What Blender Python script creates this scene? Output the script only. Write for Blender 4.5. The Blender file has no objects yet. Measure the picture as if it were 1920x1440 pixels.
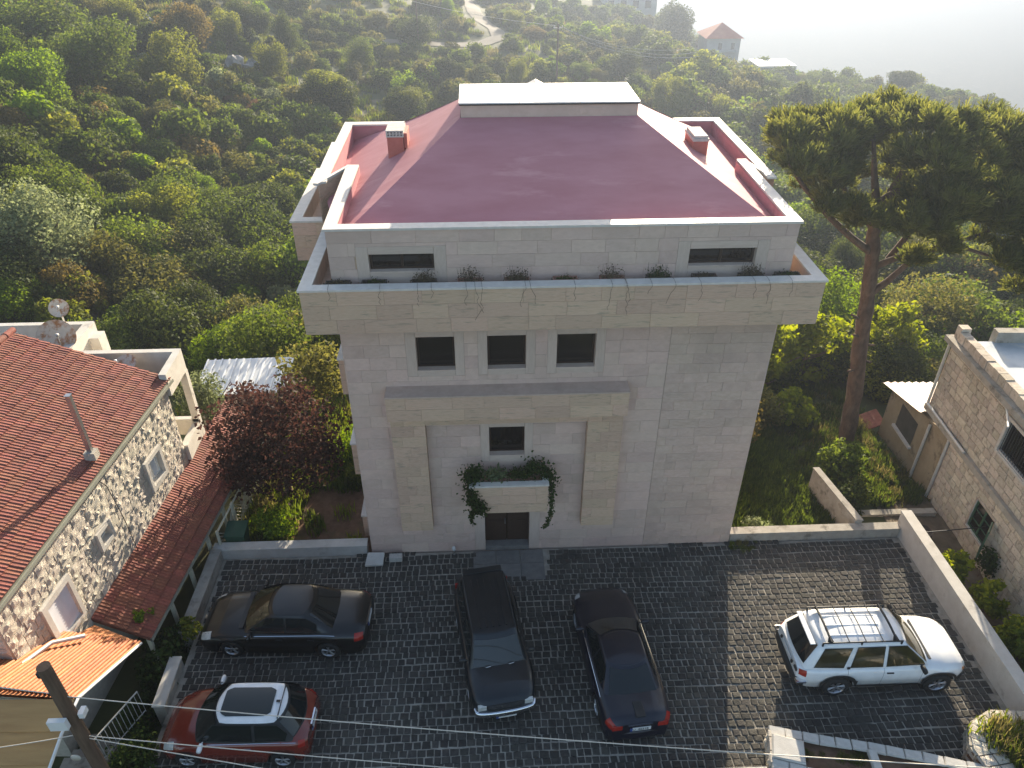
import bpy, math, random
import numpy as np
from mathutils import Vector, Matrix
S = bpy.context.scene
COL = S.collection
PI = math.pi
R = math.radians
random.seed(7)

# ------------------------------------------------------------------ camera, sky, sun, exposure
cam = bpy.data.cameras.new('camera')
cam_ob = bpy.data.objects.new('camera', cam)
COL.objects.link(cam_ob)
S.camera = cam_ob
cam.sensor_width = 36.0
cam.lens = 1417 / 1920 * 36
cam.clip_end = 20000
_y, _p = R(2.5), R(34.4)
_fw = Vector((math.sin(_y) * math.cos(_p), math.cos(_y) * math.cos(_p), -math.sin(_p)))
_rt = Vector((math.cos(_y), -math.sin(_y), 0))
_up = _rt.cross(_fw)
cam_ob.matrix_world = Matrix(((_rt.x, _up.x, -_fw.x, 0), (_rt.y, _up.y, -_fw.y, -16.95), (_rt.z, _up.z, -_fw.z, 18.0), (0, 0, 0, 1)))

SUN_AZ, SUN_EL = R(15.9), R(14.5)
world = bpy.data.worlds.new('World')
S.world = world
world.use_nodes = True
wn = world.node_tree
sky = wn.nodes.new('ShaderNodeTexSky')
sky.sky_type = 'NISHITA'
sky.sun_disc = False
sky.sun_elevation = SUN_EL
sky.sun_rotation = SUN_AZ
sky.altitude = 600
sky.air_density = 1.0
sky.dust_density = 3.0
sky.ozone_density = 0.6
wn.links.new(sky.outputs[0], wn.nodes['Background'].inputs[0])
wn.nodes['Background'].inputs[1].default_value = 0.105
sun = bpy.data.lights.new('sun', 'SUN')
sun.energy = 5.0
sun.angle = R(0.5)
sun.color = (1.0, 0.88, 0.69)
sun_ob = bpy.data.objects.new('sun', sun)
COL.objects.link(sun_ob)
_s = Vector((math.sin(SUN_AZ) * math.cos(SUN_EL), math.cos(SUN_AZ) * math.cos(SUN_EL), math.sin(SUN_EL)))
sun_ob.rotation_euler = _s.to_track_quat('Z', 'Y').to_euler()
sun_ob.location = (20, 60, 60)
S.view_settings.view_transform = 'Standard'
S.view_settings.look = 'None'
S.view_settings.gamma = 1
S.view_settings.use_curve_mapping = False
S.view_settings.exposure = 1.78
S.cycles.volume_bounces = 1
S.cycles.max_bounces = 8
S.cycles.transparent_max_bounces = 8
S.cycles.sample_clamp_indirect = 6
S.cycles.use_denoising = True
HAZE_DENSITY, HAZE_ANISO = .0017, .58

# ------------------------------------------------------------------ helpers: objects
def link(name, me, mat=None, parent=None):
    o = bpy.data.objects.new(name, me)
    COL.objects.link(o)
    if parent is not None:
        o.parent = parent
    if mat is not None and me is not None and not me.materials:
        me.materials.append(mat)
    return o

def tag(o, label, cat, group=None):
    o['label'] = label
    o['category'] = cat
    if group:
        o['group'] = group
    return o

def thing(name, label, cat, loc=(0, 0, 0), rz=0.0, group=None):
    o = bpy.data.objects.new(name, None)
    o.empty_display_size = 0.3
    COL.objects.link(o)
    o.location = loc
    o.rotation_euler = (0, 0, rz)
    return tag(o, label, cat, group)

def structure(o):
    o['kind'] = 'structure'
    return o

def stuff(o):
    o['kind'] = 'stuff'
    return o

def fast(name, V, F, smooth=False):
    """mesh from numpy vertex array and a constant-size face array"""
    V = np.asarray(V, np.float32)
    F = np.asarray(F, np.int32)
    me = bpy.data.meshes.new(name)
    n, k = F.shape
    me.vertices.add(len(V))
    me.vertices.foreach_set('co', V.ravel())
    me.loops.add(n * k)
    me.loops.foreach_set('vertex_index', F.ravel())
    me.polygons.add(n)
    me.polygons.foreach_set('loop_start', np.arange(0, n * k, k, dtype=np.int32))
    me.polygons.foreach_set('loop_total', np.full(n, k, np.int32))
    if smooth:
        me.polygons.foreach_set('use_smooth', np.ones(n, bool))
    me.update(calc_edges=True)
    return me

class MB:
    """collects shapes for one mesh object"""
    def __init__(s):
        s.v = []
        s.f = []
        s.sm = []
    def add(s, vs, fs, smooth=False):
        b = len(s.v)
        s.v += [tuple(v) for v in vs]
        s.f += [tuple(i + b for i in f) for f in fs]
        s.sm += [smooth] * len(fs)
        return s
    def box(s, x0, x1, y0, y1, z0, z1):
        vs = [(x, y, z) for z in (z0, z1) for y in (y0, y1) for x in (x0, x1)]
        return s.add(vs, [(0, 2, 3, 1), (4, 5, 7, 6), (0, 1, 5, 4), (2, 6, 7, 3), (0, 4, 6, 2), (1, 3, 7, 5)])
    def prism(s, poly, z0, z1, cap=True):
        n = len(poly)
        a = sum(poly[i][0] * poly[(i + 1) % n][1] - poly[(i + 1) % n][0] * poly[i][1] for i in range(n))
        if a < 0:
            poly = poly[::-1]
        def zz(z, i):
            return z[i] if isinstance(z, (list, tuple)) else z
        if a < 0:
            z0 = z0[::-1] if isinstance(z0, (list, tuple)) else z0
            z1 = z1[::-1] if isinstance(z1, (list, tuple)) else z1
        vs = [(p[0], p[1], zz(z0, i)) for i, p in enumerate(poly)] + [(p[0], p[1], zz(z1, i)) for i, p in enumerate(poly)]
        fs = [(i, (i + 1) % n, n + (i + 1) % n, n + i) for i in range(n)]
        if cap:
            fs += [tuple(range(n - 1, -1, -1)), tuple(range(n, 2 * n))]
        return s.add(vs, fs)
    def quad(s, a, b, c, d):
        return s.add([a, b, c, d], [(0, 1, 2, 3)])
    def tube(s, pts, r, n=8, cap=True, smooth=True):
        pts = [Vector(p) for p in pts]
        rs = r if isinstance(r, (list, tuple)) else [r] * len(pts)
        rings = []
        for i, p in enumerate(pts):
            t = (pts[min(i + 1, len(pts) - 1)] - pts[max(i - 1, 0)]).normalized()
            u = t.cross(Vector((0, 0, 1)))
            if u.length < 1e-3:
                u = Vector((1, 0, 0))
            u.normalize()
            w = t.cross(u)
            rings.append([p + (u * math.cos(2 * PI * k / n) + w * math.sin(2 * PI * k / n)) * rs[i] for k in range(n)])
        vs = [v for rg in rings for v in rg]
        fs = []
        for i in range(len(pts) - 1):
            for k in range(n):
                a, b = i * n + k, i * n + (k + 1) % n
                fs.append((a, b, b + n, a + n))
        s.add(vs, fs, smooth)
        if cap:
            s.add(rings[0], [tuple(range(n))])
            s.add(rings[-1], [tuple(range(n - 1, -1, -1))])
        return s
    def lathe(s, prof, n=20, axis='z', c=(0, 0, 0), smooth=True):
        vs = []
        for r, h in prof:
            for k in range(n):
                a = 2 * PI * k / n
                x, y = r * math.cos(a), r * math.sin(a)
                vs.append((c[0] + x, c[1] + y, c[2] + h) if axis == 'z' else (c[0] + x, c[1] + h, c[2] + y))
        fs = []
        for i in range(len(prof) - 1):
            for k in range(n):
                a, b = i * n + k, i * n + (k + 1) % n
                fs.append((a, b, b + n, a + n))
        return s.add(vs, fs, smooth)
    def mesh(s, name):
        me = bpy.data.meshes.new(name)
        me.from_pydata(s.v, [], s.f)
        me.polygons.foreach_set('use_smooth', s.sm)
        me.update()
        return me
    def build(s, name, mat, parent=None):
        """vertices are world coordinates; under an unrotated parent they are shifted to stay there"""
        o = link(name, s.mesh(name), mat, parent)
        if parent is not None and parent.rotation_euler.z == 0 and not parent.get('localparts'):
            o.location = -Vector(parent.location) if parent.parent is None else (0, 0, 0)
        return o

def copy_thing(o, parent=None):
    c = o.copy()
    COL.objects.link(c)
    c.parent = parent
    for ch in o.children:
        copy_thing(ch, c)
    return c

# ------------------------------------------------------------------ helpers: materials
def pm(name, c1, c2=None, scale=4.0, rough=0.8, var=0.0, bump=0.0, bscale=30.0, metal=0.0, spec=0.4, coat=0.0, c3=None, s3=0.7, hue=0.0, lo=0.35, hi=0.65, stretch=None, c3lo=0.55, world=None):
    m = bpy.data.materials.new(name)
    m.use_nodes = True
    t = m.node_tree
    N, L = t.nodes.new, t.links.new
    b = t.nodes['Principled BSDF']
    b.inputs['Roughness'].default_value = rough
    b.inputs['Metallic'].default_value = metal
    b.inputs['Specular IOR Level'].default_value = spec
    b.inputs['Coat Weight'].default_value = coat
    b.inputs['Coat Roughness'].default_value = 0.05
    co = N('ShaderNodeTexCoord')
    src = co.outputs['Object']
    if stretch:
        mp = N('ShaderNodeMapping')
        mp.inputs['Scale'].default_value = stretch
        L(src, mp.inputs[0])
        src = mp.outputs[0]
    rnd = N('ShaderNodeMath')
    rnd.operation = 'ADD'
    oi, ge = N('ShaderNodeObjectInfo'), N('ShaderNodeNewGeometry')
    L(oi.outputs['Random'], rnd.inputs[0])
    L(ge.outputs['Random Per Island'], rnd.inputs[1])
    fr = N('ShaderNodeMath')
    fr.operation = 'FRACT'
    L(rnd.outputs[0], fr.inputs[0])
    if var or hue:      # shift the noise from piece to piece too
        ad = N('ShaderNodeVectorMath')
        ad.operation = 'ADD'
        sc = N('ShaderNodeVectorMath')
        sc.operation = 'SCALE'
        sc.inputs[0].default_value = (13.7, 7.3, 29.1)
        L(fr.outputs[0], sc.inputs['Scale'])
        L(src, ad.inputs[0])
        L(sc.outputs[0], ad.inputs[1])
        src = ad.outputs[0]
    col = None
    if c2 is not None:
        n1 = N('ShaderNodeTexNoise')
        n1.inputs['Scale'].default_value = scale
        n1.inputs['Detail'].default_value = 6
        n1.inputs['Roughness'].default_value = 0.6
        L(src, n1.inputs['Vector'])
        rp = N('ShaderNodeValToRGB')
        rp.color_ramp.elements[0].position = lo
        rp.color_ramp.elements[1].position = hi
        rp.color_ramp.elements[0].color = (*c1, 1)
        rp.color_ramp.elements[1].color = (*c2, 1)
        L(n1.outputs['Fac'], rp.inputs[0])
        col = rp.outputs[0]
        if c3 is not None:
            n3 = N('ShaderNodeTexNoise')
            n3.inputs['Scale'].default_value = s3
            n3.inputs['Detail'].default_value = 8
            n3.inputs['Roughness'].default_value = 0.65
            L(src, n3.inputs['Vector'])
            r3 = N('ShaderNodeValToRGB')
            r3.color_ramp.elements[0].position = c3lo
            r3.color_ramp.elements[1].position = c3lo + 0.12
            r3.color_ramp.elements[0].color = (0, 0, 0, 1)
            L(n3.outputs['Fac'], r3.inputs[0])
            mx = N('ShaderNodeMix')
            mx.data_type = 'RGBA'
            L(r3.outputs[0], mx.inputs[0])
            L(col, mx.inputs[6])
            mx.inputs[7].default_value = (*c3, 1)
            col = mx.outputs[2]
    if world is not None and col is not None:      # wear and dust that runs across the pieces
        nw = N('ShaderNodeTexNoise')
        nw.inputs['Scale'].default_value = world[0]
        nw.inputs['Detail'].default_value = 7
        nw.inputs['Roughness'].default_value = 0.68
        L(ge.outputs['Position'], nw.inputs['Vector'])
        rw = N('ShaderNodeValToRGB')
        rw.color_ramp.elements[0].position = world[2] - .08
        rw.color_ramp.elements[1].position = world[2] + .12
        rw.color_ramp.elements[0].color = (0, 0, 0, 1)
        rw.color_ramp.elements[1].color = (.8, .8, .8, 1)
        L(nw.outputs['Fac'], rw.inputs[0])
        mw = N('ShaderNodeMix')
        mw.data_type = 'RGBA'
        L(rw.outputs[0], mw.inputs[0])
        L(col, mw.inputs[6])
        mw.inputs[7].default_value = (*world[1], 1)
        col = mw.outputs[2]
    if var or hue:
        hs = N('ShaderNodeHueSaturation')
        if col is None:
            hs.inputs['Color'].default_value = (*c1, 1)
        else:
            L(col, hs.inputs['Color'])
        mr = N('ShaderNodeMapRange')
        mr.inputs[3].default_value = 1 - var
        mr.inputs[4].default_value = 1 + var
        L(fr.outputs[0], mr.inputs[0])
        L(mr.outputs[0], hs.inputs['Value'])
        if hue:
            f2 = N('ShaderNodeMath')
            f2.operation = 'MULTIPLY'
            f2.inputs[1].default_value = 7.31
            f3 = N('ShaderNodeMath')
            f3.operation = 'FRACT'
            L(fr.outputs[0], f2.inputs[0])
            L(f2.outputs[0], f3.inputs[0])
            m2 = N('ShaderNodeMapRange')
            m2.inputs[3].default_value = 0.5 - hue
            m2.inputs[4].default_value = 0.5 + hue
            L(f3.outputs[0], m2.inputs[0])
            L(m2.outputs[0], hs.inputs['Hue'])
        col = hs.outputs[0]
    if col is None:
        b.inputs['Base Color'].default_value = (*c1, 1)
    else:
        L(col, b.inputs['Base Color'])
    if bump:
        nb = N('ShaderNodeTexNoise')
        nb.inputs['Scale'].default_value = bscale
        nb.inputs['Detail'].default_value = 5
        L(src, nb.inputs['Vector'])
        bp = N('ShaderNodeBump')
        bp.inputs['Strength'].default_value = bump
        bp.inputs['Distance'].default_value = 0.02
        L(nb.outputs['Fac'], bp.inputs['Height'])
        L(bp.outputs[0], b.inputs['Normal'])
    return m

def leafm(name, c1, c2, trans=0.4, var=0.25, tcol=None):
    """leaf material: per-leaf colour from the attribute lv, some light passing through"""
    m = bpy.data.materials.new(name)
    m.use_nodes = True
    t = m.node_tree
    N, L = t.nodes.new, t.links.new
    b = t.nodes['Principled BSDF']
    b.inputs['Roughness'].default_value = 0.7
    b.inputs['Specular IOR Level'].default_value = 0.08
    at = N('ShaderNodeAttribute')
    at.attribute_name = 'lv'
    rp = N('ShaderNodeValToRGB')
    rp.color_ramp.elements[0].color = (*c1, 1)
    rp.color_ramp.elements[1].color = (*c2, 1)
    L(at.outputs['Fac'], rp.inputs[0])
    oi = N('ShaderNodeObjectInfo')
    mr = N('ShaderNodeMapRange')
    mr.inputs[3].default_value = 1 - var
    mr.inputs[4].default_value = 1 + var
    L(oi.outputs['Random'], mr.inputs[0])
    hs = N('ShaderNodeHueSaturation')
    L(rp.outputs[0], hs.inputs['Color'])
    L(mr.outputs[0], hs.inputs['Value'])
    L(hs.outputs[0], b.inputs['Base Color'])
    tr = N('ShaderNodeBsdfTranslucent')
    hs2 = N('ShaderNodeHueSaturation')
    hs2.inputs['Hue'].default_value = 0.485
    hs2.inputs['Saturation'].default_value = 1.1
    hs2.inputs['Value'].default_value = 1.9
    L(hs.outputs[0], hs2.inputs['Color'])
    L(hs2.outputs[0], tr.inputs['Color'])
    mx = N('ShaderNodeMixShader')
    mx.inputs[0].default_value = trans
    L(b.outputs[0], mx.inputs[1])
    L(tr.outputs[0], mx.inputs[2])
    L(mx.outputs[0], t.nodes['Material Output'].inputs[0])
    return m

# ------------------------------------------------------------------ helpers: pieces (stones, tiles, setts)
def unit_slab(bev=0.02, jit=0.0, seed=0, bevx=None):
    """unit piece, x and z in -.5.. .5, back at y=0, face at y=-1 (chamfered)"""
    r = random.Random(seed)
    bx = bev if bevx is None else bevx
    j = lambda: r.uniform(-jit, jit)
    c = [(-.5, -.5), (.5, -.5), (.5, .5), (-.5, .5)]
    o = [(x + j(), z + j()) for x, z in c]
    i = [(x - math.copysign(bx, x) + j(), z - math.copysign(bev, z) + j()) for x, z in c]
    vs = [(x, 0, z) for x, z in o] + [(x, -.55, z) for x, z in o] + [(x, -1 + r.uniform(0, jit * 4), z) for x, z in i]
    fs = [(8, 9, 10, 11)]
    for k in range(4):
        n = (k + 1) % 4
        fs += [(k, n, 4 + n, 4 + k), (4 + k, 4 + n, 8 + n, 8 + k)]
    return vs, fs

def unit_rock(seed=0, amp=0.5, n=4, bev=0.05):
    """rock-faced block: rough protruding face"""
    r = random.Random(seed)
    vs, fs = [], []
    for k in range(n + 1):
        for i in range(n + 1):
            x, z = -.5 + i / n, -.5 + k / n
            e = i in (0, n) or k in (0, n)
            if e:
                vs.append((x * (1 - bev), -.45, z * (1 - bev)))
            else:
                vs.append((x + r.uniform(-.06, .06), -r.uniform(1 - amp, 1.0) * (0.75 if (i in (1, n - 1) or k in (1, n - 1)) else 1), z + r.uniform(-.06, .06)))
    for k in range(n):
        for i in range(n):
            a = k * (n + 1) + i
            fs.append((a, a + 1, a + n + 2, a + n + 1))
    ring = [i for i in range(n + 1)] + [k * (n + 1) + n for k in range(1, n + 1)] + [n * (n + 1) + i for i in range(n - 1, -1, -1)] + [k * (n + 1) for k in range(n - 1, 0, -1)]
    b = len(vs)
    for q in ring:
        vs.append((vs[q][0], 0, vs[q][2]))
    m = len(ring)
    for k in range(m):
        fs.append((b + k, b + (k + 1) % m, ring[(k + 1) % m], ring[k]))
    return vs, fs

CAM = Vector((0, -16.95, 18.0))
def pieces(name, stuff_name, parent, mat, units, mats, limit=300, smooth=False, off=None):
    """mats: world matrices of unit pieces; the nearest `limit` become parts, the rest one joined part"""
    items = [(M, random.randrange(len(units))) for M in mats]
    items.sort(key=lambda it: (it[0].translation - CAM).length - 4 * (it[0].col[0].length * it[0].col[2].length))
    meshes = []
    for k, (vs, fs) in enumerate(units):
        me = bpy.data.meshes.new(name)
        me.from_pydata(vs, [], fs)
        if smooth:
            me.polygons.foreach_set('use_smooth', [True] * len(fs))
        me.materials.append(mat)
        meshes.append(me)
    inv = parent.matrix_basis.inverted() if parent.parent is None else (parent.parent.matrix_basis @ parent.matrix_basis).inverted()
    for M, k in items[:limit]:
        o = bpy.data.objects.new(name, meshes[k])
        COL.objects.link(o)
        o.parent = parent
        o.matrix_basis = inv @ M
    rest = items[limit:]
    if rest:
        mb = MB()
        for M, k in rest:
            vs, fs = units[k]
            W = inv @ M
            mb.add([W @ Vector(v) for v in vs], fs, smooth)
        o = link(stuff_name, mb.mesh(stuff_name), mat, parent)
        stuff(o)

def frame_m(o, ux, uz, uy=None):
    """matrix with origin o, x axis ux, z axis uz (y into the wall)"""
    ux, uz = Vector(ux).normalized(), Vector(uz).normalized()
    uy = uz.cross(ux)
    return Matrix(((ux.x, uy.x, uz.x, o[0]), (ux.y, uy.y, uz.y, o[1]), (ux.z, uy.z, uz.z, o[2]), (0, 0, 0, 1)))

def subtract(rects, hole):
    out = []
    hx0, hx1, hz0, hz1 = hole
    for x0, x1, z0, z1 in rects:
        if hx1 <= x0 or hx0 >= x1 or hz1 <= z0 or hz0 >= z1:
            out.append((x0, x1, z0, z1))
            continue
        a, b = max(x0, hx0), min(x1, hx1)
        if z0 < hz0:
            out.append((a, b, z0, hz0))
        if hz1 < z1:
            out.append((a, b, hz1, z1))
        if x0 < a:
            out.append((x0, a, z0, z1))
        if b < x1:
            out.append((b, x1, z0, z1))
    return [q for q in out if q[1] - q[0] > 0.035 and q[3] - q[2] > 0.035]

def courses(x0, x1, z0, z1, h, w, holes=(), jit=0.25, rnd=random):
    """rectangles of a coursed wall with openings cut out"""
    out = []
    n = max(1, round((z1 - z0) / h))
    hh = (z1 - z0) / n
    for k in range(n):
        x = x0
        first = True
        while x < x1 - 0.02:
            ww = w * (1 + rnd.uniform(-jit, jit))
            if first:
                ww *= 0.55 if k % 2 else 1.0
                first = False
            xe = min(x1, x + ww)
            if x1 - xe < w * 0.35:
                xe = x1
            rs = [(x, xe, z0 + k * hh, z0 + (k + 1) * hh)]
            for ho in holes:
                rs = subtract(rs, ho)
            out += rs
            x = xe
    return out

def slab_mats(F, rects, th, gap=0.006, thj=0.0):
    ms = []
    for a, b, c, d in rects:
        t = th * (1 + random.uniform(-thj, thj))
        ms.append(F @ Matrix.Translation(((a + b) / 2, 0, (c + d) / 2)) @ Matrix.Diagonal((b - a - gap, t, d - c - gap, 1)))
    return ms

def wall_quads(mb, F, x0, x1, z0, z1, holes):
    rs = [(x0, x1, z0, z1)]
    for h in holes:
        rs = subtract(rs, h)
    for a, b, c, d in rs:
        mb.quad(F @ Vector((a, 0, c)), F @ Vector((b, 0, c)), F @ Vector((b, 0, d)), F @ Vector((a, 0, d)))

# ------------------------------------------------------------------ materials
M = {}
M['stone_light'] = pm('stone_light', (.575, .415, .335), (.63, .465, .38), 5, .75, var=.07, bump=.25, bscale=60, hue=.006, c3=(.53, .385, .31), s3=1.3, world=(.4, (.50, .37, .30), .56))
M['stone_warm'] = pm('stone_warm', (.54, .365, .25), (.61, .43, .305), 6, .75, var=.08, bump=.25, bscale=60, hue=.006, c3=(.37, .29, .20), s3=2.0, stretch=(1, 1, 3))
M['stone_grey'] = pm('stone_grey', (.52, .38, .30), (.585, .44, .355), 5, .78, var=.065, bump=.3, bscale=50, hue=.005, c3=(.47, .35, .275), s3=1.4, world=(.35, (.44, .335, .265), .56))
M['stone_trim'] = pm('stone_trim', (.52, .40, .32), (.58, .455, .375), 5, .7, var=.05, bump=.15, bscale=60)
M['coping'] = pm('coping', (.56, .51, .45), (.64, .59, .53), 5, .6, var=.04, bump=.15, bscale=60)
M['mortar'] = pm('mortar', (.38, .29, .235), (.44, .34, .28), 8, .9)
M['roof_red'] = pm('roof_red', (.415, .155, .172), (.475, .198, .215), 1.1, .72, bump=.12, bscale=14, c3=(.52, .24, .245), s3=.8, spec=.25, stretch=(.45, 1.2, 1), c3lo=.56)
M['chimney_red'] = pm('chimney_red', (.40, .10, .075), (.45, .13, .10), 5, .7, bump=.2)
M['block'] = pm('block', (.42, .39, .35), (.52, .49, .44), 14, .9, bump=.4, bscale=50)
M['white_panel'] = pm('white_panel', (.78, .78, .77), (.82, .82, .80), 2, .22, spec=.6)
M['white_panel_edge'] = pm('white_panel_edge', (.70, .70, .69), rough=.4)
M['brown_frame'] = pm('brown_frame', (.035, .018, .011), rough=.35)
M['glass_dark'] = pm('glass_dark', (.012, .008, .006), rough=.06, spec=.5)
M['door_wood'] = pm('door_wood', (.04, .022, .014), (.055, .03, .02), 8, .5, stretch=(8, 1, 1))
M['dark_metal'] = pm('dark_metal', (.03, .03, .032), rough=.45, metal=.6)
M['basalt'] = pm('basalt', (.034, .031, .027), (.066, .060, .051), 9, .92, var=.25, bump=.6, bscale=26, hue=.02, c3=(.085, .075, .06), s3=14, c3lo=.6, world=(.45, (.075, .067, .055), .56))
M['joint'] = pm('joint', (.25, .225, .185), (.37, .335, .28), 5, .95, bump=.5, bscale=30, c3=(.07, .07, .06), s3=.6)
M['flag'] = pm('flag', (.15, .14, .13), (.20, .19, .175), 4, .8, var=.08, bump=.3)
M['concrete'] = pm('concrete', (.30, .27, .225), (.40, .365, .31), 3, .9, bump=.4, bscale=25, c3=(.17, .15, .12), s3=2.2)
M['concrete_light'] = pm('concrete_light', (.48, .45, .40), (.56, .53, .48), 3, .88, bump=.25, bscale=25, c3=(.34, .31, .27), s3=1.8, c3lo=.6)
M['plaster'] = pm('plaster', (.26, .20, .12), (.32, .255, .165), 1.6, .92, bump=.35, bscale=22, c3=(.12, .095, .065), s3=1.1)
M['white_paint'] = pm('white_paint', (.72, .70, .66), (.78, .76, .72), 3, .7, bump=.1, c3=(.58, .55, .50), s3=1.5, c3lo=.62)
M['mortar_pale'] = pm('mortar_pale', (.44, .39, .31), (.52, .46, .38), 8, .95, bump=.5)
M['rough_stone'] = pm('rough_stone', (.46, .40, .32), (.62, .56, .47), 7, .9, var=.11, bump=1.0, bscale=16, hue=.012, c3=(.33, .28, .215), s3=7, c3lo=.58)
M['block_stone'] = pm('block_stone', (.45, .38, .29), (.56, .485, .385), 5, .88, var=.16, bump=.55, bscale=22, hue=.012, c3=(.25, .21, .165), s3=4)
M['tile_red'] = pm('tile_red', (.165, .048, .030), (.235, .078, .050), 5, .8, var=.16, bump=.2, bscale=30, hue=.008, c3=(.20, .09, .07), s3=3, c3lo=.6)
M['tile_orange'] = pm('tile_orange', (.36, .125, .048), (.43, .165, .07), 5, .7, var=.12, bump=.2, hue=.008)
M['steel'] = pm('steel', (.42, .42, .42), rough=.35, metal=.9)
M['galv'] = pm('galv', (.50, .49, .46), (.60, .59, .56), 6, .5, metal=.3, c3=(.38, .30, .22), s3=3, c3lo=.62)
M['corrugated'] = pm('corrugated', (.50, .42, .36), (.62, .54, .47), 3, .6, c3=(.36, .20, .13), s3=2, c3lo=.54)
M['gutter'] = pm('gutter', (.25, .25, .20), (.30, .30, .24), 3, .6)
M['trellis'] = pm('trellis', (.50, .47, .36), (.58, .55, .43), 5, .7)
M['soil'] = pm('soil', (.13, .07, .04), (.20, .115, .07), 5, .95, bump=.9, bscale=9, c3=(.10, .085, .04), s3=.8)
M['bark'] = pm('bark', (.10, .065, .043), (.17, .115, .08), 6, .95, bump=1.0, bscale=12, stretch=(1, 1, .3))
M['bark_pine'] = pm('bark_pine', (.075, .045, .030), (.14, .092, .062), 5, .95, bump=1.0, bscale=9, c3=(.07, .045, .03), s3=7, stretch=(1, 1, .45))
M['wood_pole'] = pm('wood_pole', (.10, .062, .038), (.15, .095, .06), 4, .9, bump=.5, stretch=(4, 4, .4))
M['wire'] = pm('wire', (.55, .50, .42), rough=.5)
M['rock'] = pm('rock', (.22, .21, .20), (.36, .35, .33), 1.5, .9, bump=1, bscale=4)
M['road'] = pm('road', (.15, .13, .10), (.21, .185, .145), .4, .95)

# ------------------------------------------------------------------ terrain
TC = [(-6,2,-.2),(-6,7,-.7),(-7,13,-2),(2,14,-2.5),(9,2,-.7),(10,8,-1.2),(12,5,-.9),(17,10,-1.6),(18,2,-1),(19,-6,-1),(16,-8,-1),(-11,6,-.9),(-15,0,-1.2),(-10,-6,-.6),(-16,-10,-.8),(0,-12,-.3),(10,-14,-.3),(-8,-14,-.3),(2,5,-1.2),(24,6,-2.6),(-22,8,-.8),(13,14,-2.6),(4,-5,-.3),(-5,-5,-.3),(11,-4,-.3),(-18.1,21.6,-2),(-22.7,20.6,.5),(-16.5,32.5,-2.5),(-27.4,28.8,2),(-25,38.4,.5),(-20.6,50.1,-1),(-13.4,46.1,-3.5),(-16.6,66.9,-2),(-32.1,66,1.5),(-35.8,47.9,4),(-45.3,69.3,6),(-38.5,87.2,4),(-22.2,103.4,1),(-19.8,87.2,-1),(-6.9,97.8,-2),(2.8,100.2,-2.5),(-6.3,84,-3),(7.4,88.2,-4),(18.6,120.9,-5),(3.8,136.6,-3),(23.8,161.5,-6),(40.6,163.1,-10),(27,99.3,-6.5),(21.1,84.7,-6),(29.8,82.9,-7),(36.6,83.9,-8),(38.9,77.6,-9),(37.9,105.7,-9.5),(34.6,54,-8),(26.1,23.4,-4),(27.6,17.7,-3),(41,38.5,-7),(33.8,42.1,-7),(50.2,154.9,-17),(36.4,136.8,-12),(64.6,158.7,-19),(72.5,144.5,-20),(85.3,135.1,-21),(95.8,126.8,-21),(96.6,117.8,-21),(54.9,124.2,-17),(57.9,106.8,-17),(59.7,86.7,-14),(60.7,70.3,-11),(-60,0,5),(-90,60,9),(-70,120,11),(-20,200,8),(-120,120,14),(-40,-40,3),(-100,-40,9),(0,-50,0),(40,-40,-6),(70,-10,-14),(60,20,-13),(85,50,-24),(100,90,-32),(110,140,-45),(70,180,-36),(30,230,-14),(-60,230,12),(150,20,-50),(0,260,0)]
_A = np.array(TC, float)
def _tk(r):
    return np.where(r > 0, r * r * np.log(r + 1e-9), 0) / 1000
_n = len(_A)
_r = np.linalg.norm(_A[:, None, :2] - _A[None, :, :2], axis=2)
_Pm = np.c_[np.ones(_n), _A[:, :2]]
_W = np.linalg.solve(np.block([[_tk(_r) + .015 * np.eye(_n), _Pm], [_Pm.T, np.zeros((3, 3))]]), np.r_[_A[:, 2], 0, 0, 0])

def ground(x, y):
    """terrain height (arrays or numbers)"""
    x0 = np.atleast_1d(np.asarray(x, float)).ravel()
    y0 = np.atleast_1d(np.asarray(y, float)).ravel()
    h = _tk(np.hypot(x0[:, None] - _A[:, 0], y0[:, None] - _A[:, 1])) @ _W[:-3] + _W[-3] + _W[-2] * x0 + _W[-1] * y0
    d = np.hypot(x0 - 10, y0 - 70)
    w = np.clip((d - 150) / 130, 0, 1)
    w = w * w * (3 - 2 * w)
    q = np.clip((x0 * .9 + (y0 - 150) * .5 + 60) / 300, 0, 1)
    far = 9 - 157 * q * q * (3 - 2 * q)
    h = np.clip(h, -60, 14) * (1 - w) + far * w
    rug = .25 * np.sin(x0 * .31 + 1.3 * np.sin(y0 * .17)) * np.sin(y0 * .27 + 1.1 * np.sin(x0 * .13)) * np.clip((np.hypot(x0 - 2, y0) - 22) / 20, 0, 1)
    return np.maximum(h + rug, -149)

def gz(x, y):
    return float(ground(x, y)[0])

def leaf_quads(P, Nr, size, elong, rng):
    n = len(P)
    a = rng.normal(size=(n, 3))
    t = np.cross(Nr, a)
    t /= np.linalg.norm(t, axis=1, keepdims=True) + 1e-9
    b = np.cross(Nr, t)
    s = size[:, None] if isinstance(size, np.ndarray) else size
    V = np.stack([P - t * s * elong, P - b * s * .55 + t * s * .15, P + t * s * elong, P + b * s * .55 + t * s * .15], 1).reshape(-1, 3)
    F = np.arange(n * 4).reshape(-1, 4)
    return V, F

def leaf_mesh(name, V, F, lv, mat):
    me = fast(name, V, F)
    at = me.attributes.new('lv', 'FLOAT', 'FACE')
    at.data.foreach_set('value', np.asarray(lv, np.float32))
    me.materials.append(mat)
    return me

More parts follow.
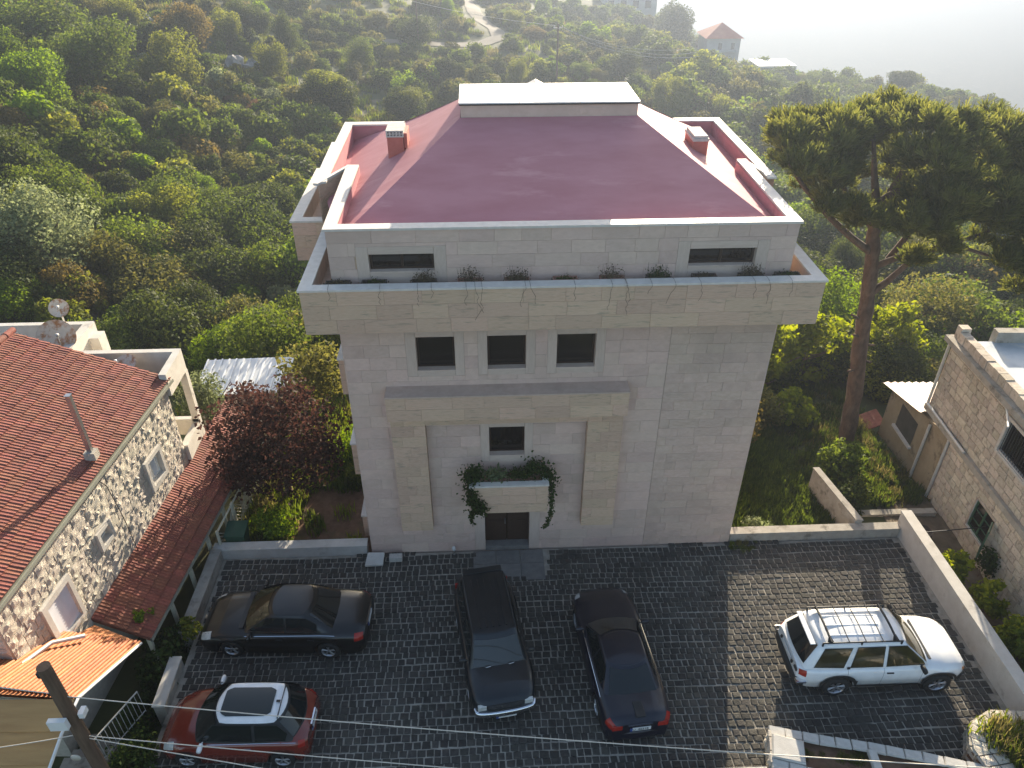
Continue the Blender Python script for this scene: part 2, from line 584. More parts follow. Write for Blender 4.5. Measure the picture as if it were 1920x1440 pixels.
def crown_points(n, Rr, lobes, rng, lobe_r=(.3, .5), inner=.3, zlow=-.75, zpow=1.0):
    """leaf positions and outward directions: lumpy crown made of overlapping sub-crowns, unit-ish ellipsoid"""
    c = rng.normal(size=(lobes * 4, 3))
    c /= np.linalg.norm(c, axis=1, keepdims=True)
    c *= (rng.uniform(.25, 1, size=(len(c), 1)) ** .5) * .68
    c = c[c[:, 2] > zlow * .8][:lobes]
    lr = rng.uniform(*lobe_r, size=len(c))
    k = rng.integers(0, len(c), n)
    d = rng.normal(size=(n, 3))
    d /= np.linalg.norm(d, axis=1, keepdims=True)
    rr = np.where(rng.random(n) < inner, rng.uniform(.3, .95, n), rng.normal(1, .1, n))
    P = c[k] + d * (lr[k] * rr)[:, None]
    keep = P[:, 2] > zlow
    P, d = P[keep], d[keep]
    return P * np.asarray(Rr), d

def crown_mesh(name, n, Rr, leaf, mat, lobes=16, seed=0, elong=.9, lobe_r=(.3, .5), inner=.3, zlow=-.75, cz=0.0, facing=.55):
    rng = np.random.default_rng(seed)
    P, d = crown_points(n, Rr, lobes, rng, lobe_r, inner, zlow)
    Nr = d * facing + rng.normal(size=P.shape) * .6
    Nr /= np.linalg.norm(Nr, axis=1, keepdims=True)
    P = P + np.array([0, 0, cz])
    V, F = leaf_quads(P, Nr, leaf * rng.uniform(.6, 1.3, len(P)), elong, rng)
    lv = np.clip(rng.normal(.5, .25, len(P)), 0, 1)
    return leaf_mesh(name, V, F, lv, mat)

# terrain sheet: rings of growing radius round the villa out to the valley floor
_rad = np.concatenate([np.linspace(0, 30, 60), 30 * (220 / 30) ** (np.linspace(0, 1, 110)[1:]), 220 * (4000 / 220) ** (np.linspace(0, 1, 36)[1:])])
_na = 288
_ang = np.linspace(0, 2 * PI, _na, endpoint=False)
_X = 2 + _rad[:, None] * np.cos(_ang)
_Y = 5 + _rad[:, None] * np.sin(_ang)
_Z = ground(_X, _Y).reshape(_X.shape)
_near = (_X > -9.2) & (_X < 14.2) & (_Y < 1.2) & (_Y > -18)
_Z = np.where(_near, np.minimum(_Z, -.35), _Z)
_V = np.stack([_X.ravel(), _Y.ravel(), _Z.ravel()], 1)
_i = np.arange(len(_rad) - 1)[:, None] * _na
_k = np.arange(_na)[None]
_F = np.stack([_i + _k, _i + _na + _k, _i + _na + (_k + 1) % _na, _i + (_k + 1) % _na], 2).reshape(-1, 4)
M['hill'] = pm('hill', (.040, .050, .016), (.085, .088, .032), .35, .95, bump=.8, bscale=1.5, c3=(.16, .13, .085), s3=.12, c3lo=.6)
hill = structure(link('hillside_terrain', fast('hillside_terrain', _V, _F, True), M['hill']))

# ------------------------------------------------------------------ courtyard with basalt setts
yard = link('courtyard', None)
bpy.data.objects.remove(yard)
_m = MB()
_m.prism([(-8.45, -11.5), (13.6, -11.5), (13.35, -0.05), (-8.35, -0.05)], -1.6, -0.014)
yard = structure(_m.build('courtyard', M['joint']))
ms = []
rnd = random.Random(3)
y = -11.3
row = 0
while y < -0.12:
    h = rnd.uniform(.185, .215)
    x = -8.3 + rnd.uniform(0, .1)
    ph = rnd.uniform(0, 6)
    while x < 13.25:
        w = rnd.uniform(.17, .255)
        yy = y + .035 * math.sin(x * .55 + ph * .1) + .012 * math.sin(x * 2.1 + ph)
        rgt = 13.4 - .02 * (yy + 6) + .05
        if not (-.5 < x < 1.75 and yy > -1.32) and x + w < 13.3 and not (yy > -.16):
            hh = .030 + rnd.uniform(-.010, .010)
            ux = Vector((1, rnd.uniform(-.05, .05), rnd.uniform(-.05, .05)))
            uz = Vector((0, 1, rnd.uniform(-.06, .06)))
            uz = (uz - ux * uz.dot(ux) / ux.length_squared)
            F = frame_m((x + w / 2, yy + h / 2, -.016), ux, uz)
            ms.append(F @ Matrix.Diagonal((w - rnd.uniform(.022, .042), hh, h - rnd.uniform(.022, .040), 1)))
        x += w
    y += h
    row += 1
pieces('paving_sett', 'paving_setts', yard, M['basalt'], [unit_slab(.13, .05, s) for s in range(8)], ms)
ms = []
for i, (xa, xb) in enumerate([(-.5, .22), (.22, .98), (.98, 1.72)]):
    for (ya, yb) in [(-.62, -.06), (-1.3, -.62)]:
        F = frame_m(((xa + xb) / 2, (ya + yb) / 2, -.014), (1, 0, 0), (0, 1, 0))
        ms.append(F @ Matrix.Diagonal((xb - xa - .012, .024, yb - ya - .012, 1)))
pieces('flagstone', 'flagstones', yard, M['flag'], [unit_slab(.012, .004, s) for s in range(3)], ms)

# ------------------------------------------------------------------ the villa
villa = thing('villa', 'tall pale stone-clad villa with a dusky red hipped roof and recessed dark windows', 'house', (2.0, 4.5, 0))
XL, XR, YB = -3.67, 7.70, 9.0
Fm = frame_m((0, .016, 0), (1, 0, 0), (0, 0, 1))
WIN = {'w1': (-1.78, -.77, 6.89, 7.92), 'w2': (.09, 1.11, 6.89, 7.92), 'w3': (1.93, 2.96, 6.89, 7.92), 'wm': (.09, 1.10, 3.89, 4.92)}
DOOR = (-.10, 1.28, 0.0, 2.25)
SUR = {'w1': (-2.05, -.52, 6.70, 8.47), 'w2': (-.16, 1.36, 6.70, 8.47), 'w3': (1.68, 3.21, 6.70, 8.47), 'wm': (-.16, 1.34, 3.66, 5.22), 'door': (-.42, 1.60, 0, 2.5)}
openings = list(WIN.values()) + [DOOR]
mb = MB()
wall_quads(mb, Fm, XL, XR, -.6, 8.5, openings)
for a, b, c, d in [((XR, .016), (XR, YB), -3, 8.5), ((XR, YB), (XL, YB), -3, 8.5), ((XL, YB), (XL, .016), -3, 8.5)]:
    mb.quad((*a, c), (*b, c), (*b, d), (*a, d))
mb.build('wall', M['mortar'], villa)
# side cladding seen only in part
for xx, ux in ((XL - .03, (0, -1, 0)), (XR + .03, (0, 1, 0))):
    Fs = frame_m((XL if xx < 0 else XR, .0, 0), ux, (0, 0, 1))
    m2 = MB()
    s = 1 if xx > 0 else -1
    for q in courses(0 if s > 0 else -9, 9 if s > 0 else 0, -1, 8.4, .42, 1.1):
        a, b, c, d = q
        m2.box(min(xx, xx - s * .03), max(xx, xx - s * .03), (a if s > 0 else -b) + .003, (b if s > 0 else -a) - .003, c + .003, d - .003)
    stuff(m2.build('side_slabs', M['stone_light'], villa))
def shifted(ms):
    return ms
lint = (-2.66, 3.88, 5.58, 6.36)
legL, legR = (-2.63, -1.68, 1.2, 5.58), (2.85, 3.84, 1.2, 5.58)
head = (-1.68, 2.85, 5.24, 5.58)
holes = list(SUR.values()) + [lint, legL, legR, head]
SP = []         # cladding matrices by material
U1 = [unit_slab(.007, .0, s, bevx=.0035) for s in range(3)]
rects = courses(XL, 4.93, .0, 8.47, .385, .78, holes, .3)
SPl = slab_mats(Fm, rects, .016, .003, .25)
rects = courses(4.94, XR, .0, 8.47, .31, .66, [], .3)
SPg = slab_mats(Fm, rects, .016, .003, .25)
Fl = frame_m((0, -.51, 0), (1, 0, 0), (0, 0, 1))
SPw = slab_mats(Fl, courses(-2.66, 3.88, 5.585, 6.36, .385, 1.0, [], .3), .016, .003)
Fg = frame_m((0, -.25, 0), (1, 0, 0), (0, 0, 1))
for lg in (legL, legR):
    SPw += slab_mats(Fg, courses(*lg, .37, .62, [], .25), .016, .003, .2)
SPw += slab_mats(Fg, courses(*head, .34, .9, [], .3), .016, .003)
# backing blocks of the portal
mb = MB()
mb.box(-2.655, 3.875, -.51, .031, 5.59, 6.355)
mb.box(-2.62, -1.685, -.25, .0315, 1.205, 5.587)
mb.box(2.855, 3.83, -.25, .0315, 1.205, 5.587)
mb.box(-1.69, 2.86, -.25, .0315, 5.245, 5.588)
mb.build('portal_frame', M['stone_warm'], villa)
mb = MB()
mb.box(-2.67, 3.89, -.545, .0, 6.36, 6.40)
mb.build('portal_cap', M['stone_grey'], villa)
# ledge ring (gallery parapet)
LX0, LX1, LY = -4.36, 8.37, -.70
mb = MB()
mb.box(LX0, LX1, LY, -.46, 8.50, 9.655)
mb.box(LX0 + .001, LX0 + .25, -.46, 3.6, 8.501, 9.652)
mb.box(LX1 - .25, LX1 - .001, -.46, 3.6, 8.501, 9.652)
mb.box(LX0 + .01, LX1 - .01, LY + .01, 8.2, 8.47, 9.2)
mb.box(-5.34, LX0 + .012, 3.61, 8.1, 8.502, 9.2)
mb.box(-5.37, LX0 + .002, 3.60, 3.84, 8.50, 9.654)
mb.box(-5.371, -5.12, 3.6, 8.11, 8.503, 9.651)
mb.box(-5.365, LX0, 7.86, 8.108, 8.504, 9.650)
mb.build('gallery_parapet', M['stone_grey'], villa)
Fl = frame_m((0, LY, 0), (1, 0, 0), (0, 0, 1))
SPw += slab_mats(Fl, courses(LX0, LX1, 8.49, 9.66, .39, .98, [], .4), .016, .003, .15)
Fl = frame_m((0, 3.60, 0), (1, 0, 0), (0, 0, 1))
SPw += slab_mats(Fl, courses(-5.37, LX0, 8.49, 9.66, .39, .6, [], .2), .016, .003)
mb = MB()
mb.box(LX0 - .04, LX1 + .04, LY - .045, -.44, 9.658, 9.712)
mb.box(LX0 - .04, LX0 + .27, -.44, 3.56, 9.657, 9.710)
mb.box(LX1 - .27, LX1 + .04, -.44, 3.6, 9.657, 9.710)
mb.box(-5.42, LX0 + .27, 3.56, 3.86, 9.6585, 9.7125)
mb.box(-5.421, -5.10, 3.86, 8.15, 9.657, 9.711)
mb.build('gallery_coping', M['coping'], villa)
# attic storey
HW = {'attic_left': (-2.74, -1.16, 9.81, 10.27), 'attic_right': (5.11, 6.78, 9.81, 10.27)}
SA = {k: (v[0] - .30, v[1] + .30, 9.50, v[3] + .20) for k, v in HW.items()}
mb = MB()
wall_quads(mb, Fm, -3.70, 7.73, 9.1, 10.89, list(HW.values()))
outl = [(-3.70, .017), (-3.70, 4.65), (-4.40, 3.17), (-4.40, 9.06), (8.14, 9.06), (8.14, 3.15), (7.73, 4.65), (7.73, .017)]
for (a, b) in zip(outl[:-1], outl[1:]):
    mb.quad((*a, 9.1), (*a, 10.89), (*b, 10.89), (*b, 9.1))
mb.build('attic_wall', M['stone_warm'], villa)
SPx = slab_mats(Fm, courses(-3.70, 7.73, 9.2, 10.9, .34, .85, list(SA.values()), .35), .016, .003, .2)
d = Vector((-3.70 + 4.40, 4.65 - 3.17, 0))
Fd = frame_m((-4.40, 3.17, 0), d, (0, 0, 1))
SPw += slab_mats(Fd, courses(0.03, d.length, 9.2, 10.88, .42, .7, [], .2), .016, .003)
for k, s in list(SA.items()):
    pass
mb = MB()
mb.box(-3.70, 7.73, .0, .26, 10.88, 10.90)
mb.build('parapet_core', M['stone_light'], villa)
mb = MB()
for i, (p, z) in enumerate([
        ([(-3.75, -.04), (7.78, -.04), (7.48, .28), (-3.45, .28)], 10.95),
        ([(-3.75, -.04), (-3.45, .28), (-3.45, 4.66), (-3.80, 4.66)], 10.948),
        ([(7.78, -.04), (7.80, 4.68), (7.52, 4.68), (7.48, .28)], 10.948),
        ([(-4.47, 3.12), (-4.36, 3.10), (-3.70, 4.58), (-3.76, 4.66)], 10.955),
        ([(-4.50, 3.14), (-4.17, 3.30), (-4.17, 8.78), (-4.46, 9.10), (-4.46, 6.87), (-4.56, 6.87)], 10.946),
        ([(-4.46, 9.10), (-4.17, 8.78), (7.92, 8.78), (8.19, 9.10)], 10.944),
        ([(8.19, 9.10), (7.92, 8.78), (7.92, 3.10), (8.18, 3.10)], 10.947),
        ([(8.05, 3.12), (8.10, 3.2), (7.76, 4.64), (7.68, 4.62)], 10.942)]):
    mb.prism(p, 10.89, z)
mb.build('roof_coping', M['coping'], villa)
# red-painted inner faces of the parapet and the roof itself
mb = MB()
for poly in [[(-3.44, .26), (7.47, .26)], [(7.47, .26), (7.50, 4.65)], [(7.90, 4.1), (7.90, 8.8)], [(7.90, 8.8), (-4.16, 8.8)], [(-4.16, 8.8), (-4.16, 3.8)], [(-3.44, 4.65), (-3.44, .26)]]:
    a, b = poly
    mb.quad((*a, 9.9), (*b, 9.9), (*b, 10.893), (*a, 10.893))
mb.box(-3.70, -3.445, 4.60, 4.655, 9.9, 10.89)
mb.box(7.505, 7.73, 4.60, 4.655, 9.9, 10.89)
mb.build('parapet_lining', M['roof_red'], villa)
mb = MB()
A1, A2, B1, B2 = (-3.45, .25, 10.58), (7.49, .25, 10.58), (4.62, 5.28, 12.06), (-.52, 5.28, 12.06)
C1, C2 = (4.62, 7.5, 12.06), (-.52, 7.5, 12.06)
def grid(mb, a, b, c, d, n, sag):
    a, b, c, d = map(Vector, (a, b, c, d))
    vs, fs = [], []
    for j in range(n + 1):
        for i in range(n + 1):
            u, v = i / n, j / n
            p = (a * (1 - u) + b * u) * (1 - v) + (d * (1 - u) + c * u) * v
            p.z -= sag * 4 * v * (1 - v)
            vs.append(p)
    for j in range(n):
        for i in range(n):
            k = j * (n + 1) + i
            fs.append((k, k + 1, k + n + 2, k + n + 1))
    mb.add(vs, fs, True)
grid(mb, A1, A2, B1, B2, 8, .02)
grid(mb, (-4.18, 8.82, 10.40), A1, B2, C2, 8, .05)
grid(mb, A2, (7.92, 8.82, 10.48), C1, B1, 8, .05)
grid(mb, (7.92, 8.82, 10.48), (-4.18, 8.82, 10.40), C2, C1, 8, .03)
mb.add([(-3.45, .25, 10.58), (-4.2, 3.2, 10.40), (-4.18, 8.82, 10.40)], [(0, 2, 1)])
mb.add([(7.49, .25, 10.58), (7.93, 3.1, 10.48), (7.92, 8.82, 10.48)], [(0, 1, 2)])
roof = mb.build('roof', M['roof_red'], villa)
mb = MB()
mb.add([(1.05, 8.7, 11.6), (2.7, 8.7, 11.6), (2.7, 8.7, 11.86), (1.87, 8.7, 12.28), (1.05, 8.7, 11.86), (1.05, 7.6, 11.6), (2.7, 7.6, 11.6), (2.7, 7.6, 11.86), (1.87, 7.6, 12.28), (1.05, 7.6, 11.86)],
       [(0, 1, 2, 3, 4), (9, 8, 7, 6, 5), (0, 5, 6, 1), (1, 6, 7, 2), (4, 9, 5, 0), (2, 7, 8, 3), (3, 8, 9, 4)])
gb = mb.build('roof_gable', M['roof_red'], roof)
gb.location = (0, 0, 0)
mb = MB()
mb.add([(.98, 8.75, 11.80), (1.87, 8.75, 12.25), (1.87, 8.75, 12.33), (.98, 8.75, 11.88), (.98, 7.55, 11.80), (1.87, 7.55, 12.25), (1.87, 7.55, 12.33), (.98, 7.55, 11.88)], [(0, 1, 2, 3), (7, 6, 5, 4), (3, 2, 6, 7), (0, 4, 5, 1), (0, 3, 7, 4)])
mb.add([(2.77, 8.75, 11.80), (1.87, 8.75, 12.25), (1.87, 8.75, 12.33), (2.77, 8.75, 11.88), (2.77, 7.55, 11.80), (1.87, 7.55, 12.25), (1.87, 7.55, 12.33), (2.77, 7.55, 11.88)], [(3, 2, 1, 0), (4, 5, 6, 7), (7, 6, 2, 3), (1, 5, 4, 0), (4, 7, 3, 0)])
mb.build('gable_coping', M['coping'], roof).location = (0, 0, 0)
# skylight box
mb = MB()
mb.box(-.50, 4.60, 5.30, 7.48, 11.85, 12.395)
mb.build('skylight_base', M['stone_light'], villa)
sk_ = []
for i in range(3):
    xa, xb = -.55 + i * 1.733, -.55 + (i + 1) * 1.733
    mb = MB()
    mb.box(xa + .008, xb - .008, 5.25, 7.52, 12.44, 12.475)
    mb.build('skylight_panel', M['white_panel'], villa)
mb = MB()
mb.box(-.54, 4.64, 5.245, 7.51, 12.396, 12.438)
mb.build('skylight_rim', M['dark_metal'], villa)
# chimneys
ch = MB()
ch.box(-2.62, -2.16, 4.95, 5.75, 10.9, 11.62)
c1 = ch.build('chimney', M['chimney_red'], roof)
c1.location = (0, 0, 0)
for i in range(3):
    for x0 in (0,):
        bl = MB()
        y0 = 4.93 + i * .285
        bl.box(-2.64, -2.14, y0, y0 + .275, 11.625, 11.665)
        bl.box(-2.64, -2.14, y0, y0 + .275, 11.775, 11.815)
        bl.box(-2.635, -2.145, y0 + .005, y0 + .27, 11.705, 11.735)
        for k in range(6):
            xx = -2.64 + k * .092
            bl.box(xx, xx + .04, y0 + .002, y0 + .273, 11.665, 11.775)
        bl.build('hollow_block', M['block'], roof).location = (0, 0, 0)
ch = MB()
ch.box(-2.14, -2.05, 5.0, 5.8, 11.3, 11.72)
ch.build('chimney_side', M['chimney_red'], roof).location = (0, 0, 0)
ch = MB()
ch.box(6.22, 6.66, 4.85, 5.85, 10.6, 11.42)
ch.build('chimney', M['chimney_red'], roof).location = (0, 0, 0)
ch = MB()
ch.box(6.20, 6.68, 4.83, 5.87, 11.423, 11.50)
ch.box(6.24, 6.64, 4.87, 5.83, 11.503, 11.57)
ch.build('chimney_cap', M['block'], roof).location = (0, 0, 0)
# windows
def window(F, r, parent, depth=.24, mull=0, name='window', frame_w=.055, mat_f='brown_frame', mat_g='glass_dark', rev='stone_trim', sill=True, bars=0):
    x0, x1, z0, z1 = r
    def bx(mb, a, b, c, d, y0, y1):
        vs = [F @ Vector(p) for p in [(a, y0, c), (b, y0, c), (b, y0, d), (a, y0, d), (a, y1, c), (b, y1, c), (b, y1, d), (a, y1, d)]]
        mb.add(vs, [(0, 1, 2, 3), (7, 6, 5, 4), (0, 4, 5, 1), (1, 5, 6, 2), (2, 6, 7, 3), (3, 7, 4, 0)])
    mb = MB()
    w = frame_w
    bx(mb, x0 + .001, x1 - .001, z0 + .012, z0 + w, depth - .06, depth)
    bx(mb, x0 + .001, x1 - .001, z1 - w, z1 - .001, depth - .06, depth)
    bx(mb, x0 + .001, x0 + w, z0 + w, z1 - w, depth - .061, depth)
    bx(mb, x1 - w, x1 - .001, z0 + w, z1 - w, depth - .061, depth)
    for k in range(mull):
        xm = x0 + (x1 - x0) * (k + 1) / (mull + 1)
        bx(mb, xm - .03, xm + .03, z0 + w, z1 - w, depth - .055, depth)
    for k in range(bars):
        zm = z0 + (z1 - z0) * (k + 1) / (bars + 1)
        bx(mb, x0 + w, x1 - w, zm - .012, zm + .012, depth - .05, depth)
    fr = mb.build(name, M[mat_f], parent)
    mb = MB()
    bx(mb, x0 + w, x1 - w, z0 + w, z1 - w, depth - .02, depth - .01)
    p = mb.build('pane', M[mat_g], fr)
    p.location = (0, 0, 0)
    mb = MB()
    for (a, b, c, d2) in [((x0, z0), (x0, z1), 0, 0), ((x1, z1), (x1, z0), 0, 0), ((x0, z1), (x1, z1), 0, 0)]:
        mb.quad(F @ Vector((a[0], -.001, a[1])), F @ Vector((b[0], -.001, b[1])), F @ Vector((b[0], depth + .02, b[1])), F @ Vector((a[0], depth + .02, a[1])))
    mb.build('reveal', M[rev], fr).location = (0, 0, 0)
    if sill:
        mb = MB()
        bx(mb, x0 + .002, x1 - .002, z0 - .03, z0 + .012, -.02, depth + .02)
        mb.build('sill', M[rev], fr).location = (0, 0, 0)
    return fr
Fw = frame_m((0, 0, 0), (1, 0, 0), (0, 0, 1))
for k, r in WIN.items():
    window(Fw, r, villa)
for k, r in HW.items():
    window(Fw, r, villa, depth=.2, mull=1)
# stone surrounds: four slabs round each window
SPt = []
for k, s in list(SUR.items()) + list(SA.items()):
    r = WIN.get(k) or HW.get(k) or DOOR
    q = [(s[0], r[0], s[2], s[3]), (r[1], s[1], s[2], s[3]), (r[0], r[1], r[3], s[3])]
    if r[2] > s[2]:
        q.append((r[0], r[1], s[2], r[2] - .02))
    SPt += slab_mats(Fm, q, .022, .005)
# door
mb = MB()
for xa in (-.10, .59):
    mb.box(xa + .01, xa + .675, .24, .28, .17, 2.24)
    for za, zb in ((.35, 1.05), (1.2, 2.1)):
        mb.box(xa + .12, xa + .56, .225, .24, za, zb)
dr = mb.build('door', M['door_wood'], villa)
mb = MB()
mb.box(.52, .545, .17, .23, .95, 1.15)
mb.build('door_handle', M['steel'], dr).location = (0, 0, 0)
mb = MB()
mb.box(-.099, 1.279, -.03, .30, 0, .165)
mb.build('door_step', M['flag'], villa)
mb = MB()
for q in [((-.1, 0), (-.1, 2.25)), ((1.28, 2.25), (1.28, 0)), ((-.1, 2.25), (1.28, 2.25))]:
    a, b = q
    mb.quad((a[0], 0, a[1]), (b[0], 0, b[1]), (b[0], .3, b[1]), (a[0], .3, a[1]))
mb.build('door_reveal', M['stone_trim'], villa)
# flower balcony above the door
mb = MB()
mb.box(-.50, 1.75, -.80, -.66, 2.36, 3.37)
mb.box(-.499, -.37, -.66, -.002, 2.361, 3.368)
mb.box(1.62, 1.749, -.66, -.002, 2.361, 3.368)
mb.box(-.498, 1.748, -.798, -.003, 2.358, 3.0)
mb.build('balcony_box', M['stone_warm'], villa)
mb = MB()
mb.box(-.52, 1.77, -.825, -.63, 3.372, 3.43)
mb.box(-.52, -.35, -.63, -.004, 3.371, 3.428)
mb.box(1.60, 1.77, -.63, -.004, 3.371, 3.428)
mb.build('balcony_coping', M['coping'], villa)
Fl = frame_m((0, -.80, 0), (1, 0, 0), (0, 0, 1))
SPw += slab_mats(Fl, courses(-.50, 1.75, 2.37, 3.37, .34, .8, [], .2), .012, .007)
# side balconies
for z0, z1 in ((5.48, 6.70), (2.45, 3.68), (-.55, .70)):
    mb = MB()
    mb.box(-4.07, XL - .031, 1.0, 3.5, z0, z1 - .05)
    b = mb.build('side_balcony', M['stone_warm'], villa)
    mb = MB()
    mb.box(-4.10, XL - .032, .97, 3.53, z1 - .05, z1)
    mb.build('balcony_coping', M['coping'], b).location = (0, 0, 0)
SPall = [(m, 'stone_light') for m in SPl] + [(m, 'stone_grey') for m in SPg] + [(m, 'stone_warm') for m in SPw] + [(m, 'stone_light') for m in SPx]
SPall.sort(key=lambda it: -(it[0].col[0].length * it[0].col[2].length))
keep, rest = SPall[:300 - len(SPt)], SPall[300 - len(SPt):]
for kk in ('stone_light', 'stone_grey', 'stone_warm'):
    pieces('cladding_slab', 'cladding_slabs', villa, M[kk], U1, [m for m, k in keep if k == kk])
    pieces('cladding_slab', 'cladding_slabs', villa, M[kk], U1, [m for m, k in rest if k == kk], limit=0)
pieces('surround_slab', 'surround_slabs', villa, M['stone_trim'], U1, SPt)

# ------------------------------------------------------------------ low walls round the courtyard
def low_wall(name, label, poly, z0, z1, mat='concrete', cap=True, capmat='concrete'):
    t = thing(name, label, 'wall', (poly[0][0], poly[0][1], 0))
    mb = MB()
    mb.prism(poly, z0, z1 if isinstance(z1, list) else z1 - .05)
    mb.build('wall_body', M[mat], t)
    if cap and not isinstance(z1, list):
        c = Vector((sum(p[0] for p in poly) / len(poly), sum(p[1] for p in poly) / len(poly)))
        mb = MB()
        mb.prism([(p[0] + .02 * (1 if p[0] > c.x else -1), p[1] + .02 * (1 if p[1] > c.y else -1)) for p in poly], z1 - .048, z1)
        mb.build('coping', M[capmat], t)
    return t
low_wall('courtyard_wall', 'low grey wall closing the back of the courtyard left of the villa', [(-8.62, -.02), (-3.85, -.02), (-3.85, .28), (-8.62, .28)], -.8, .38, 'concrete_light', capmat='concrete_light')
low_wall('courtyard_wall', 'low weathered wall closing the back of the courtyard right of the villa', [(7.76, .0), (13.30, .0), (13.32, .27), (7.76, .27)], -1.0, .36)
low_wall('courtyard_wall', 'knee-high wall along the left edge of the courtyard beside the sedan', [(-8.64, -.04), (-8.36, -.04), (-8.40, -3.1), (-8.68, -3.1)], -1.2, .42)
low_wall('courtyard_wall', 'short wall stub with a pale flat top beside the red hatchback', [(-8.66, -3.9), (-8.38, -3.9), (-8.36, -5.34), (-8.64, -5.34)], -1.2, .40, 'concrete', capmat='concrete_light')
low_wall('courtyard_wall', 'waist-high pale wall along the right edge of the courtyard past the white car', [(13.32, .26), (13.62, .26), (13.66, -6.5), (13.33, -6.5)], -1.4, .88, 'concrete_light', capmat='concrete_light')
low_wall('garden_wall', 'plain plastered garden wall running back from the courtyard beside the pine', [(11.52, 2.9), (11.75, 2.9), (12.16, .30), (11.92, .30)], -1.6, .50, 'concrete')

# ------------------------------------------------------------------ left neighbour: stone house with a red tiled roof
E2 = Vector((.0971, .9953, 0))
N2 = Vector((.9953, -.0971, 0))
O2 = Vector((-9.84, 2.6, 0))
def L2(s, t, z):
    return O2 + E2 * s + N2 * t + Vector((0, 0, z))
lh = thing('stone_house', 'rough-faced stone house with a red tiled roof left of the courtyard', 'house', (-12, -2, -1.3))
Fh = frame_m(O2, E2, (0, 0, 1))
OP = {'win1': (-2.15, -1.42, 2.68, 3.50), 'win2': (-4.95, -4.50, 3.08, 3.46), 'shut': (-7.40, -6.52, 2.30, 3.50)}
FR = {'win1': (-2.27, -1.30, 2.52, 3.63), 'win2': (-5.06, -4.39, 2.96, 3.58), 'shut': (-7.56, -6.40, 2.20, 3.66)}
mb = MB()
wall_quads(mb, Fh, -8.62, 0, -1.4, 4.92, list(OP.values()))
b = [L2(0, 0, 0), L2(0, -8.4, 0), L2(-8.62, -8.4, 0), L2(-8.62, 0, 0)]
for p, q in zip(b[:-1], b[1:]):
    mb.quad((p.x, p.y, -1.4), (q.x, q.y, -1.4), (q.x, q.y, 4.92), (p.x, p.y, 4.92))
mb.build('wall', M['mortar_pale'], lh)
rk = [unit_rock(s, .5, 4, .0) for s in range(12)]
rects = courses(-8.62, 0, 1.05, 4.86, .25, .345, list(FR.values()), .25)
ms = []
for a, b_, c, d in rects:
    ms.append(Fh @ Matrix.Translation(((a + b_) / 2, 0, (c + d) / 2)) @ Matrix.Diagonal((b_ - a - .015, random.uniform(.055, .10), d - c - .010, 1)))
pieces('wall_stone', 'wall_stones', lh, M['rough_stone'], rk, ms)
# gable wall towards the viewer
Fn = frame_m(L2(-8.62, 0, 0), -N2, (0, 0, 1))
ms = [frame_m(L2(-8.62, 0, 0), N2, (0, 0, 1)) @ Matrix.Translation(((a + b_) / 2, 0, (c + d) / 2)) @ Matrix.Diagonal((b_ - a - .015, .09, d - c - .015, 1)) for a, b_, c, d in courses(-8.4, 0, 1.05, 4.8, .272, .42)]
pieces('wall_stone', 'gable_stones', lh, M['rough_stone'], rk, ms, limit=0)
for k, s in FR.items():
    r = OP[k]
    mb = MB()
    for q in [(s[0], r[0], s[2], s[3]), (r[1], s[1], s[2], s[3]), (r[0], r[1], r[3], s[3]), (r[0], r[1], s[2], r[2])]:
        a, b_, c, d = q
        vs = [Fh @ Vector(p) for p in [(a, -.12, c), (b_, -.12, c), (b_, -.12, d), (a, -.12, d), (a, .02, c), (b_, .02, c), (b_, .02, d), (a, .02, d)]]
        mb.add(vs, [(0, 1, 2, 3), (7, 6, 5, 4), (0, 4, 5, 1), (1, 5, 6, 2), (2, 6, 7, 3), (3, 7, 4, 0)])
    mb.build('window_surround', M['concrete_light'], lh)
M['shutter_white'] = pm('shutter_white', (.62, .63, .66), (.68, .69, .72), 3, .5)
M['glass_blue'] = pm('glass_blue', (.06, .07, .09), rough=.08, spec=.6)
w = window(Fh, OP['win1'], lh, depth=.12, mull=1, mat_f='white_paint', mat_g='shutter_white', rev='concrete_light')
w = window(Fh, OP['win2'], lh, depth=.16, mull=1, mat_f='white_paint', mat_g='glass_blue', rev='concrete_light')
mb = MB()
a, b_, c, d = OP['shut']
for i in range(12):
    z = c + (d - c) * i / 12
    vs = [Fh @ Vector(p) for p in [(a, -.03, z), (b_, -.03, z), (b_, -.012, z + .095), (a, -.012, z + .095)]]
    mb.add(vs, [(0, 1, 2, 3)])
mb.build('roller_shutter', M['shutter_white'], lh)
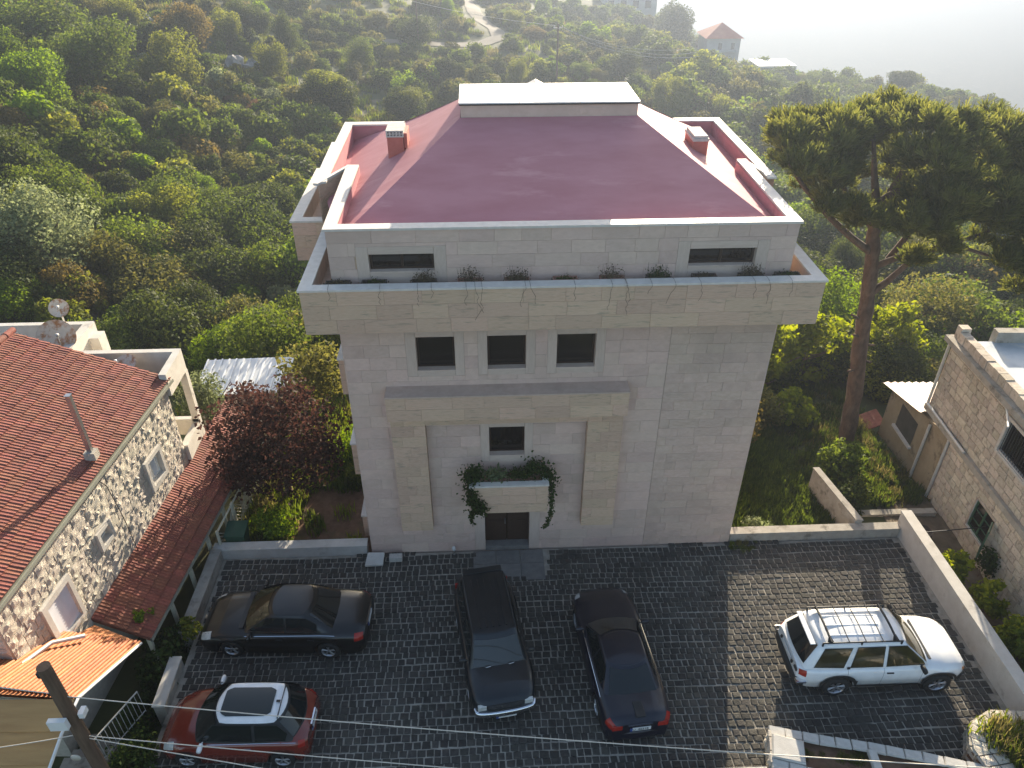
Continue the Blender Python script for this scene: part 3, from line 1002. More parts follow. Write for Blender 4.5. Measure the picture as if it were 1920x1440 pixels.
# main roof
def tile_unit(seed=0):
    r = random.Random(seed)
    xs = [-.5, -.36, -.2, -.05, .0, .14, .3, .45, .5]
    hs = [.35, 1.0, .5, .3, .35, 1.0, .5, .3, .35]
    vs = [(x, -(.25 * h), .5) for x, h in zip(xs, hs)] + [(x, -(.55 + .45 * h), -.5) for x, h in zip(xs, hs)] + [(x, 0, -.5) for x in xs]
    n = len(xs)
    fs = []
    for i in range(n - 1):
        fs += [(n + i, n + i + 1, i + 1, i), (2 * n + i, 2 * n + i + 1, n + i + 1, n + i)]
    return vs, fs
TU = [tile_unit(s) for s in range(3)]
def tiled(part, o, ux, uz, length, slope_len, course, tw, mat, sname='roof_tiles', name='roof_tile', limit=300, th=.055):
    F = frame_m(o, ux, uz)
    ms = []
    nc = round(slope_len / course)
    nt = round(length / tw)
    for j in range(nc):
        for i in range(nt):
            x = -length / 2 + 0
            ms.append(F @ Matrix.Translation(((i + .5) * tw, random.uniform(-.004, .004), (j + .5) * course - .02)) @ Matrix.Rotation(random.uniform(-.012, .012), 4, 'Y') @ Matrix.Diagonal((tw * .985, th, course * 1.10, 1)))
    pieces(name, sname, part, M[mat], TU, ms, limit=limit)
sl = math.atan2(1.45, 4.35)
EZ = 5.0
upl = (-N2 * math.cos(sl) + Vector((0, 0, math.sin(sl))))
mb = MB()
e0, e1 = L2(-8.95, .12, EZ), L2(.22, .12, EZ)
r0, r1 = L2(-8.95, -4.35, EZ + 1.49), L2(.22, -4.35, EZ + 1.49)
f0, f1 = L2(-8.95, -8.8, EZ), L2(.22, -8.8, EZ)
dz = Vector((0, 0, -.09))
for a, b_, c, d in [(e0, e1, r1, r0), (r0, r1, f1, f0)]:
    mb.add([a, b_, c, d, a + dz, b_ + dz, c + dz, d + dz], [(0, 1, 2, 3), (7, 6, 5, 4), (0, 4, 5, 1), (1, 5, 6, 2), (3, 2, 6, 7), (0, 3, 7, 4)])
rf = mb.build('roof', M['tile_red'], lh)
tiled(rf, e0 - E2 * 0 + Vector((0, 0, .006)), E2, upl, 9.17, 4.71, .327, .2085, 'tile_red')
# ridge tiles
ms = []
for i in range(24):
    p = L2(-8.9 + i * .385, -4.35, EZ + 1.5)
    ms.append(p)
mb = MB()
for p in ms:
    mb.tube([p, p + E2 * .40], [.11, .095], 10)
mb.build('ridge_cap', M['tile_red'], rf).location = (0, 0, 0)
mb = MB()
g0, g1 = L2(-8.95, .20, EZ - .05), L2(.22, .20, EZ - .05)
vs = []
prof = [(-.09, .03), (-.09, -.07), (.03, -.07), (.03, .03), (.015, .03), (.015, -.05), (-.075, -.05), (-.075, .03)]
mb.add([g0 + N2 * x + Vector((0, 0, z)) for x, z in prof] + [g1 + N2 * x + Vector((0, 0, z)) for x, z in prof], [(i, (i + 1) % 8, 8 + (i + 1) % 8, 8 + i) for i in range(8)])
mb.build('gutter', M['gutter'], lh)
# lean-to roof along the wall
la = math.atan2(.71, 1.37)
upl2 = (-N2 * math.cos(la) + Vector((0, 0, math.sin(la))))
mb = MB()
q = [L2(-6.30, 1.40, 1.08), L2(3.4, 1.40, 1.08), L2(3.4, .03, 1.79), L2(-6.30, .03, 1.79)]
mb.add(q + [p + dz for p in q], [(0, 1, 2, 3), (7, 6, 5, 4), (0, 4, 5, 1), (1, 5, 6, 2), (2, 6, 7, 3), (3, 7, 4, 0)])
lr = mb.build('lean_to_roof', M['tile_red'], lh)
tiled(lr, q[0] + Vector((0, 0, .006)), E2, upl2, 9.7, 1.54, .327, .2085, 'tile_red')
for s in (-6.2, -4.9, -3.6, -2.3, -1.0, .3, 1.6, 3.2):
    p = L2(s, 1.30, 0)
    mb = MB()
    mb.box(p.x - .05, p.x + .05, p.y - .05, p.y + .05, -1.4, 1.08)
    mb.build('lean_to_post', M['trellis'], lh)
mb = MB()
mb.add([L2(-6.3, 1.46, .96), L2(3.4, 1.46, .96), L2(3.4, 1.46, 1.06), L2(-6.3, 1.46, 1.06), L2(-6.3, 1.40, .96), L2(3.4, 1.40, .96), L2(3.4, 1.40, 1.06), L2(-6.3, 1.40, 1.06)], [(0, 1, 2, 3), (7, 6, 5, 4), (0, 4, 5, 1), (3, 2, 6, 7)])
mb.build('lean_to_gutter', M['gutter'], lh)
# trellis screens below the lean-to eave
for i, s in enumerate((-1.6, -.3, 1.0, 2.3)):
    t = thing('trellis_screen', ['cream wooden trellis screen beside the end of the courtyard wall', 'cream wooden trellis screen behind the green wheelie bin', 'cream wooden trellis screen half hidden by the plum tree', 'cream wooden trellis screen under the far end of the lean-to roof'][i], 'trellis', tuple(L2(s, 1.62, -.95)), 0, 'trellis screens under the lean-to')
    mb = MB()
    a, b_ = L2(s - .62, 1.62, 0), L2(s + .62, 1.62, 0)
    for p in (a, b_):
        mb.box(p.x - .035, p.x + .035, p.y - .035, p.y + .035, -1.2, .95)
    for z in (-1.0, .9):
        mb.tube([(a.x, a.y, z), (b_.x, b_.y, z)], .035, 4, smooth=False)
    mb.build('frame', M['trellis'], t)
    for k in range(-8, 9):
        for sg in (1, -1):
            u0, u1 = k * .155, k * .155 + sg * 1.9
            z0_, z1_ = -1.0, .9
            ta, tb = -.62, .62
            t0 = (ta - u0) / (u1 - u0)
            t1 = (tb - u0) / (u1 - u0)
            lo, hi = max(0, min(t0, t1)), min(1, max(t0, t1))
            if hi - lo < .08:
                continue
            pa = a.lerp(b_, (u0 + (u1 - u0) * lo + .62) / 1.24)
            pb = a.lerp(b_, (u0 + (u1 - u0) * hi + .62) / 1.24)
            lt = MB()
            lt.tube([(pa.x + .01 * sg, pa.y, z0_ + 1.9 * lo), (pb.x + .01 * sg, pb.y, z0_ + 1.9 * hi)], .013, 4, smooth=False)
            lt.build('lath', M['trellis'], t)
# porch roof in front: a sunlit slope and a shaded one
mb = MB()
P1, P2, P3 = Vector((-10.26, -3.86, 1.79)), Vector((-8.60, -4.86, 2.32)), Vector((-8.55, -7.41, 3.89))
P4 = Vector((-13.0, -7.05, 4.1))
P5 = Vector((-13.0, -4.4, 2.25))
mb.add([P1, P2, P3, P4, L2(-8.64, .02, 3.15), P1 + dz, P2 + dz, P3 + dz, P4 + dz, L2(-8.64, .02, 3.15) + dz], [(0, 1, 2, 3, 4), (9, 8, 7, 6, 5), (1, 6, 7, 2), (0, 5, 6, 1)])
pr = mb.build('porch_roof', M['tile_orange'], lh)
dn = (P2 - P3).normalized()
ac = Vector((-1, .16, .045))
mb = MB()
for i in range(46):
    s = i * .095
    top = P3 + ac * s
    bot_len = 3.0
    p0 = top
    # clip at the house wall
    p1 = top + dn * bot_len
    f = 1.0
    for k in range(1, 31):
        p = top + dn * (bot_len * k / 30)
        loc = (p - O2)
        sl_, tl = loc.dot(E2), loc.dot(N2)
        edge = (P2 - P1)
        out = (tl < .03 and sl_ > -8.62) or ((p.x - P1.x) * edge.y - (p.y - P1.y) * edge.x) < -.02
        if out:
            p1 = top + dn * (bot_len * (k - 1) / 30)
            break
    mb.tube([p0 + Vector((0, 0, .012)), p1 + Vector((0, 0, .012))], .04, 6, cap=False)
stuff(mb.build('roof_ribs', M['tile_orange'], pr)).location = (0, 0, 0)
M['boards'] = pm('boards', (.36, .20, .075), (.44, .26, .10), 2, .75, var=.06, bump=.3, stretch=(.4, 4, 1))
for i in range(5):
    mb = MB()
    ya, za = -7.42 - i * .52, 3.90 - i * .30
    yb, zb = ya - .53, za - .28
    xr0, xr1 = -8.57 - i * .12, -8.57 - (i + 1) * .12
    mb.add([(xr0, ya, za), (-13, ya + .02, za + .2), (-13, yb + .02, zb + .2), (xr1, yb, zb), (xr0, ya, za - .06), (-13, ya + .02, za + .14), (-13, yb + .02, zb + .14), (xr1, yb, zb - .06)], [(0, 1, 2, 3), (7, 6, 5, 4), (0, 3, 7, 4), (3, 2, 6, 7)])
    mb.build('roof_board', M['boards'], pr).location = (0, 0, 0)
mb = MB()
mb.tube([P2 + Vector((.04, -.03, .0)), P3 + Vector((.05, 0, .02)), Vector((-8.68, -8.0, 3.6)), Vector((-9.1, -10, 2.4))], .035, 6)
mb.build('porch_edge_trim', M['white_paint'], pr).location = (0, 0, 0)
mb = MB()
mb.tube([L2(-8.75, .25, 3.35), (-10.25, -5.35, 3.05), (-9.75, -4.95, 2.75)], .05, 8)
mb.build('drain_pipe', M['galv'], lh)
# flue standing on the roof
fl = thing('flue_pipe', 'square grey metal flue standing up from the red tiled roof', 'pipe', (-10.36, -1.15, 5.35))
mb = MB()
mb.box(-10.42, -10.30, -1.21, -1.09, 5.2, 7.15)
mb.box(-10.43, -10.29, -1.22, -1.08, 7.14, 7.17)
mb.build('shaft', M['steel'], fl)
mb = MB()
mb.box(-10.50, -10.22, -1.28, -1.02, 5.15, 5.38)
mb.build('flashing', M['concrete'], fl)
cb = MB()
cb.tube([L2(-4.3, .17, 4.8), L2(-4.15, .2, 4.5), L2(-4.0, .2, 3.2), L2(-3.95, .2, 1.85)], .012, 5)
cb.build('wall_cable', M['dark_metal'], lh)
# concrete frame and terrace behind the house
mb = MB()
mb.box(-13.2, -9.72, 3.95, 4.15, 4.45, 5.24)
mb.box(-9.92, -9.70, 2.62, 3.96, 4.46, 5.242)
mb.box(-9.935, -9.705, 3.96, 4.16, -1.2, 4.46)
mb.box(-12.6, -9.73, 3.96, 4.14, 1.9, 2.55)
mb.box(-9.93, -9.71, 2.66, 3.97, 1.85, 2.45)
mb.build('concrete_frame', M['concrete_light'], lh)
mb = MB()
mb.box(-16, -9.92, 2.75, 3.97, 4.3, 4.47)
mb.build('terrace_slab', M['concrete'], lh)
mb = MB()
mb.box(-18, -13.5, 5.85, 6.05, 4.3, 5.25)
mb.box(-13.52, -13.22, 4.16, 6.06, 4.2, 5.248)
mb.box(-13.22, -12.9, 5.4, 5.9, 4.2, 4.95)
mb.build('terrace_parapet', M['concrete_light'], lh)
mb = MB()
mb.box(-18, -13.25, 4.0, 6.0, -1.2, 4.32)
mb.build('rear_wing', M['white_paint'], lh)
def dish(label, loc, rad, az, el, rusty):
    t = thing('satellite_dish', label, 'satellite dish', loc, 0, 'satellite dishes on the left house')
    t['localparts'] = 1
    mt = pm('dish_paint', (.55, .50, .42), (.62, .57, .49), 3, .6, c3=(.36, .17, .07), s3=1.4 / rad, c3lo=.5 if rusty else .62)
    d = MB()
    prof = [(rad * k / 8, .28 * rad * (k / 8) ** 2) for k in range(9)]
    d.lathe(prof, 24)
    d.lathe([(r + .012 if r else 0, h - .015) for r, h in prof][::-1], 24)
    ob = d.build('reflector', mt, t)
    rot = Matrix.Rotation(az, 4, 'Z') @ Matrix.Rotation(PI / 2 - el, 4, 'X')
    ob.matrix_basis = Matrix.Translation((0, 0, rad * 1.15)) @ rot
    d = MB()
    d.tube([(0, 0, -.3), (0, 0, rad * 1.1)], .028, 8)
    d.build('mast', M['galv'], t)
    d = MB()
    tip = (rot @ Vector((0, 0, rad * 1.0))) + Vector((0, 0, rad * 1.15))
    base = (rot @ Vector((0, -rad * .95, .26 * rad))) + Vector((0, 0, rad * 1.15))
    d.tube([base, tip], .014, 6)
    d.lathe([(.0, -.05), (.045, -.05), (.045, .05), (0, .05)], 10, c=tip)
    d.build('feed_arm', M['galv'], t)
    return t
dish('large rusty satellite dish on the flat terrace behind the tiled roof', (-13.75, 4.6, 4.85), .55, R(38), R(32), True)
dish('small satellite dish on a tall mast, highest of the dishes behind the tiled roof', (-14.3, 6.2, 5.35), .30, R(25), R(30), True)
dish('satellite dish lying low behind the corner parapet of the terrace', (-11.2, 3.3, 4.55), .45, R(-30), R(60), True)
dish('pale satellite dish on the ground by the metal shed roof', (-9.3, 6.3, .5), .42, R(-60), R(25), False)

# metal-roofed shed behind the plum tree
sh = thing('shed', 'small shed with a ribbed white metal roof behind the dark plum tree', 'shed', (-9.6, 8.6, -1))
mb = MB()
q = [Vector(p) for p in [(-11.4, 7.5, .95), (-7.85, 7.9, 1.0), (-7.85, 9.9, 1.25), (-11.4, 9.85, 1.2)]]
mb.add(q + [p + Vector((0, 0, -.03)) for p in q], [(0, 1, 2, 3), (7, 6, 5, 4), (0, 4, 5, 1), (1, 5, 6, 2), (2, 6, 7, 3), (3, 7, 4, 0)])
sr = mb.build('roof_sheet', M['white_panel_edge'], sh)
for i in range(13):
    mb = MB()
    x = -11.35 + i * .288
    mb.box(x - .03, x + .03, 7.55 + .1 * i / 12, 9.85, 1.0, 1.04)
    o = mb.build('roof_rib', M['white_panel'], sr)
    o.location = (0, 0, 0)
    for v in o.data.vertices:
        v.co.z += (v.co.y - 7.5) * .105 - .03
for x, yy in ((-11.2, 7.7), (-8.05, 8.1), (-8.05, 9.6), (-11.2, 9.6)):
    mb = MB()
    mb.box(x - .05, x + .05, yy - .05, yy + .05, -1.5, 1.0)
    mb.build('post', M['concrete'], sh)
mb = MB()
mb.box(-11.25, -8.0, 9.7, 9.78, -1.5, 1.1)
mb.build('rear_wall', M['concrete'], sh)

# ------------------------------------------------------------------ right neighbour: block-stone house
E3 = Vector((.0513, .9987, 0))
N3 = Vector((-.9987, .0513, 0))      # outward, towards the courtyard
O3 = Vector((15.89, 2.63, 0))
def L3(s, t, z):
    return O3 + E3 * s + N3 * t + Vector((0, 0, z))
def box3(mb, s0, s1, t0, t1, z0, z1):
    vs = [L3(s, t, z) for z in (z0, z1) for t in (t0, t1) for s in (s0, s1)]
    mb.add(vs, [(0, 2, 3, 1), (4, 5, 7, 6), (0, 1, 5, 4), (2, 6, 7, 3), (0, 4, 6, 2), (1, 3, 7, 5)])
rh = thing('block_house', 'two-storey house of pale squared stone blocks at the right edge', 'house', tuple(L3(-3, -3, -1.1)))
F3 = frame_m(O3, -E3, (0, 0, 1))     # local x runs towards the viewer
OQ = {'green': (2.25, 3.30, .08, 1.18), 'upper': (2.16, 3.66, 3.18, 4.27)}
mb = MB()
wall_quads(mb, F3, 0, 9.5, -1.3, 1.84, [OQ['green']])
wall_quads(mb, F3, -1.8, 9.5, 2.04, 4.66, [OQ['upper']])
mb.quad(L3(1.8, 0, 2.04), L3(1.8, -6, 2.04), L3(1.8, -6, 4.66), L3(1.8, 0, 4.66))
mb.quad(L3(0, 0, -1.3), L3(0, -6, -1.3), L3(0, -6, 1.9), L3(0, 0, 1.9))
mb.build('wall', M['mortar'], rh)
bu = [unit_rock(s + 40, .30, 3, .03) for s in range(8)]
ms = []
for r in courses(0.06, 9.5, -1.05, 1.83, .262, .40, [(2.20, 3.35, .02, 1.22)], .28) + courses(-1.76, 9.5, 2.05, 4.64, .262, .40, [(2.04, 3.78, 3.06, 4.39)], .28):
    a, b_, c, d = r
    ms.append(F3 @ Matrix.Translation(((a + b_) / 2, 0, (c + d) / 2)) @ Matrix.Diagonal((b_ - a - .016, random.uniform(.028, .05), d - c - .016, 1)))
pieces('wall_block', 'wall_blocks', rh, M['block_stone'], bu, ms)
mb = MB()
box3(mb, -9.5, 1.86, -.35, .13, 1.835, 2.045)
mb.build('floor_band', M['concrete'], rh)
mb = MB()
box3(mb, -9.5, 1.95, -.30, .26, 4.655, 4.84)
mb.build('cornice', M['concrete'], rh)
mb = MB()
box3(mb, -9.5, 0, -.2, .10, -1.45, -1.06)
mb.build('plinth', M['plaster'], rh)
for i in range(24):
    s = 1.55 - i * .36
    mb = MB()
    j = random.uniform(-.02, .02)
    box3(mb, s - .345, s, -.22 + j, .06 + j, 4.845, 5.16 + random.uniform(-.025, .03))
    o = mb.build('parapet_block', M['block_stone'], rh)
mb = MB()
box3(mb, 1.55, 1.85, -.3, .02, 4.845, 5.28)
mb.build('corner_block', M['block_stone'], rh)
mb = MB()
box3(mb, 1.30, 1.62, -7, -1.05, 4.7, 5.30)
mb.build('rear_parapet', M['concrete'], rh)
M['roof_coat'] = pm('roof_coat', (.40, .45, .50), (.55, .59, .62), 1.2, .5, c3=(.62, .60, .56), s3=1.0, bump=.15)
mb = MB()
box3(mb, -9.5, 1.4, -7, -.2, 4.62, 4.90)
mb.build('roof_deck', M['roof_coat'], rh)
w = window(F3, OQ['upper'], rh, depth=.14, mull=1, mat_f='dark_metal', rev='concrete_light')
mb = MB()
for k in range(13):
    x = 2.2 + k * .118
    pa, pb = F3 @ Vector((x, -.0, 3.18)), F3 @ Vector((x, -.0, 4.27))
    mb.tube([pa, pb], .012, 4, smooth=False)
mb.build('window_grille', M['dark_metal'], w).location = (0, 0, 0)
mb = MB()
a, b_, c, d = OQ['upper']
for q in [(a - .11, a, c - .11, d + .11), (b_, b_ + .11, c - .11, d + .11), (a, b_, d, d + .11), (a, b_, c - .11, c - .03)]:
    vs = [F3 @ Vector(p) for p in [(q[0], -.06, q[2]), (q[1], -.06, q[2]), (q[1], -.06, q[3]), (q[0], -.06, q[3]), (q[0], 0, q[2]), (q[1], 0, q[2]), (q[1], 0, q[3]), (q[0], 0, q[3])]]
    mb.add(vs, [(0, 1, 2, 3), (0, 4, 5, 1), (1, 5, 6, 2), (2, 6, 7, 3), (3, 7, 4, 0)])
mb.build('window_surround', M['concrete_light'], rh)
M['green_paint'] = pm('green_paint', (.035, .085, .045), (.05, .11, .06), 4, .5)
w = window(F3, OQ['green'], rh, depth=.10, mull=1, bars=2, mat_f='green_paint', rev='concrete_light')
mb = MB()
p0, p1 = F3 @ Vector((3.30, -.05, 0)), F3 @ Vector((3.75, -.40, 0))
for z in np.linspace(.12, 1.08, 11):
    mb.add([(p0.x, p0.y, z), (p1.x, p1.y, z), (p1.x - .03, p1.y, z + .075), (p0.x - .03, p0.y, z + .075)], [(0, 1, 2, 3)])
mb.tube([(p1.x, p1.y, .08), (p1.x, p1.y, 1.18)], .03, 4, smooth=False)
mb.tube([(p0.x, p0.y, 1.17), (p1.x, p1.y, 1.17)], .03, 4, smooth=False)
mb.tube([(p0.x, p0.y, .1), (p1.x, p1.y, .1)], .03, 4, smooth=False)
mb.build('green_shutter', M['green_paint'], w).location = (0, 0, 0)
# plastered annex with corrugated roof
mb = MB()
box3(mb, .02, 4.3, -3.6, -.01, -3.6, 1.0)
mb.add([L3(.02, -.01, 1.0), L3(4.3, -.01, 1.0), L3(4.3, -3.6, 1.0), L3(.02, -3.6, 1.0), L3(.02, -.01, 1.84), L3(4.3, -.01, 1.02), L3(4.3, -3.6, 1.02), L3(.02, -3.6, 1.84)], [(0, 1, 5, 4), (1, 2, 6, 5), (2, 3, 7, 6), (3, 0, 4, 7), (4, 5, 6, 7)])
mb.build('annex_wall', M['plaster'], rh)
mb = MB()
ny = 60
vs, fs = [], []
for i in range(ny + 1):
    t = -3.9 + 4.2 * i / ny
    for s, z in ((1.75, 1.72), (4.62, 1.06)):
        vs.append(L3(s, t, z + .035 * math.sin(i * PI / 2)))
for i in range(ny):
    fs.append((2 * i, 2 * i + 2, 2 * i + 3, 2 * i + 1))
mb.add(vs, fs)
mb.build('corrugated_roof', M['corrugated'], rh)
F3a = frame_m(L3(0, -.01, 0), -E3, (0, 0, 1))
mb = MB()
aw = (-3.32, -1.98, -.06, .96)
vs = [F3a @ Vector(p) for p in [(aw[0], -.012, aw[2]), (aw[1], -.012, aw[2]), (aw[1], -.012, aw[3]), (aw[0], -.012, aw[3])]]
mb.add(vs, [(0, 1, 2, 3)])
M['board_dark'] = pm('board_dark', (.05, .045, .035), (.07, .06, .05), 3, .6)
mb.build('annex_window', M['board_dark'], rh)
mb = MB()
box3(mb, 1.9, 3.4, -.02, .10, -.16, -.07)
mb.build('annex_sill', M['concrete_light'], rh)
mb = MB()
for s, z0, z1 in ((1.25, -2.6, 1.5), (.0, -1.2, 1.83)):
    mb.tube([L3(s, .06, z0), L3(s, .06, z1)], .05, 8)
mb.tube([L3(1.8, .07, 2.06), L3(1.83, .07, 4.66)], .05, 8)
mb.tube([L3(1.75, .10, 2.09), L3(-1.0, .14, 2.08)], .05, 8)
mb.build('drainpipe', M['galv'], rh)
mb = MB()
mb.tube([L3(-2.0, .2, 4.62), L3(-2.9, .62, 4.60)], .035, 6)
mb.build('spout', M['galv'], rh)
mb = MB()
mb.tube([(13.5, -.6, .75), (15.9, -.4, .72)], .018, 5)
tag(mb.build('iron_bar', M['dark_metal']), 'thin dark iron bar spanning from the courtyard wall to the block house', 'bar')
# small tiled awning on the annex
aw_ = thing('tiled_awning', 'tiny red tiled awning on the far side of the plastered annex', 'awning', tuple(L3(4.9, .2, -1.0)))
mb = MB()
q = [L3(4.3, .9, -1.3), L3(5.3, .9, -1.3), L3(5.3, -.2, -.75), L3(4.3, -.2, -.75)]
mb.add(q + [p + Vector((0, 0, -.05)) for p in q], [(0, 1, 2, 3), (7, 6, 5, 4), (0, 4, 5, 1), (1, 5, 6, 2), (2, 6, 7, 3), (3, 7, 4, 0)])
ab = mb.build('awning_deck', M['tile_red'], aw_)
up3 = (q[2] - q[1]).normalized()
tiled(ab, q[0] + Vector((0, 0, .01)), E3, up3, 1.0, 1.22, .3, .2, 'tile_red')

# ------------------------------------------------------------------ loose things on the ground
t = thing('stone_offcut', 'pale square stone slab leaning on blocks by the villa corner', 'stone slab', (-3.5, -.4, 0))
mb = MB()
mb.prism([(-3.85, -.62), (-3.30, -.60), (-3.28, -.18), (-3.80, -.16)], [.06, .06, .14, .14], [.13, .13, .21, .21])
mb.prism([(-3.7, -.5), (-3.4, -.5), (-3.4, -.25), (-3.7, -.25)], 0, .07)
mb.build('slab', M['concrete_light'], t)
tag(MB().box(-3.12, -2.72, -.42, -.22, 0.02, .19).build('concrete_block', M['block']), 'small grey concrete block by the villa corner next to the leaning slab', 'block')
t = thing('vent_pipe', 'short pale standpipe in front of the villa wall left of the door', 'pipe', (-1.1, -.16, 0))
mb = MB()
mb.tube([(-1.1, -.16, 0), (-1.1, -.16, .30), (-1.1, -.21, .36)], .045, 10)
mb.lathe([(.06, 0), (.06, .05), (.0, .05)], 10, c=(-1.1, -.16, .22))
mb.build('pipe_body', M['galv'], t)
# bin
t = thing('wheelie_bin', 'green plastic wheelie bin behind the low wall near the plum tree', 'bin', (-8.02, .62, -.35))
M['bin_green'] = pm('bin_green', (.015, .06, .035), (.02, .075, .045), 5, .5)
mb = MB()
mb.prism([(-8.26, .38), (-7.76, .38), (-7.76, .88), (-8.26, .88)], -.33, .0)
mb.add([(-8.22, .42, -.33), (-7.8, .42, -.33), (-7.8, .86, -.33), (-8.22, .86, -.33), (-8.32, .34, .55), (-7.72, .34, .55), (-7.72, .92, .55), (-8.32, .92, .55)], [(0, 1, 5, 4), (1, 2, 6, 5), (2, 3, 7, 6), (3, 0, 4, 7), (0, 3, 2, 1)])
mb.build('bin_body', M['bin_green'], t)
mb = MB()
mb.prism([(-8.34, .32), (-7.70, .32), (-7.70, .96), (-8.34, .96)], [.56, .56, .60, .60], [.60, .60, .68, .68])
mb.tube([(-8.3, .98, .6), (-7.74, .98, .6)], .025, 6)
mb.build('lid', M['bin_green'], t)
for x in (-8.28, -7.78):
    mb = MB()
    mb.tube([(x - .04, .86, -.25), (x + .04, .86, -.25)], .11, 12)
    mb.build('wheel', M['dark_metal'], t)
# barrel on the right
t = thing('barrel', 'dark rusty barrel standing by the corner of the right courtyard wall', 'barrel', (14.35, .3, -1.0))
M['barrel'] = pm('barrel', (.03, .025, .022), (.06, .04, .03), 3, .7)
mb = MB()
mb.lathe([(0, .78), (.27, .78), (.29, .85), (.30, .85), (.30, .55), (.315, .54), (.30, .53), (.30, .28), (.315, .27), (.30, .26), (.30, 0), (0, 0)], 20, c=(14.35, .3, -.95))
mb.build('drum', M['barrel'], t)
t = thing('plank', 'weathered plank leaning on the wall of the plastered annex', 'plank', tuple(L3(1.9, .4, -3)))
mb = MB()
a, b_ = L3(3.2, .75, -2.3), L3(1.0, .15, -.9)
mb.tube([a, b_], .06, 4, smooth=False)
mb.build('board', M['trellis'], t)
# rubble stones at the foot of the block house
rnd = random.Random(12)
ru = []
for k in range(6):
    vs, fs = unit_rock(70 + k, .5, 3, .1)
    me = bpy.data.meshes.new('rubble_stone')
    me.from_pydata(vs, [], fs)
    me.materials.append(M['rough_stone'])
    ru.append(me)
def scatter_rocks(name, label, cat, group, spots, meshes):
    for (x, y, z, sx, sy, sz) in spots:
        o = bpy.data.objects.new(name, rnd.choice(meshes))
        COL.objects.link(o)
        o.matrix_basis = Matrix.Translation((x, y, z)) @ Matrix.Rotation(rnd.uniform(0, 6.28), 4, 'Z') @ Matrix.Rotation(-PI / 2 + rnd.uniform(-.3, .3), 4, 'X') @ Matrix.Diagonal((sx, sz, sy, 1))
        tag(o, label, cat, group)
scatter_rocks('rubble_stone', 'pale loose rubble stone heaped at the foot of the block house', 'stone', 'rubble stones by the block house', [(15.3 + rnd.uniform(-.5, .3), 1.2 + rnd.uniform(-.9, 1.3), -1.1 + rnd.uniform(0, .12), rnd.uniform(.2, .45), rnd.uniform(.2, .4), rnd.uniform(.15, .3)) for _ in range(22)], ru)
tag(MB().box(12.6, 15.6, 1.55, 1.8, -1.3, -.55).build('step_wall', M['concrete']), 'low crumbling cross wall behind the right courtyard corner', 'wall')

# ------------------------------------------------------------------ rough stone planter in the right foreground
pw = thing('stone_planter', 'low rubble-stone planter wall in the bottom right foreground', 'wall', (8.5, -7.4, 0))
path = [(6.75, -6.72), (7.9, -7.02), (9.0, -7.25), (10.2, -7.55), (11.6, -7.95)]
def off(p, q, d):
    v = Vector((q[0] - p[0], q[1] - p[1]))
    n_ = Vector((v.y, -v.x)).normalized()
    return (p[0] + n_.x * d, p[1] + n_.y * d)
inner = path
outer = [(6.55, -7.55), (7.7, -7.9), (8.9, -8.15), (10.0, -8.5), (11.3, -9.0)]
mb = MB()
for i in range(4):
    mb.prism([inner[i], inner[i + 1], outer[i + 1], outer[i]], -.3, .36)
mb.build('planter_core', M['soil'], pw)
ms_ = []
rnd = random.Random(5)
def stone_row(pa, pb, z0, z1, out, n, rows):
    pa, pb = Vector((*pa, 0)), Vector((*pb, 0))
    d = (pb - pa)
    Ln = d.length
    u = d.normalized()
    res = []
    # local x along u with outward to the left or right
    ux = u if out > 0 else -u
    o = pa if out > 0 else pb
    F = frame_m(o, ux, (0, 0, 1))
    for a, b_, c, d2 in courses(0, Ln, z0, z1, (z1 - z0) / rows, Ln / n, [], .35, rnd):
        res.append(F @ Matrix.Translation(((a + b_) / 2, 0.06, (c + d2) / 2)) @ Matrix.Diagonal((b_ - a - .02, rnd.uniform(.12, .18), d2 - c - .018, 1)))
    return res
for i in range(4):
    ms_ += stone_row(outer[i], outer[i + 1], -.02, .50, 1, 4, 2)
    ms_ += stone_row(inner[i], inner[i + 1], -.02, .48, -1, 4, 2)
ms_ += stone_row(outer[0], inner[0], -.02, .55, -1, 3, 2)
pieces('wall_stone', 'wall_stones', pw, M['rough_stone'], [unit_rock(90 + s, .4, 3, .04) for s in range(6)], ms_)
ms_ = []
for i in range(4):
    for a, b_ in ((inner[i], inner[i + 1]), (outer[i], outer[i + 1])):
        a, b_ = Vector((*a, .47)), Vector((*b_, .47))
        for k in range(3):
            p = a.lerp(b_, (k + .5) / 3)
            ux = (b_ - a).normalized()
            F = frame_m(p, ux, Vector((-ux.y, ux.x, 0)))
            ms_.append(F @ Matrix.Diagonal(((b_ - a).length / 3 - .012, .07, .24, 1)))
F = frame_m((7.05, -7.25, .47), (1, -.28, 0), (.28, 1, 0))
ms_.append(F @ Matrix.Diagonal((.75, .14, .60, 1)))
F = frame_m((9.0, -7.72, .47), (.1, 1, 0), (-1, .1, 0))
ms_.append(F @ Matrix.Diagonal((.78, .12, .2, 1)))
pieces('coping_stone', 'coping_stones', pw, M['concrete_light'], [unit_slab(.05, .03, s) for s in range(5)], ms_)
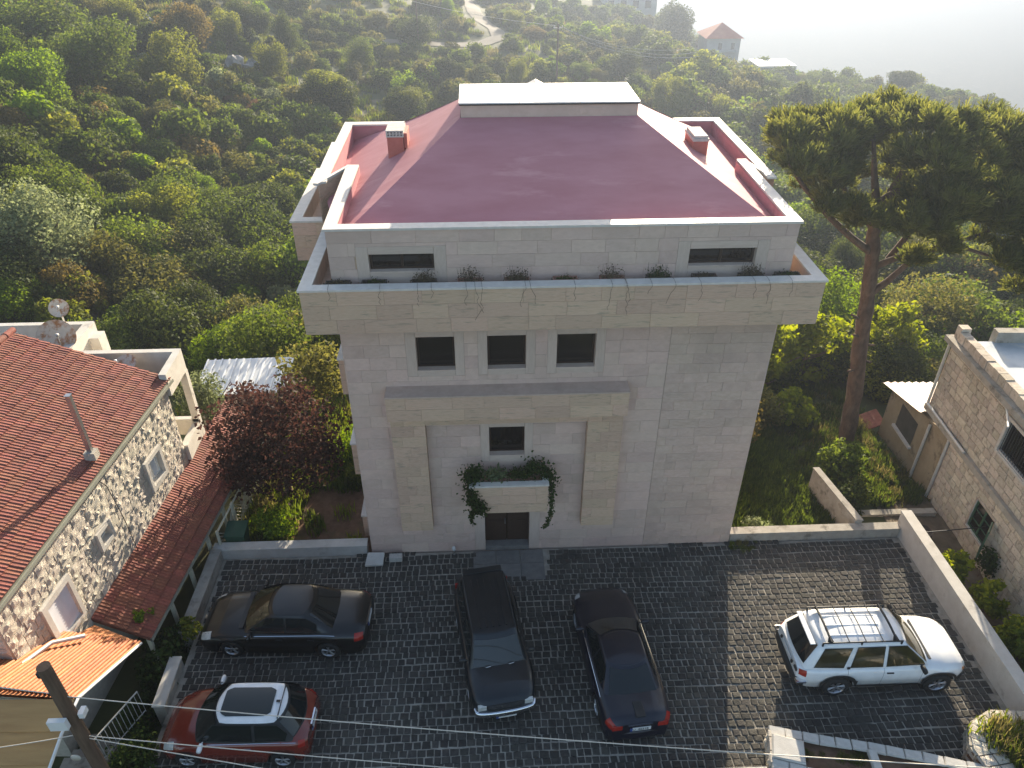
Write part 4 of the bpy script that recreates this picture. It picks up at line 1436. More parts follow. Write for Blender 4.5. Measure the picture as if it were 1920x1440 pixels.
# curved stone bed with grass behind it
bed = thing('stone_bed', 'curved rubble-stone raised bed filled with bright grass, bottom right corner', 'planter', (13.4, -7.7, 0))
arc = [(13.3, -6.62), (12.4, -6.55), (11.75, -6.85), (11.45, -7.4), (11.55, -8.2), (11.95, -9.2)]
mb = MB()
mb.prism(arc + [(17, -9.2), (17, -6.6)], -1.2, .46)
mb.build('bed_soil', M['soil'], bed)
ms_ = []
tp = []
for a, b_ in zip(arc[:-1], arc[1:]):
    ms_ += stone_row(a, b_, -.02, .62, -1, 3, 3)
    a, b_ = Vector((*a, .60)), Vector((*b_, .60))
    ux = (b_ - a).normalized()
    nn = Vector((-ux.y, ux.x, 0))
    for k in range(3):
        for j in range(2):
            F = frame_m(a.lerp(b_, (k + .5) / 3) + nn * (.16 + .34 * j - .02), ux, nn)
            tp.append(F @ Matrix.Diagonal(((b_ - a).length / 3 - .02, .10, .32, 1)))
pieces('wall_stone', 'wall_stones', bed, M['rough_stone'], [unit_rock(120 + s, .4, 3, .04) for s in range(6)], ms_)
pieces('coping_stone', 'coping_stones', bed, M['rough_stone'], [unit_rock(140 + s, .3, 3, .04) for s in range(6)], tp)
# bottom cream kerb by the cars
tag(MB().box(2.9, 6.5, -7.72, -7.50, -.02, .28).build('kerb_wall', M['concrete_light']), 'low cream kerb wall at the bottom edge between dark saloon and rubble planter', 'wall')

# ------------------------------------------------------------------ pole, lamp box, railing, wires
up_ = thing('utility_pole', 'brown wooden utility pole with a white box in the bottom left corner', 'utility pole', (-8.15, -8.15, -.3))
mb = MB()
mb.tube([(-8.15, -8.15, -.5), (-8.15, -8.15, 3), (-8.15, -8.15, 6.0)], [.15, .135, .12], 14)
mb.build('pole', M['wood_pole'], up_)
mb = MB()
mb.box(-8.46, -8.12, -8.40, -8.30, 4.35, 4.62)
mb.build('junction_box', M['white_paint'], up_)
mb = MB()
mb.box(-7.98, -7.88, -8.20, -8.02, 4.42, 4.56)
mb.tube([(-8.0, -8.12, 4.5), (-7.9, -8.12, 4.5)], .05, 8)
mb.build('lamp', M['white_paint'], up_)
mb = MB()
mb.tube([(-8.28, -8.1, 5.55), (-8.42, -8.0, 5.55)], .02, 6)
mb.tube([(-8.30, -8.1, 5.7), (-8.34, -8.06, 5.2), (-8.30, -8.1, 4.6)], .022, 6)
mb.lathe([(0, 0), (.06, .01), (.06, .05), (.035, .06), (.06, .07), (.06, .11), (0, .13)], 10, c=(-8.43, -8.0, 5.5))
mb.build('bracket', M['dark_metal'], up_)
mb = MB()
mb.lathe([(.0, 0), (.10, .0), (.10, .015), (0, .015)], 16, axis='y', c=(-8.35, -8.34, 3.3))
mb.build('coil', M['wire'], up_)
def wire(label, a, b_, sag, r=.011):
    a, b_ = Vector(a), Vector(b_)
    pts = []
    for i in range(33):
        u = i / 32
        p = a.lerp(b_, u)
        p.z -= sag * 4 * u * (1 - u)
        pts.append(p)
    mb = MB()
    mb.tube(pts, r, 5, cap=False)
    return tag(mb.build('overhead_wire', M['wire']), label, 'wire', 'wires from the utility pole')
wire('pale overhead wire attached highest on the pole, passing over the red car roof', (-8.10, -8.13, 5.05), (24, -11.3, 4.6), .55)
wire('pale overhead wire attached below the lamp, passing over the red car door', (-8.05, -8.15, 3.75), (24, -11.9, 4.0), .40)
wire('pale overhead wire in the bottom foreground, lowest of those going right', (-8.05, -8.17, 3.70), (20, -13.4, 3.2), .3)
wire('pale overhead wire running from the pole to the left edge below the porch', (-8.25, -8.15, 3.8), (-14, -8.9, 4.3), .2)
wire('pale overhead wire running from the pole top to the left edge', (-8.28, -8.1, 5.1), (-15, -6.8, 5.6), .25)
rl = thing('stair_railing', 'white metal railing beside the entrance steps by the pole', 'railing', (-9.3, -6, 0))
mb = MB()
a, b_ = Vector((-9.50, -6.55, .9)), Vector((-8.92, -5.25, .9))
mb.tube([a, b_], .022, 6)
mb.build('rail', M['galv'], rl)
mb = MB()
mb.tube([a - Vector((0, 0, .8)), b_ - Vector((0, 0, .8))], .014, 6)
mb.build('rail', M['galv'], rl)
for i in range(13):
    p = a.lerp(b_, i / 12)
    mb = MB()
    mb.tube([p - Vector((0, 0, .85)), p], .008, 5)
    mb.build('baluster', M['galv'], rl)
mb = MB()
for i in range(5):
    mb.box(-10.6 + i * .05, -9.5, -6.6 + i * .3, -6.3 + i * .3, -1.2, -.15 - i * .16)
tag(mb.build('entrance_steps', M['concrete']), 'grey concrete steps going down beside the white railing', 'steps')

# ------------------------------------------------------------------ vehicles
def paint(name, c, rough=.22, coat=.8, c2=None):
    return pm(name, c, c2 or tuple(min(1, v * 1.12 + .002) for v in c), 3, rough, spec=.5, coat=coat, c3=tuple(v * .85 + .006 for v in c), s3=2.0, c3lo=.62)
M['rubber'] = pm('rubber', (.012, .012, .012), (.025, .024, .022), 8, .85)
M['car_glass'] = pm('car_glass', (.010, .013, .013), rough=.04, spec=.6)
M['car_glass_amber'] = pm('car_glass_amber', (.030, .025, .010), (.06, .05, .02), 2.5, .05, spec=.6)
M['lamp_clear'] = pm('lamp_clear', (.45, .45, .42), (.60, .60, .57), 12, .12)
M['lamp_red'] = pm('lamp_red', (.30, .018, .012), (.38, .03, .02), 12, .15)
M['lamp_amber'] = pm('lamp_amber', (.45, .16, .03), rough=.2)
M['chrome'] = pm('chrome', (.70, .70, .72), rough=.12, metal=1.0)
M['alloy'] = pm('alloy', (.46, .46, .47), rough=.28, metal=.85)
M['trim_black'] = pm('trim_black', (.018, .018, .018), (.03, .03, .03), 6, .55)
M['plate'] = pm('plate', (.62, .62, .60), rough=.4)
M['plate_blue'] = pm('plate_blue', (.03, .07, .25), rough=.4)

class Car:
    def __init__(s, name, label, loc, heading, L, W, spec, mats):
        s.t = thing(name, label, 'car', (loc[0], loc[1], .012), heading)
        s.t['localparts'] = 1
        s.L, s.W, s.sp, s.m = L, W, spec, mats
    def lerp(s, key, x):
        k = s.sp[key]
        return float(np.interp(x, [p[0] for p in k], [p[1] for p in k]))
    def section(s, x):
        """half section as (y, z) from sill to centre line"""
        e = min(1, (s.L / 2 - abs(x)) / .32)
        e = max(e, 0)
        rnd_ = 1 - .17 * (1 - e) ** 2.2
        w = s.W / 2 * s.lerp('w', x) * rnd_
        b0 = s.sp['sill'] + .10 * (1 - e) ** 2
        b = b0
        for xw in s.sp['wheels']:
            dd = s.sp['arch'] ** 2 - (x - xw) ** 2
            if dd > 0:
                b = max(b, s.sp['r'] + math.sqrt(dd))
        sh = s.lerp('shoulder', x) - .05 * (1 - e) ** 2
        d = s.lerp('deck', x) - .06 * (1 - e) ** 2
        sh = min(sh, d - .01)
        b = min(b, sh - .08)
        mid = b + (sh - b) * .55
        return [(w - .05, b - .0), (w - .012, b + .015), (w, mid), (w - .012, sh - .07), (w - .055, sh - .012), (w * .80, sh + (d - sh) * .55), (w * .45, sh + (d - sh) * .9), (0, d)]
    def surf(s, x, t, side, off=.005):
        q = s.section(x)
        i = min(int(t), len(q) - 2)
        f = t - i
        y = q[i][0] * (1 - f) + q[i + 1][0] * f
        z = q[i][1] * (1 - f) + q[i + 1][1] * f
        ty, tz = q[i + 1][0] - q[i][0], q[i + 1][1] - q[i][1]
        l = math.hypot(ty, tz) or 1
        return Vector((x, side * (y + off * tz / l), z - off * ty / l))
    def patch(s, name, x0, x1, t0, t1, side, mat, off=.006, nx=6, nt=5, parent=None):
        mb = MB()
        vs = [s.surf(x0 + (x1 - x0) * i / nx, t0 + (t1 - t0) * j / nt, side, off) for j in range(nt + 1) for i in range(nx + 1)]
        fs = []
        for j in range(nt):
            for i in range(nx):
                k = j * (nx + 1) + i
                f = (k, k + 1, k + nx + 2, k + nx + 1)
                fs.append(f if side < 0 else f[::-1])
        mb.add(vs, fs, True)
        return link(name, mb.mesh(name), M.get(mat, mat) if isinstance(mat, str) else mat, parent or s.t)
    def body(s):
        L = s.L
        xs = list(np.linspace(-L / 2, L / 2, 64))
        for xw in s.sp['wheels']:
            for k in range(-12, 13):
                xs.append(xw + s.sp['arch'] * math.sin(k / 12 * PI / 2) * .999)
        for e in (.02, .05, .09, .14, .2):
            xs += [L / 2 - e, -L / 2 + e]
        xs = sorted(xs)
        xs = [x for i, x in enumerate(xs) if i == 0 or x - xs[i - 1] > .004]
        mb = MB()
        n = 15
        vs = []
        for x in xs:
            q = s.section(x)
            vs += [(x, y, z) for y, z in q] + [(x, -y, z) for y, z in q[-2::-1]]
        fs = []
        for i in range(len(xs) - 1):
            for k in range(n - 1):
                a = i * n + k
                fs.append((a, a + n, a + n + 1, a + 1))
        mb.add(vs, fs, True)
        a = [vs[k] for k in range(n)]
        b = [vs[(len(xs) - 1) * n + k] for k in range(n)]
        mb.add(a, [tuple(range(n))])
        mb.add(b, [tuple(range(n - 1, -1, -1))])
        s.bodyo = link('body', mb.mesh('body'), s.m['paint'], s.t)
        mb = MB()
        w = s.W / 2
        mb.box(-L / 2 + .15, L / 2 - .15, -w + .24, w - .24, .19, .62)
        mb.box(min(s.sp['wheels']) + s.sp['arch'], max(s.sp['wheels']) - s.sp['arch'], -w + .06, w - .06, s.sp['sill'] - .03, s.sp['sill'] + .12)
        link('underbody', mb.mesh('underbody'), M['trim_black'], s.t)
    def cab_pt(s, kind, u, v, off=.0):
        g = s.sp['cab']
        f = lambda a: a[0] + (a[1] - a[0]) * v
        zb, zt = g['z']
        z = zb + (zt - zb) * v
        wd = f(g['w'])
        bow = g.get('bow', .10)
        if kind == 'side':       # u = x, off = outward
            xf, xr = f(g['xf']), f(g['xr'])
            c = (u - (xf + xr) / 2) / ((xf - xr) / 2)
            wy = wd * (1 - .055 * abs(c) ** 2.5)
            return Vector((u, wy + off, z + off * .3))
        if kind == 'front':
            return Vector((f(g['xf']) - bow * abs(u) ** 2.2 + off, u * wd * .945, z + off * .5))
        return Vector((f(g['xr']) + bow * abs(u) ** 2.2 - off, u * wd * .945, z + off * .5))
    def cabin(s, mat_side, mat_roof):
        g = s.sp['cab']
        rings = []
        levels = [0, .35, .7, .93, 1.0]
        for v in levels:
            f = lambda a: a[0] + (a[1] - a[0]) * v
            r = []
            sh = 1 - (.0 if v < .9 else .02 if v < 1 else .05)
            fr = [s.cab_pt('front', u, v) for u in np.linspace(-1, 1, 9)]
            re = [s.cab_pt('rear', u, v) for u in np.linspace(1, -1, 9)]
            xf, xr = fr[-1].x, re[0].x
            sl = [s.cab_pt('side', x, v) for x in np.linspace(xf, xr, 9)[1:-1]]
            sr = [Vector((p.x, -p.y, p.z)) for p in reversed(sl)]
            r = fr + sl + re + sr
            c = Vector(((f(g['xf']) + f(g['xr'])) / 2, 0, 0))
            r = [Vector((c.x + (p.x - c.x) * (1 - (1 - sh) * .6), p.y * sh, p.z)) for p in r]
            rings.append(r)
        n = len(rings[0])
        mb = MB()
        vs = [p for r in rings for p in r]
        fs = []
        for i in range(len(levels) - 1):
            for k in range(n):
                a, b = i * n + k, i * n + (k + 1) % n
                fs.append((a, b, b + n, a + n))
        mb.add(vs, fs, True)
        link('cabin', mb.mesh('cabin'), mat_side, s.t)
        top = rings[-1]
        c = sum(top, Vector()) / n
        crown = g.get('crown', .05)
        mb = MB()
        vs = [p + Vector((0, 0, -.012)) for p in [Vector((c.x + (q.x - c.x) * 1.006, q.y * 1.012, q.z)) for q in top]]
        R_ = [1.0, .93, .8, .6, .35]
        vs = list(vs)
        for k_ in R_:
            vs += [Vector((c.x + (p.x - c.x) * k_, p.y * k_, p.z + .006 + crown * (1 - k_ ** 2.2))) for p in top]
        vs.append(Vector((c.x, 0, c.z + crown + .006)))
        fs = []
        for i in range(len(R_)):
            for k in range(n):
                a, b = i * n + k, i * n + (k + 1) % n
                fs.append((a, b, b + n, a + n))
        last = len(R_) * n
        for k in range(n):
            fs.append((last + k, last + (k + 1) % n, len(vs) - 1))
        mb.add(vs, fs, True)
        s.roofo = link('roof', mb.mesh('roof'), mat_roof, s.t)
        s.roof_z = lambda x, y: c.z + crown * .9 * max(0, 1 - (abs(y) / max(p.y for p in top)) ** 2.2)
    def glass_grid(s, name, kind, u0, u1, v0, v1, mat='car_glass', off=.012, n=8, side=1, taper=0):
        mb = MB()
        vs = []
        for j in range(5):
            v = v0 + (v1 - v0) * j / 4
            for i in range(n + 1):
                u = u0 + (u1 - u0) * i / n
                if taper:
                    u *= 1 - taper * 0
                p = s.cab_pt(kind, u, v, off)
                vs.append(Vector((p.x, p.y * side, p.z)))
        fs = []
        for j in range(4):
            for i in range(n):
                k = j * (n + 1) + i
                fs.append((k, k + 1, k + n + 2, k + n + 1))
        mb.add(vs, fs, True)
        return link(name, mb.mesh(name), M[mat], s.t)
    def side_window(s, poly, mat='car_glass', frame=True):
        """poly of (x, v) on the cabin side, built on both sides"""
        for side in (1, -1):
            mb = MB()
            vs = []
            for x, v in poly:
                p = s.cab_pt('side', x, v, .010)
                vs.append((p.x, p.y * side, p.z))
            mb.add(vs, [tuple(range(len(vs)))])
            link('side_window', mb.mesh('side_window'), M[mat], s.t)
            if frame:
                cx = sum(p[0] for p in poly) / len(poly)
                cv = sum(p[1] for p in poly) / len(poly)
                mb = MB()
                o, i_ = [], []
                for x, v in poly:
                    a = s.cab_pt('side', cx + (x - cx) * 1.0 + .018 * (1 if x > cx else -1), cv + (v - cv) + .03 * (1 if v > cv else -1), .006)
                    o.append((a.x, a.y * side, a.z))
                mb.add(o, [tuple(range(len(o)))])
                link('window_seal', mb.mesh('window_seal'), M['trim_black'], s.t)
    def wheels(s, rim='alloy', tw=.20, spokes=5):
        r = s.sp['r']
        for xw in s.sp['wheels']:
            for side in (1, -1):
                y = side * (s.W / 2 * s.lerp('w', xw) - .10)
                wh = bpy.data.objects.new('wheel', None)
                COL.objects.link(wh)
                wh.parent = s.t
                wh.location = (xw, y, r)
                mb = MB()
                h = tw / 2
                mb.lathe([(r * .62, -h * .9), (r * .80, -h), (r * .95, -h * .85), (r, -h * .5), (r, h * .5), (r * .95, h * .85), (r * .80, h), (r * .62, h * .9)], 28, axis='y')
                link('tyre', mb.mesh('tyre'), M['rubber'], wh)
                mb = MB()
                mb.lathe([(r * .64, h * .92 * side), (r * .60, h * .75 * side), (r * .56, h * .3 * side)], 28, axis='y')
                mb.lathe([(0, h * .70 * side), (r * .12, h * .70 * side), (r * .14, h * .5 * side)], 14, axis='y')
                for k in range(spokes):
                    a = 2 * PI * k / spokes + .3
                    for da in (-.13, .13):
                        p0 = Vector((math.cos(a + da) * r * .10, h * .62 * side, math.sin(a + da) * r * .10))
                        p1 = Vector((math.cos(a + da * 1.1) * r * .60, h * .70 * side, math.sin(a + da * 1.1) * r * .60))
                        mb.tube([p0, p1], [r * .055, r * .05], 5)
                link('rim', mb.mesh('rim'), M[rim], wh)
                mb = MB()
                mb.lathe([(0, h * .1 * side), (r * .58, h * .1 * side)], 20, axis='y')
                link('brake_disc', mb.mesh('brake_disc'), M['trim_black'], wh)
    def box(s, name, x0, x1, y0, y1, z0, z1, mat, bev=.0, parent=None):
        mb = MB()
        mb.box(x0, x1, y0, y1, z0, z1)
        o = link(name, mb.mesh(name), M[mat] if isinstance(mat, str) else mat, parent or s.t)
        if bev:
            bv = o.modifiers.new('bevel', 'BEVEL')
            bv.width = bev
            bv.segments = 2
        return o
    def seam(s, x, t0=1.0, t1=4.2, w=.007):
        for side in (1, -1):
            s.patch('door_seam', x - w / 2, x + w / 2, t0, t1, side, 'trim_black', .0025, 1, 8)
    def bumper(s, name, front, z0, z1, mat, out=.03, wrap=.35, n=12):
        """strip following the plan outline of the nose or tail"""
        sg = 1 if front else -1
        mb = MB()
        pts = []
        for i in range(n + 1):
            u = -1 + 2 * i / n
            a = u * PI / 2
            w = s.W / 2 * s.lerp('w', sg * (s.L / 2 - .2))
            x = s.L / 2 - wrap * (1 - math.cos(a) ** .45 if abs(u) < 1 else 1) + out
            y = math.sin(a) * (w * .99)
            pts.append((sg * x, y))
        ins = [(p[0] - sg * .10, p[1] * .93) for p in pts]
        ring = []
        for (x, y), (xi, yi) in zip(pts, ins):
            ring.append([(x - sg * .012, y * .99, z0), (x, y, z0 + (z1 - z0) * .3), (x, y, z0 + (z1 - z0) * .75), (x - sg * .025, y * .985, z1), (xi, yi, z1 + .004), (xi, yi, z0)])
        vs = [v for r in ring for v in r]
        fs = []
        for i in range(n):
            for k in range(6):
                a, b = i * 6 + k, i * 6 + (k + 1) % 6
                f = (a, b, b + 6, a + 6)
                fs.append(f if sg > 0 else f[::-1])
        mb.add(vs, fs, True)
        mb.add(ring[0], [tuple(range(6))])
        mb.add(ring[-1], [tuple(range(5, -1, -1))])
        return link(name, mb.mesh(name), M[mat] if isinstance(mat, str) else mat, s.t)
    def mirrors(s, x, z, mat, sz=(.10, .20, .13)):
        for side in (1, -1):
            mb = MB()
            y = s.sp['cab']['w'][0] + .02
            n = 8
            vs, fs = [], []
            for i, (f, k_) in enumerate([(0, .75), (.25, .95), (.7, 1.0), (1.0, .8)]):
                for q in range(n):
                    a = 2 * PI * q / n + PI / 8
                    vs.append((x + math.cos(a) * sz[0] / 2 * k_, side * (y + .03 + sz[1] * f), z + math.sin(a) * sz[2] / 2 * k_))
            for i in range(3):
                for q in range(n):
                    a, b = i * n + q, i * n + (q + 1) % n
                    fs.append((a, b, b + n, a + n))
            fs += [tuple(range(n)), tuple(range(3 * n, 4 * n))]
            mb.add(vs, fs, True)
            mb.tube([(x, side * (y - .04), z - .03), (x, side * (y + .06), z)], .02, 5)
            link('mirror', mb.mesh('mirror'), M[mat] if isinstance(mat, str) else mat, s.t)
    def handles(s, xs, z, mat):
        for x in xs:
            for side in (1, -1):
                q = s.section(x)
                y = q[2][0]
                s.box('door_handle', x - .09, x + .09, side * y - .015 if side > 0 else -y - .022, side * y + .022 if side > 0 else -y + .015, z - .015, z + .015, mat, .006)
    def plate(s, front, z, x=None, text=None):
        sg = 1 if front else -1
        x = x if x is not None else sg * (s.L / 2 + .035)
        p = s.box('number_plate', x - .008, x + .008, -.26, .26, z, z + .115, 'plate')
        b = s.box('plate_band', x - .010, x + .010, (.20 if not front else -.26) , (.26 if not front else -.20), z, z + .115, 'plate_blue', parent=p)
        if text:
            cu = bpy.data.curves.new('plate_text', 'FONT')
            cu.body = text
            cu.size = .105
            cu.align_x = 'CENTER'
            cu.extrude = .002
            tmp = bpy.data.objects.new('plate_text', cu)
            COL.objects.link(tmp)
            bpy.context.view_layer.update()
            me = bpy.data.meshes.new_from_object(tmp.evaluated_get(bpy.context.evaluated_depsgraph_get()))
            bpy.data.objects.remove(tmp)
            to = link('plate_text', me, M['trim_black'], p)
            to.rotation_euler = (PI / 2, 0, -PI / 2 if not front else PI / 2)
            to.location = (x + sg * .011, 0.0, z + .022)
        return p

# 1 dark sedan facing left
M['paint_brown'] = paint('paint_brown', (.006, .0056, .0052), .32, .22)
c = Car('sedan', 'dark brown saloon car facing left by the low left wall', (-5.66, -2.93), R(176.8), 4.55, 1.74,
        dict(w=[(-2.3, .95), (-1.5, 1), (.9, 1), (2.3, .93)], sill=.22, r=.315, arch=.37, wheels=(-1.27, 1.38),
             shoulder=[(-2.3, .88), (-1.2, .93), (1.0, .86), (1.9, .74), (2.3, .60)],
             deck=[(-2.3, .98), (-2.15, 1.03), (-1.2, 1.04), (.9, .98), (1.7, .90), (2.1, .80), (2.3, .66)],
             cab=dict(z=(.93, 1.40), w=(.78, .58), xf=(1.10, .32), xr=(-1.62, -.85), bow=.16, crown=.05)), dict(paint=M['paint_brown']))
c.body(); c.cabin(M['paint_brown'], M['paint_brown'])
c.glass_grid('windshield', 'front', -.90, .90, .10, .94, 'car_glass_amber')
c.glass_grid('rear_window', 'rear', -.86, .86, .12, .92)
c.side_window([(.86, .14), (.30, .90), (-.14, .92), (-.14, .14)])
c.side_window([(-.20, .14), (-.20, .92), (-.74, .88), (-1.02, .55), (-1.02, .14)])
c.wheels('alloy')
c.seam(.90); c.seam(-.17); c.seam(-.98, 2.6)
c.handles((.0, -.85), .80, M['paint_brown'])
c.mirrors(.78, .98, M['paint_brown'])
for sd in (1, -1):
    c.patch('headlight', 1.90, 2.22, 3.6, 5.2, sd, 'lamp_clear')
    c.patch('taillight', -2.24, -2.02, 2.6, 4.6, sd, 'lamp_red')
    c.patch('side_moulding', -1.0, .98, 2.0, 2.25, sd, 'trim_black', .010)
    c.patch('window_trim', -1.5, .95, 4.02, 4.12, sd, 'chrome', .006, 12, 1)
c.bumper('front_bumper', True, .30, .52, M['paint_brown'], .02)
c.bumper('rear_bumper', False, .32, .60, M['paint_brown'], .02)
c.box('cowl', 1.02, 1.14, -.62, .62, .96, .985, 'trim_black')
c.box('boot_trim', -2.295, -2.27, -.35, .35, .80, .83, 'chrome')
c.plate(False, .66)

# 2 red hatchback with white roof facing left
M['paint_red'] = paint('paint_red', (.16, .022, .012))
M['paint_white'] = paint('paint_white', (.74, .74, .73), .25, .6)
c = Car('hatchback', 'small red hatchback with a white roof around a dark glass panel', (-6.20, -6.02), R(178), 3.58, 1.66,
        dict(w=[(-1.8, .92), (-1.2, 1), (.7, 1), (1.3, .97), (1.8, .84)], sill=.22, r=.30, arch=.35, wheels=(-1.17, 1.12),
             shoulder=[(-1.8, .86), (-1.2, .98), (.6, .92), (1.2, .84), (1.8, .60)],
             deck=[(-1.8, .95), (-1.5, 1.02), (.6, 1.03), (1.1, .98), (1.5, .86), (1.8, .66)],
             cab=dict(z=(.96, 1.42), w=(.76, .565), xf=(.98, .42), xr=(-1.66, -1.30), bow=.20, crown=.06)), dict(paint=M['paint_red']))
c.body(); c.cabin(M['trim_black'], M['paint_white'])
c.glass_grid('windshield', 'front', -.93, .93, .08, .96)
c.glass_grid('rear_window', 'rear', -.88, .88, .10, .92)
c.side_window([(.72, .10), (.35, .92), (-.55, .94), (-.55, .10)])
c.side_window([(-.62, .10), (-.62, .94), (-1.15, .90), (-1.38, .45), (-1.32, .10)])
# glass roof panel
g = c.sp['cab']
mb = MB()
vs, fs = [], []
for j in range(9):
    for i in range(9):
        u, v = -1 + i / 4, -1 + j / 4
        x = -.36 + .60 * v
        y = .38 * u
        k = max(abs(u), abs(v))
        rr = math.hypot(u, v)
        if abs(u) == 1 and abs(v) == 1:
            x -= .05 * v
            y -= .05 * u
        vs.append((x, y, c.roof_z(x, y) + .018))
for j in range(8):
    for i in range(8):
        k = j * 9 + i
        fs.append((k, k + 1, k + 10, k + 9))
mb.add(vs, fs, True)
M['roof_glass'] = pm('roof_glass', (.022, .026, .024), rough=.12, spec=.5)
link('roof_glass', mb.mesh('roof_glass'), M['roof_glass'], c.t)
c.box('roof_latch', -1.12, -1.02, -.03, .03, c.roof_z(-1.07, 0) - .0, c.roof_z(-1.07, 0) + .022, 'trim_black', .01)
c.box('spoiler_gap', -1.145, -1.135, -.44, .44, c.roof_z(-1.14, 0) - .07, c.roof_z(-1.14, 0) + .012, 'trim_black')
c.wheels('alloy')
c.seam(.66); c.seam(-.58, 1.0)
c.handles((-.42,), .82, 'chrome')
c.mirrors(.62, 1.02, 'paint_white', (.12, .20, .15))
for sd in (1, -1):
    c.patch('headlight', 1.36, 1.66, 3.3, 5.0, sd, 'lamp_clear')
    c.patch('taillight', -1.74, -1.60, 2.7, 4.5, sd, 'lamp_red')
    c.patch('belt_trim', -1.55, .80, 4.02, 4.14, sd, 'chrome', .006, 12, 1)
c.bumper('front_bumper', True, .28, .50, M['paint_red'], .02, .42)
c.bumper('rear_bumper', False, .30, .56, M['paint_red'], .02, .34)
c.box('tailgate_handle', -1.83, -1.79, -.22, .22, .84, .87, 'chrome')
c.plate(False, .64)

# 3 dark off-roader facing the viewer
M['paint_green'] = paint('paint_green', (.006, .009, .012), .32, .22)
c = Car('offroader', 'dark compact off-roader facing the viewer with a chrome front bumper', (.04, -4.02), R(-81.5), 3.90, 1.68,
        dict(w=[(-1.95, .95), (-1.5, 1), (1.3, 1), (1.95, .93)], sill=.36, r=.345, arch=.41, wheels=(-1.10, 1.16),
             shoulder=[(-1.95, .98), (.6, .99), (1.5, .94), (1.95, .88)],
             deck=[(-1.95, 1.06), (.7, 1.07), (1.5, 1.03), (1.85, .98), (1.95, .93)],
             cab=dict(z=(1.0, 1.62), w=(.77, .62), xf=(1.02, .52), xr=(-1.90, -1.72), bow=.08, crown=.05)), dict(paint=M['paint_green']))
c.body(); c.cabin(M['paint_green'], M['paint_green'])
c.glass_grid('windshield', 'front', -.92, .92, .08, .92)
c.glass_grid('rear_window', 'rear', -.8, .8, .2, .85)
c.side_window([(.78, .12), (.46, .88), (-.28, .88), (-.28, .12)])
c.side_window([(-.36, .12), (-.36, .88), (-1.55, .86), (-1.62, .12)])
c.wheels('alloy', .23)
c.seam(.78); c.seam(-.32, 1.0)
c.handles((-.18,), .90, 'trim_black')
c.mirrors(.72, 1.10, 'trim_black', (.10, .18, .16))
c.bumper('front_bumper', True, .44, .62, 'chrome', .10, .22)
c.bumper('rear_bumper', False, .44, .62, 'chrome', .06, .2)
c.box('grille', 1.93, 1.975, -.46, .46, .70, .86, 'trim_black')
for k in range(3):
    c.box('grille_bar', 1.972, 1.985, -.45, .45, .73 + k * .045, .745 + k * .045, 'chrome')
for sd in (1, -1):
    c.box('headlight', 1.88, 1.965, min(sd * .48, sd * .70), max(sd * .48, sd * .70), .70, .86, 'lamp_clear', .015)
    c.box('taillight', -1.96, -1.90, min(sd * .62, sd * .76), max(sd * .62, sd * .76), .75, .98, 'lamp_red', .01)
    c.patch('side_moulding', -.7, .78, 1.7, 2.2, sd, 'trim_black', .012)
    c.patch('fender_flare', .70, 1.62, 1.05, 1.7, sd, 'trim_black', .03, 16, 2)
    c.patch('fender_flare', -1.56, -.64, 1.05, 1.7, sd, 'trim_black', .03, 16, 2)
    mb = MB()
    pts = [Vector((x, sd * .56, c.roof_z(x, .56) + .05 + (.0 if abs(x + .6) < .9 else -.04))) for x in np.linspace(-1.55, .35, 9)]
    mb.tube(pts, .016, 6)
    link('roof_rail', mb.mesh('roof_rail'), M['trim_black'], c.t)
    mb = MB()
    mb.tube([Vector((1.03, sd * .30 - .05, 1.095)), Vector((1.02, sd * .30 + .09, 1.10))], .010, 5)
    link('wiper', mb.mesh('wiper'), M['chrome'], c.t)
for k in range(5):
    c.box('roof_rib', -1.4, .25, -.36 + k * .17, -.33 + k * .17, c.roof_z(0, .3) - .03, c.roof_z(0, .36) + .025, M['paint_green'])
c.box('rear_spoiler', -1.80, -1.62, -.55, .55, 1.63, 1.66, M['paint_green'], .01)
c.plate(True, .38, 2.02)

# 4 dark blue saloon seen from behind
M['paint_blue'] = paint('paint_blue', (.005, .006, .014), .32, .25)
c = Car('sedan', 'very dark blue saloon seen from behind, parked right of the off-roader', (3.36, -4.47), R(95.2), 4.42, 1.74,
        dict(w=[(-2.2, .94), (-1.5, 1), (1.3, 1), (2.2, .86)], sill=.22, r=.32, arch=.375, wheels=(-1.28, 1.42),
             shoulder=[(-2.2, .90), (-1.2, .94), (1.0, .87), (1.8, .76), (2.2, .62)],
             deck=[(-2.2, 1.00), (-2.05, 1.06), (-1.2, 1.07), (.9, .99), (1.6, .92), (2.0, .80), (2.2, .68)],
             cab=dict(z=(.94, 1.385), w=(.77, .56), xf=(.95, .15), xr=(-1.68, -.95), bow=.17, crown=.05)), dict(paint=M['paint_blue']))
c.body(); c.cabin(M['paint_blue'], M['paint_blue'])
c.glass_grid('windshield', 'front', -.92, .92, .08, .94)
c.glass_grid('rear_window', 'rear', -.88, .88, .10, .93)
c.side_window([(.70, .12), (.14, .90), (-.28, .92), (-.28, .12)])
c.side_window([(-.34, .12), (-.34, .92), (-.82, .88), (-1.08, .5), (-1.08, .12)])
c.wheels('alloy')
c.seam(.78); c.seam(-.31); c.seam(-1.05, 2.6)
c.handles((-.12, -.95), .80, M['paint_blue'])
c.mirrors(.62, .99, M['paint_blue'])
for sd in (1, -1):
    c.patch('headlight', 1.82, 2.1, 3.4, 5.0, sd, 'lamp_clear')
    c.patch('taillight', -2.19, -1.98, 2.7, 4.6, sd, 'lamp_red')
    c.box('tail_lamp', -2.225, -2.195, min(sd * .44, sd * .70), max(sd * .44, sd * .70), .74, .90, 'lamp_red', .01)
    c.patch('window_trim', -1.4, .8, 4.02, 4.10, sd, 'chrome', .006, 12, 1)
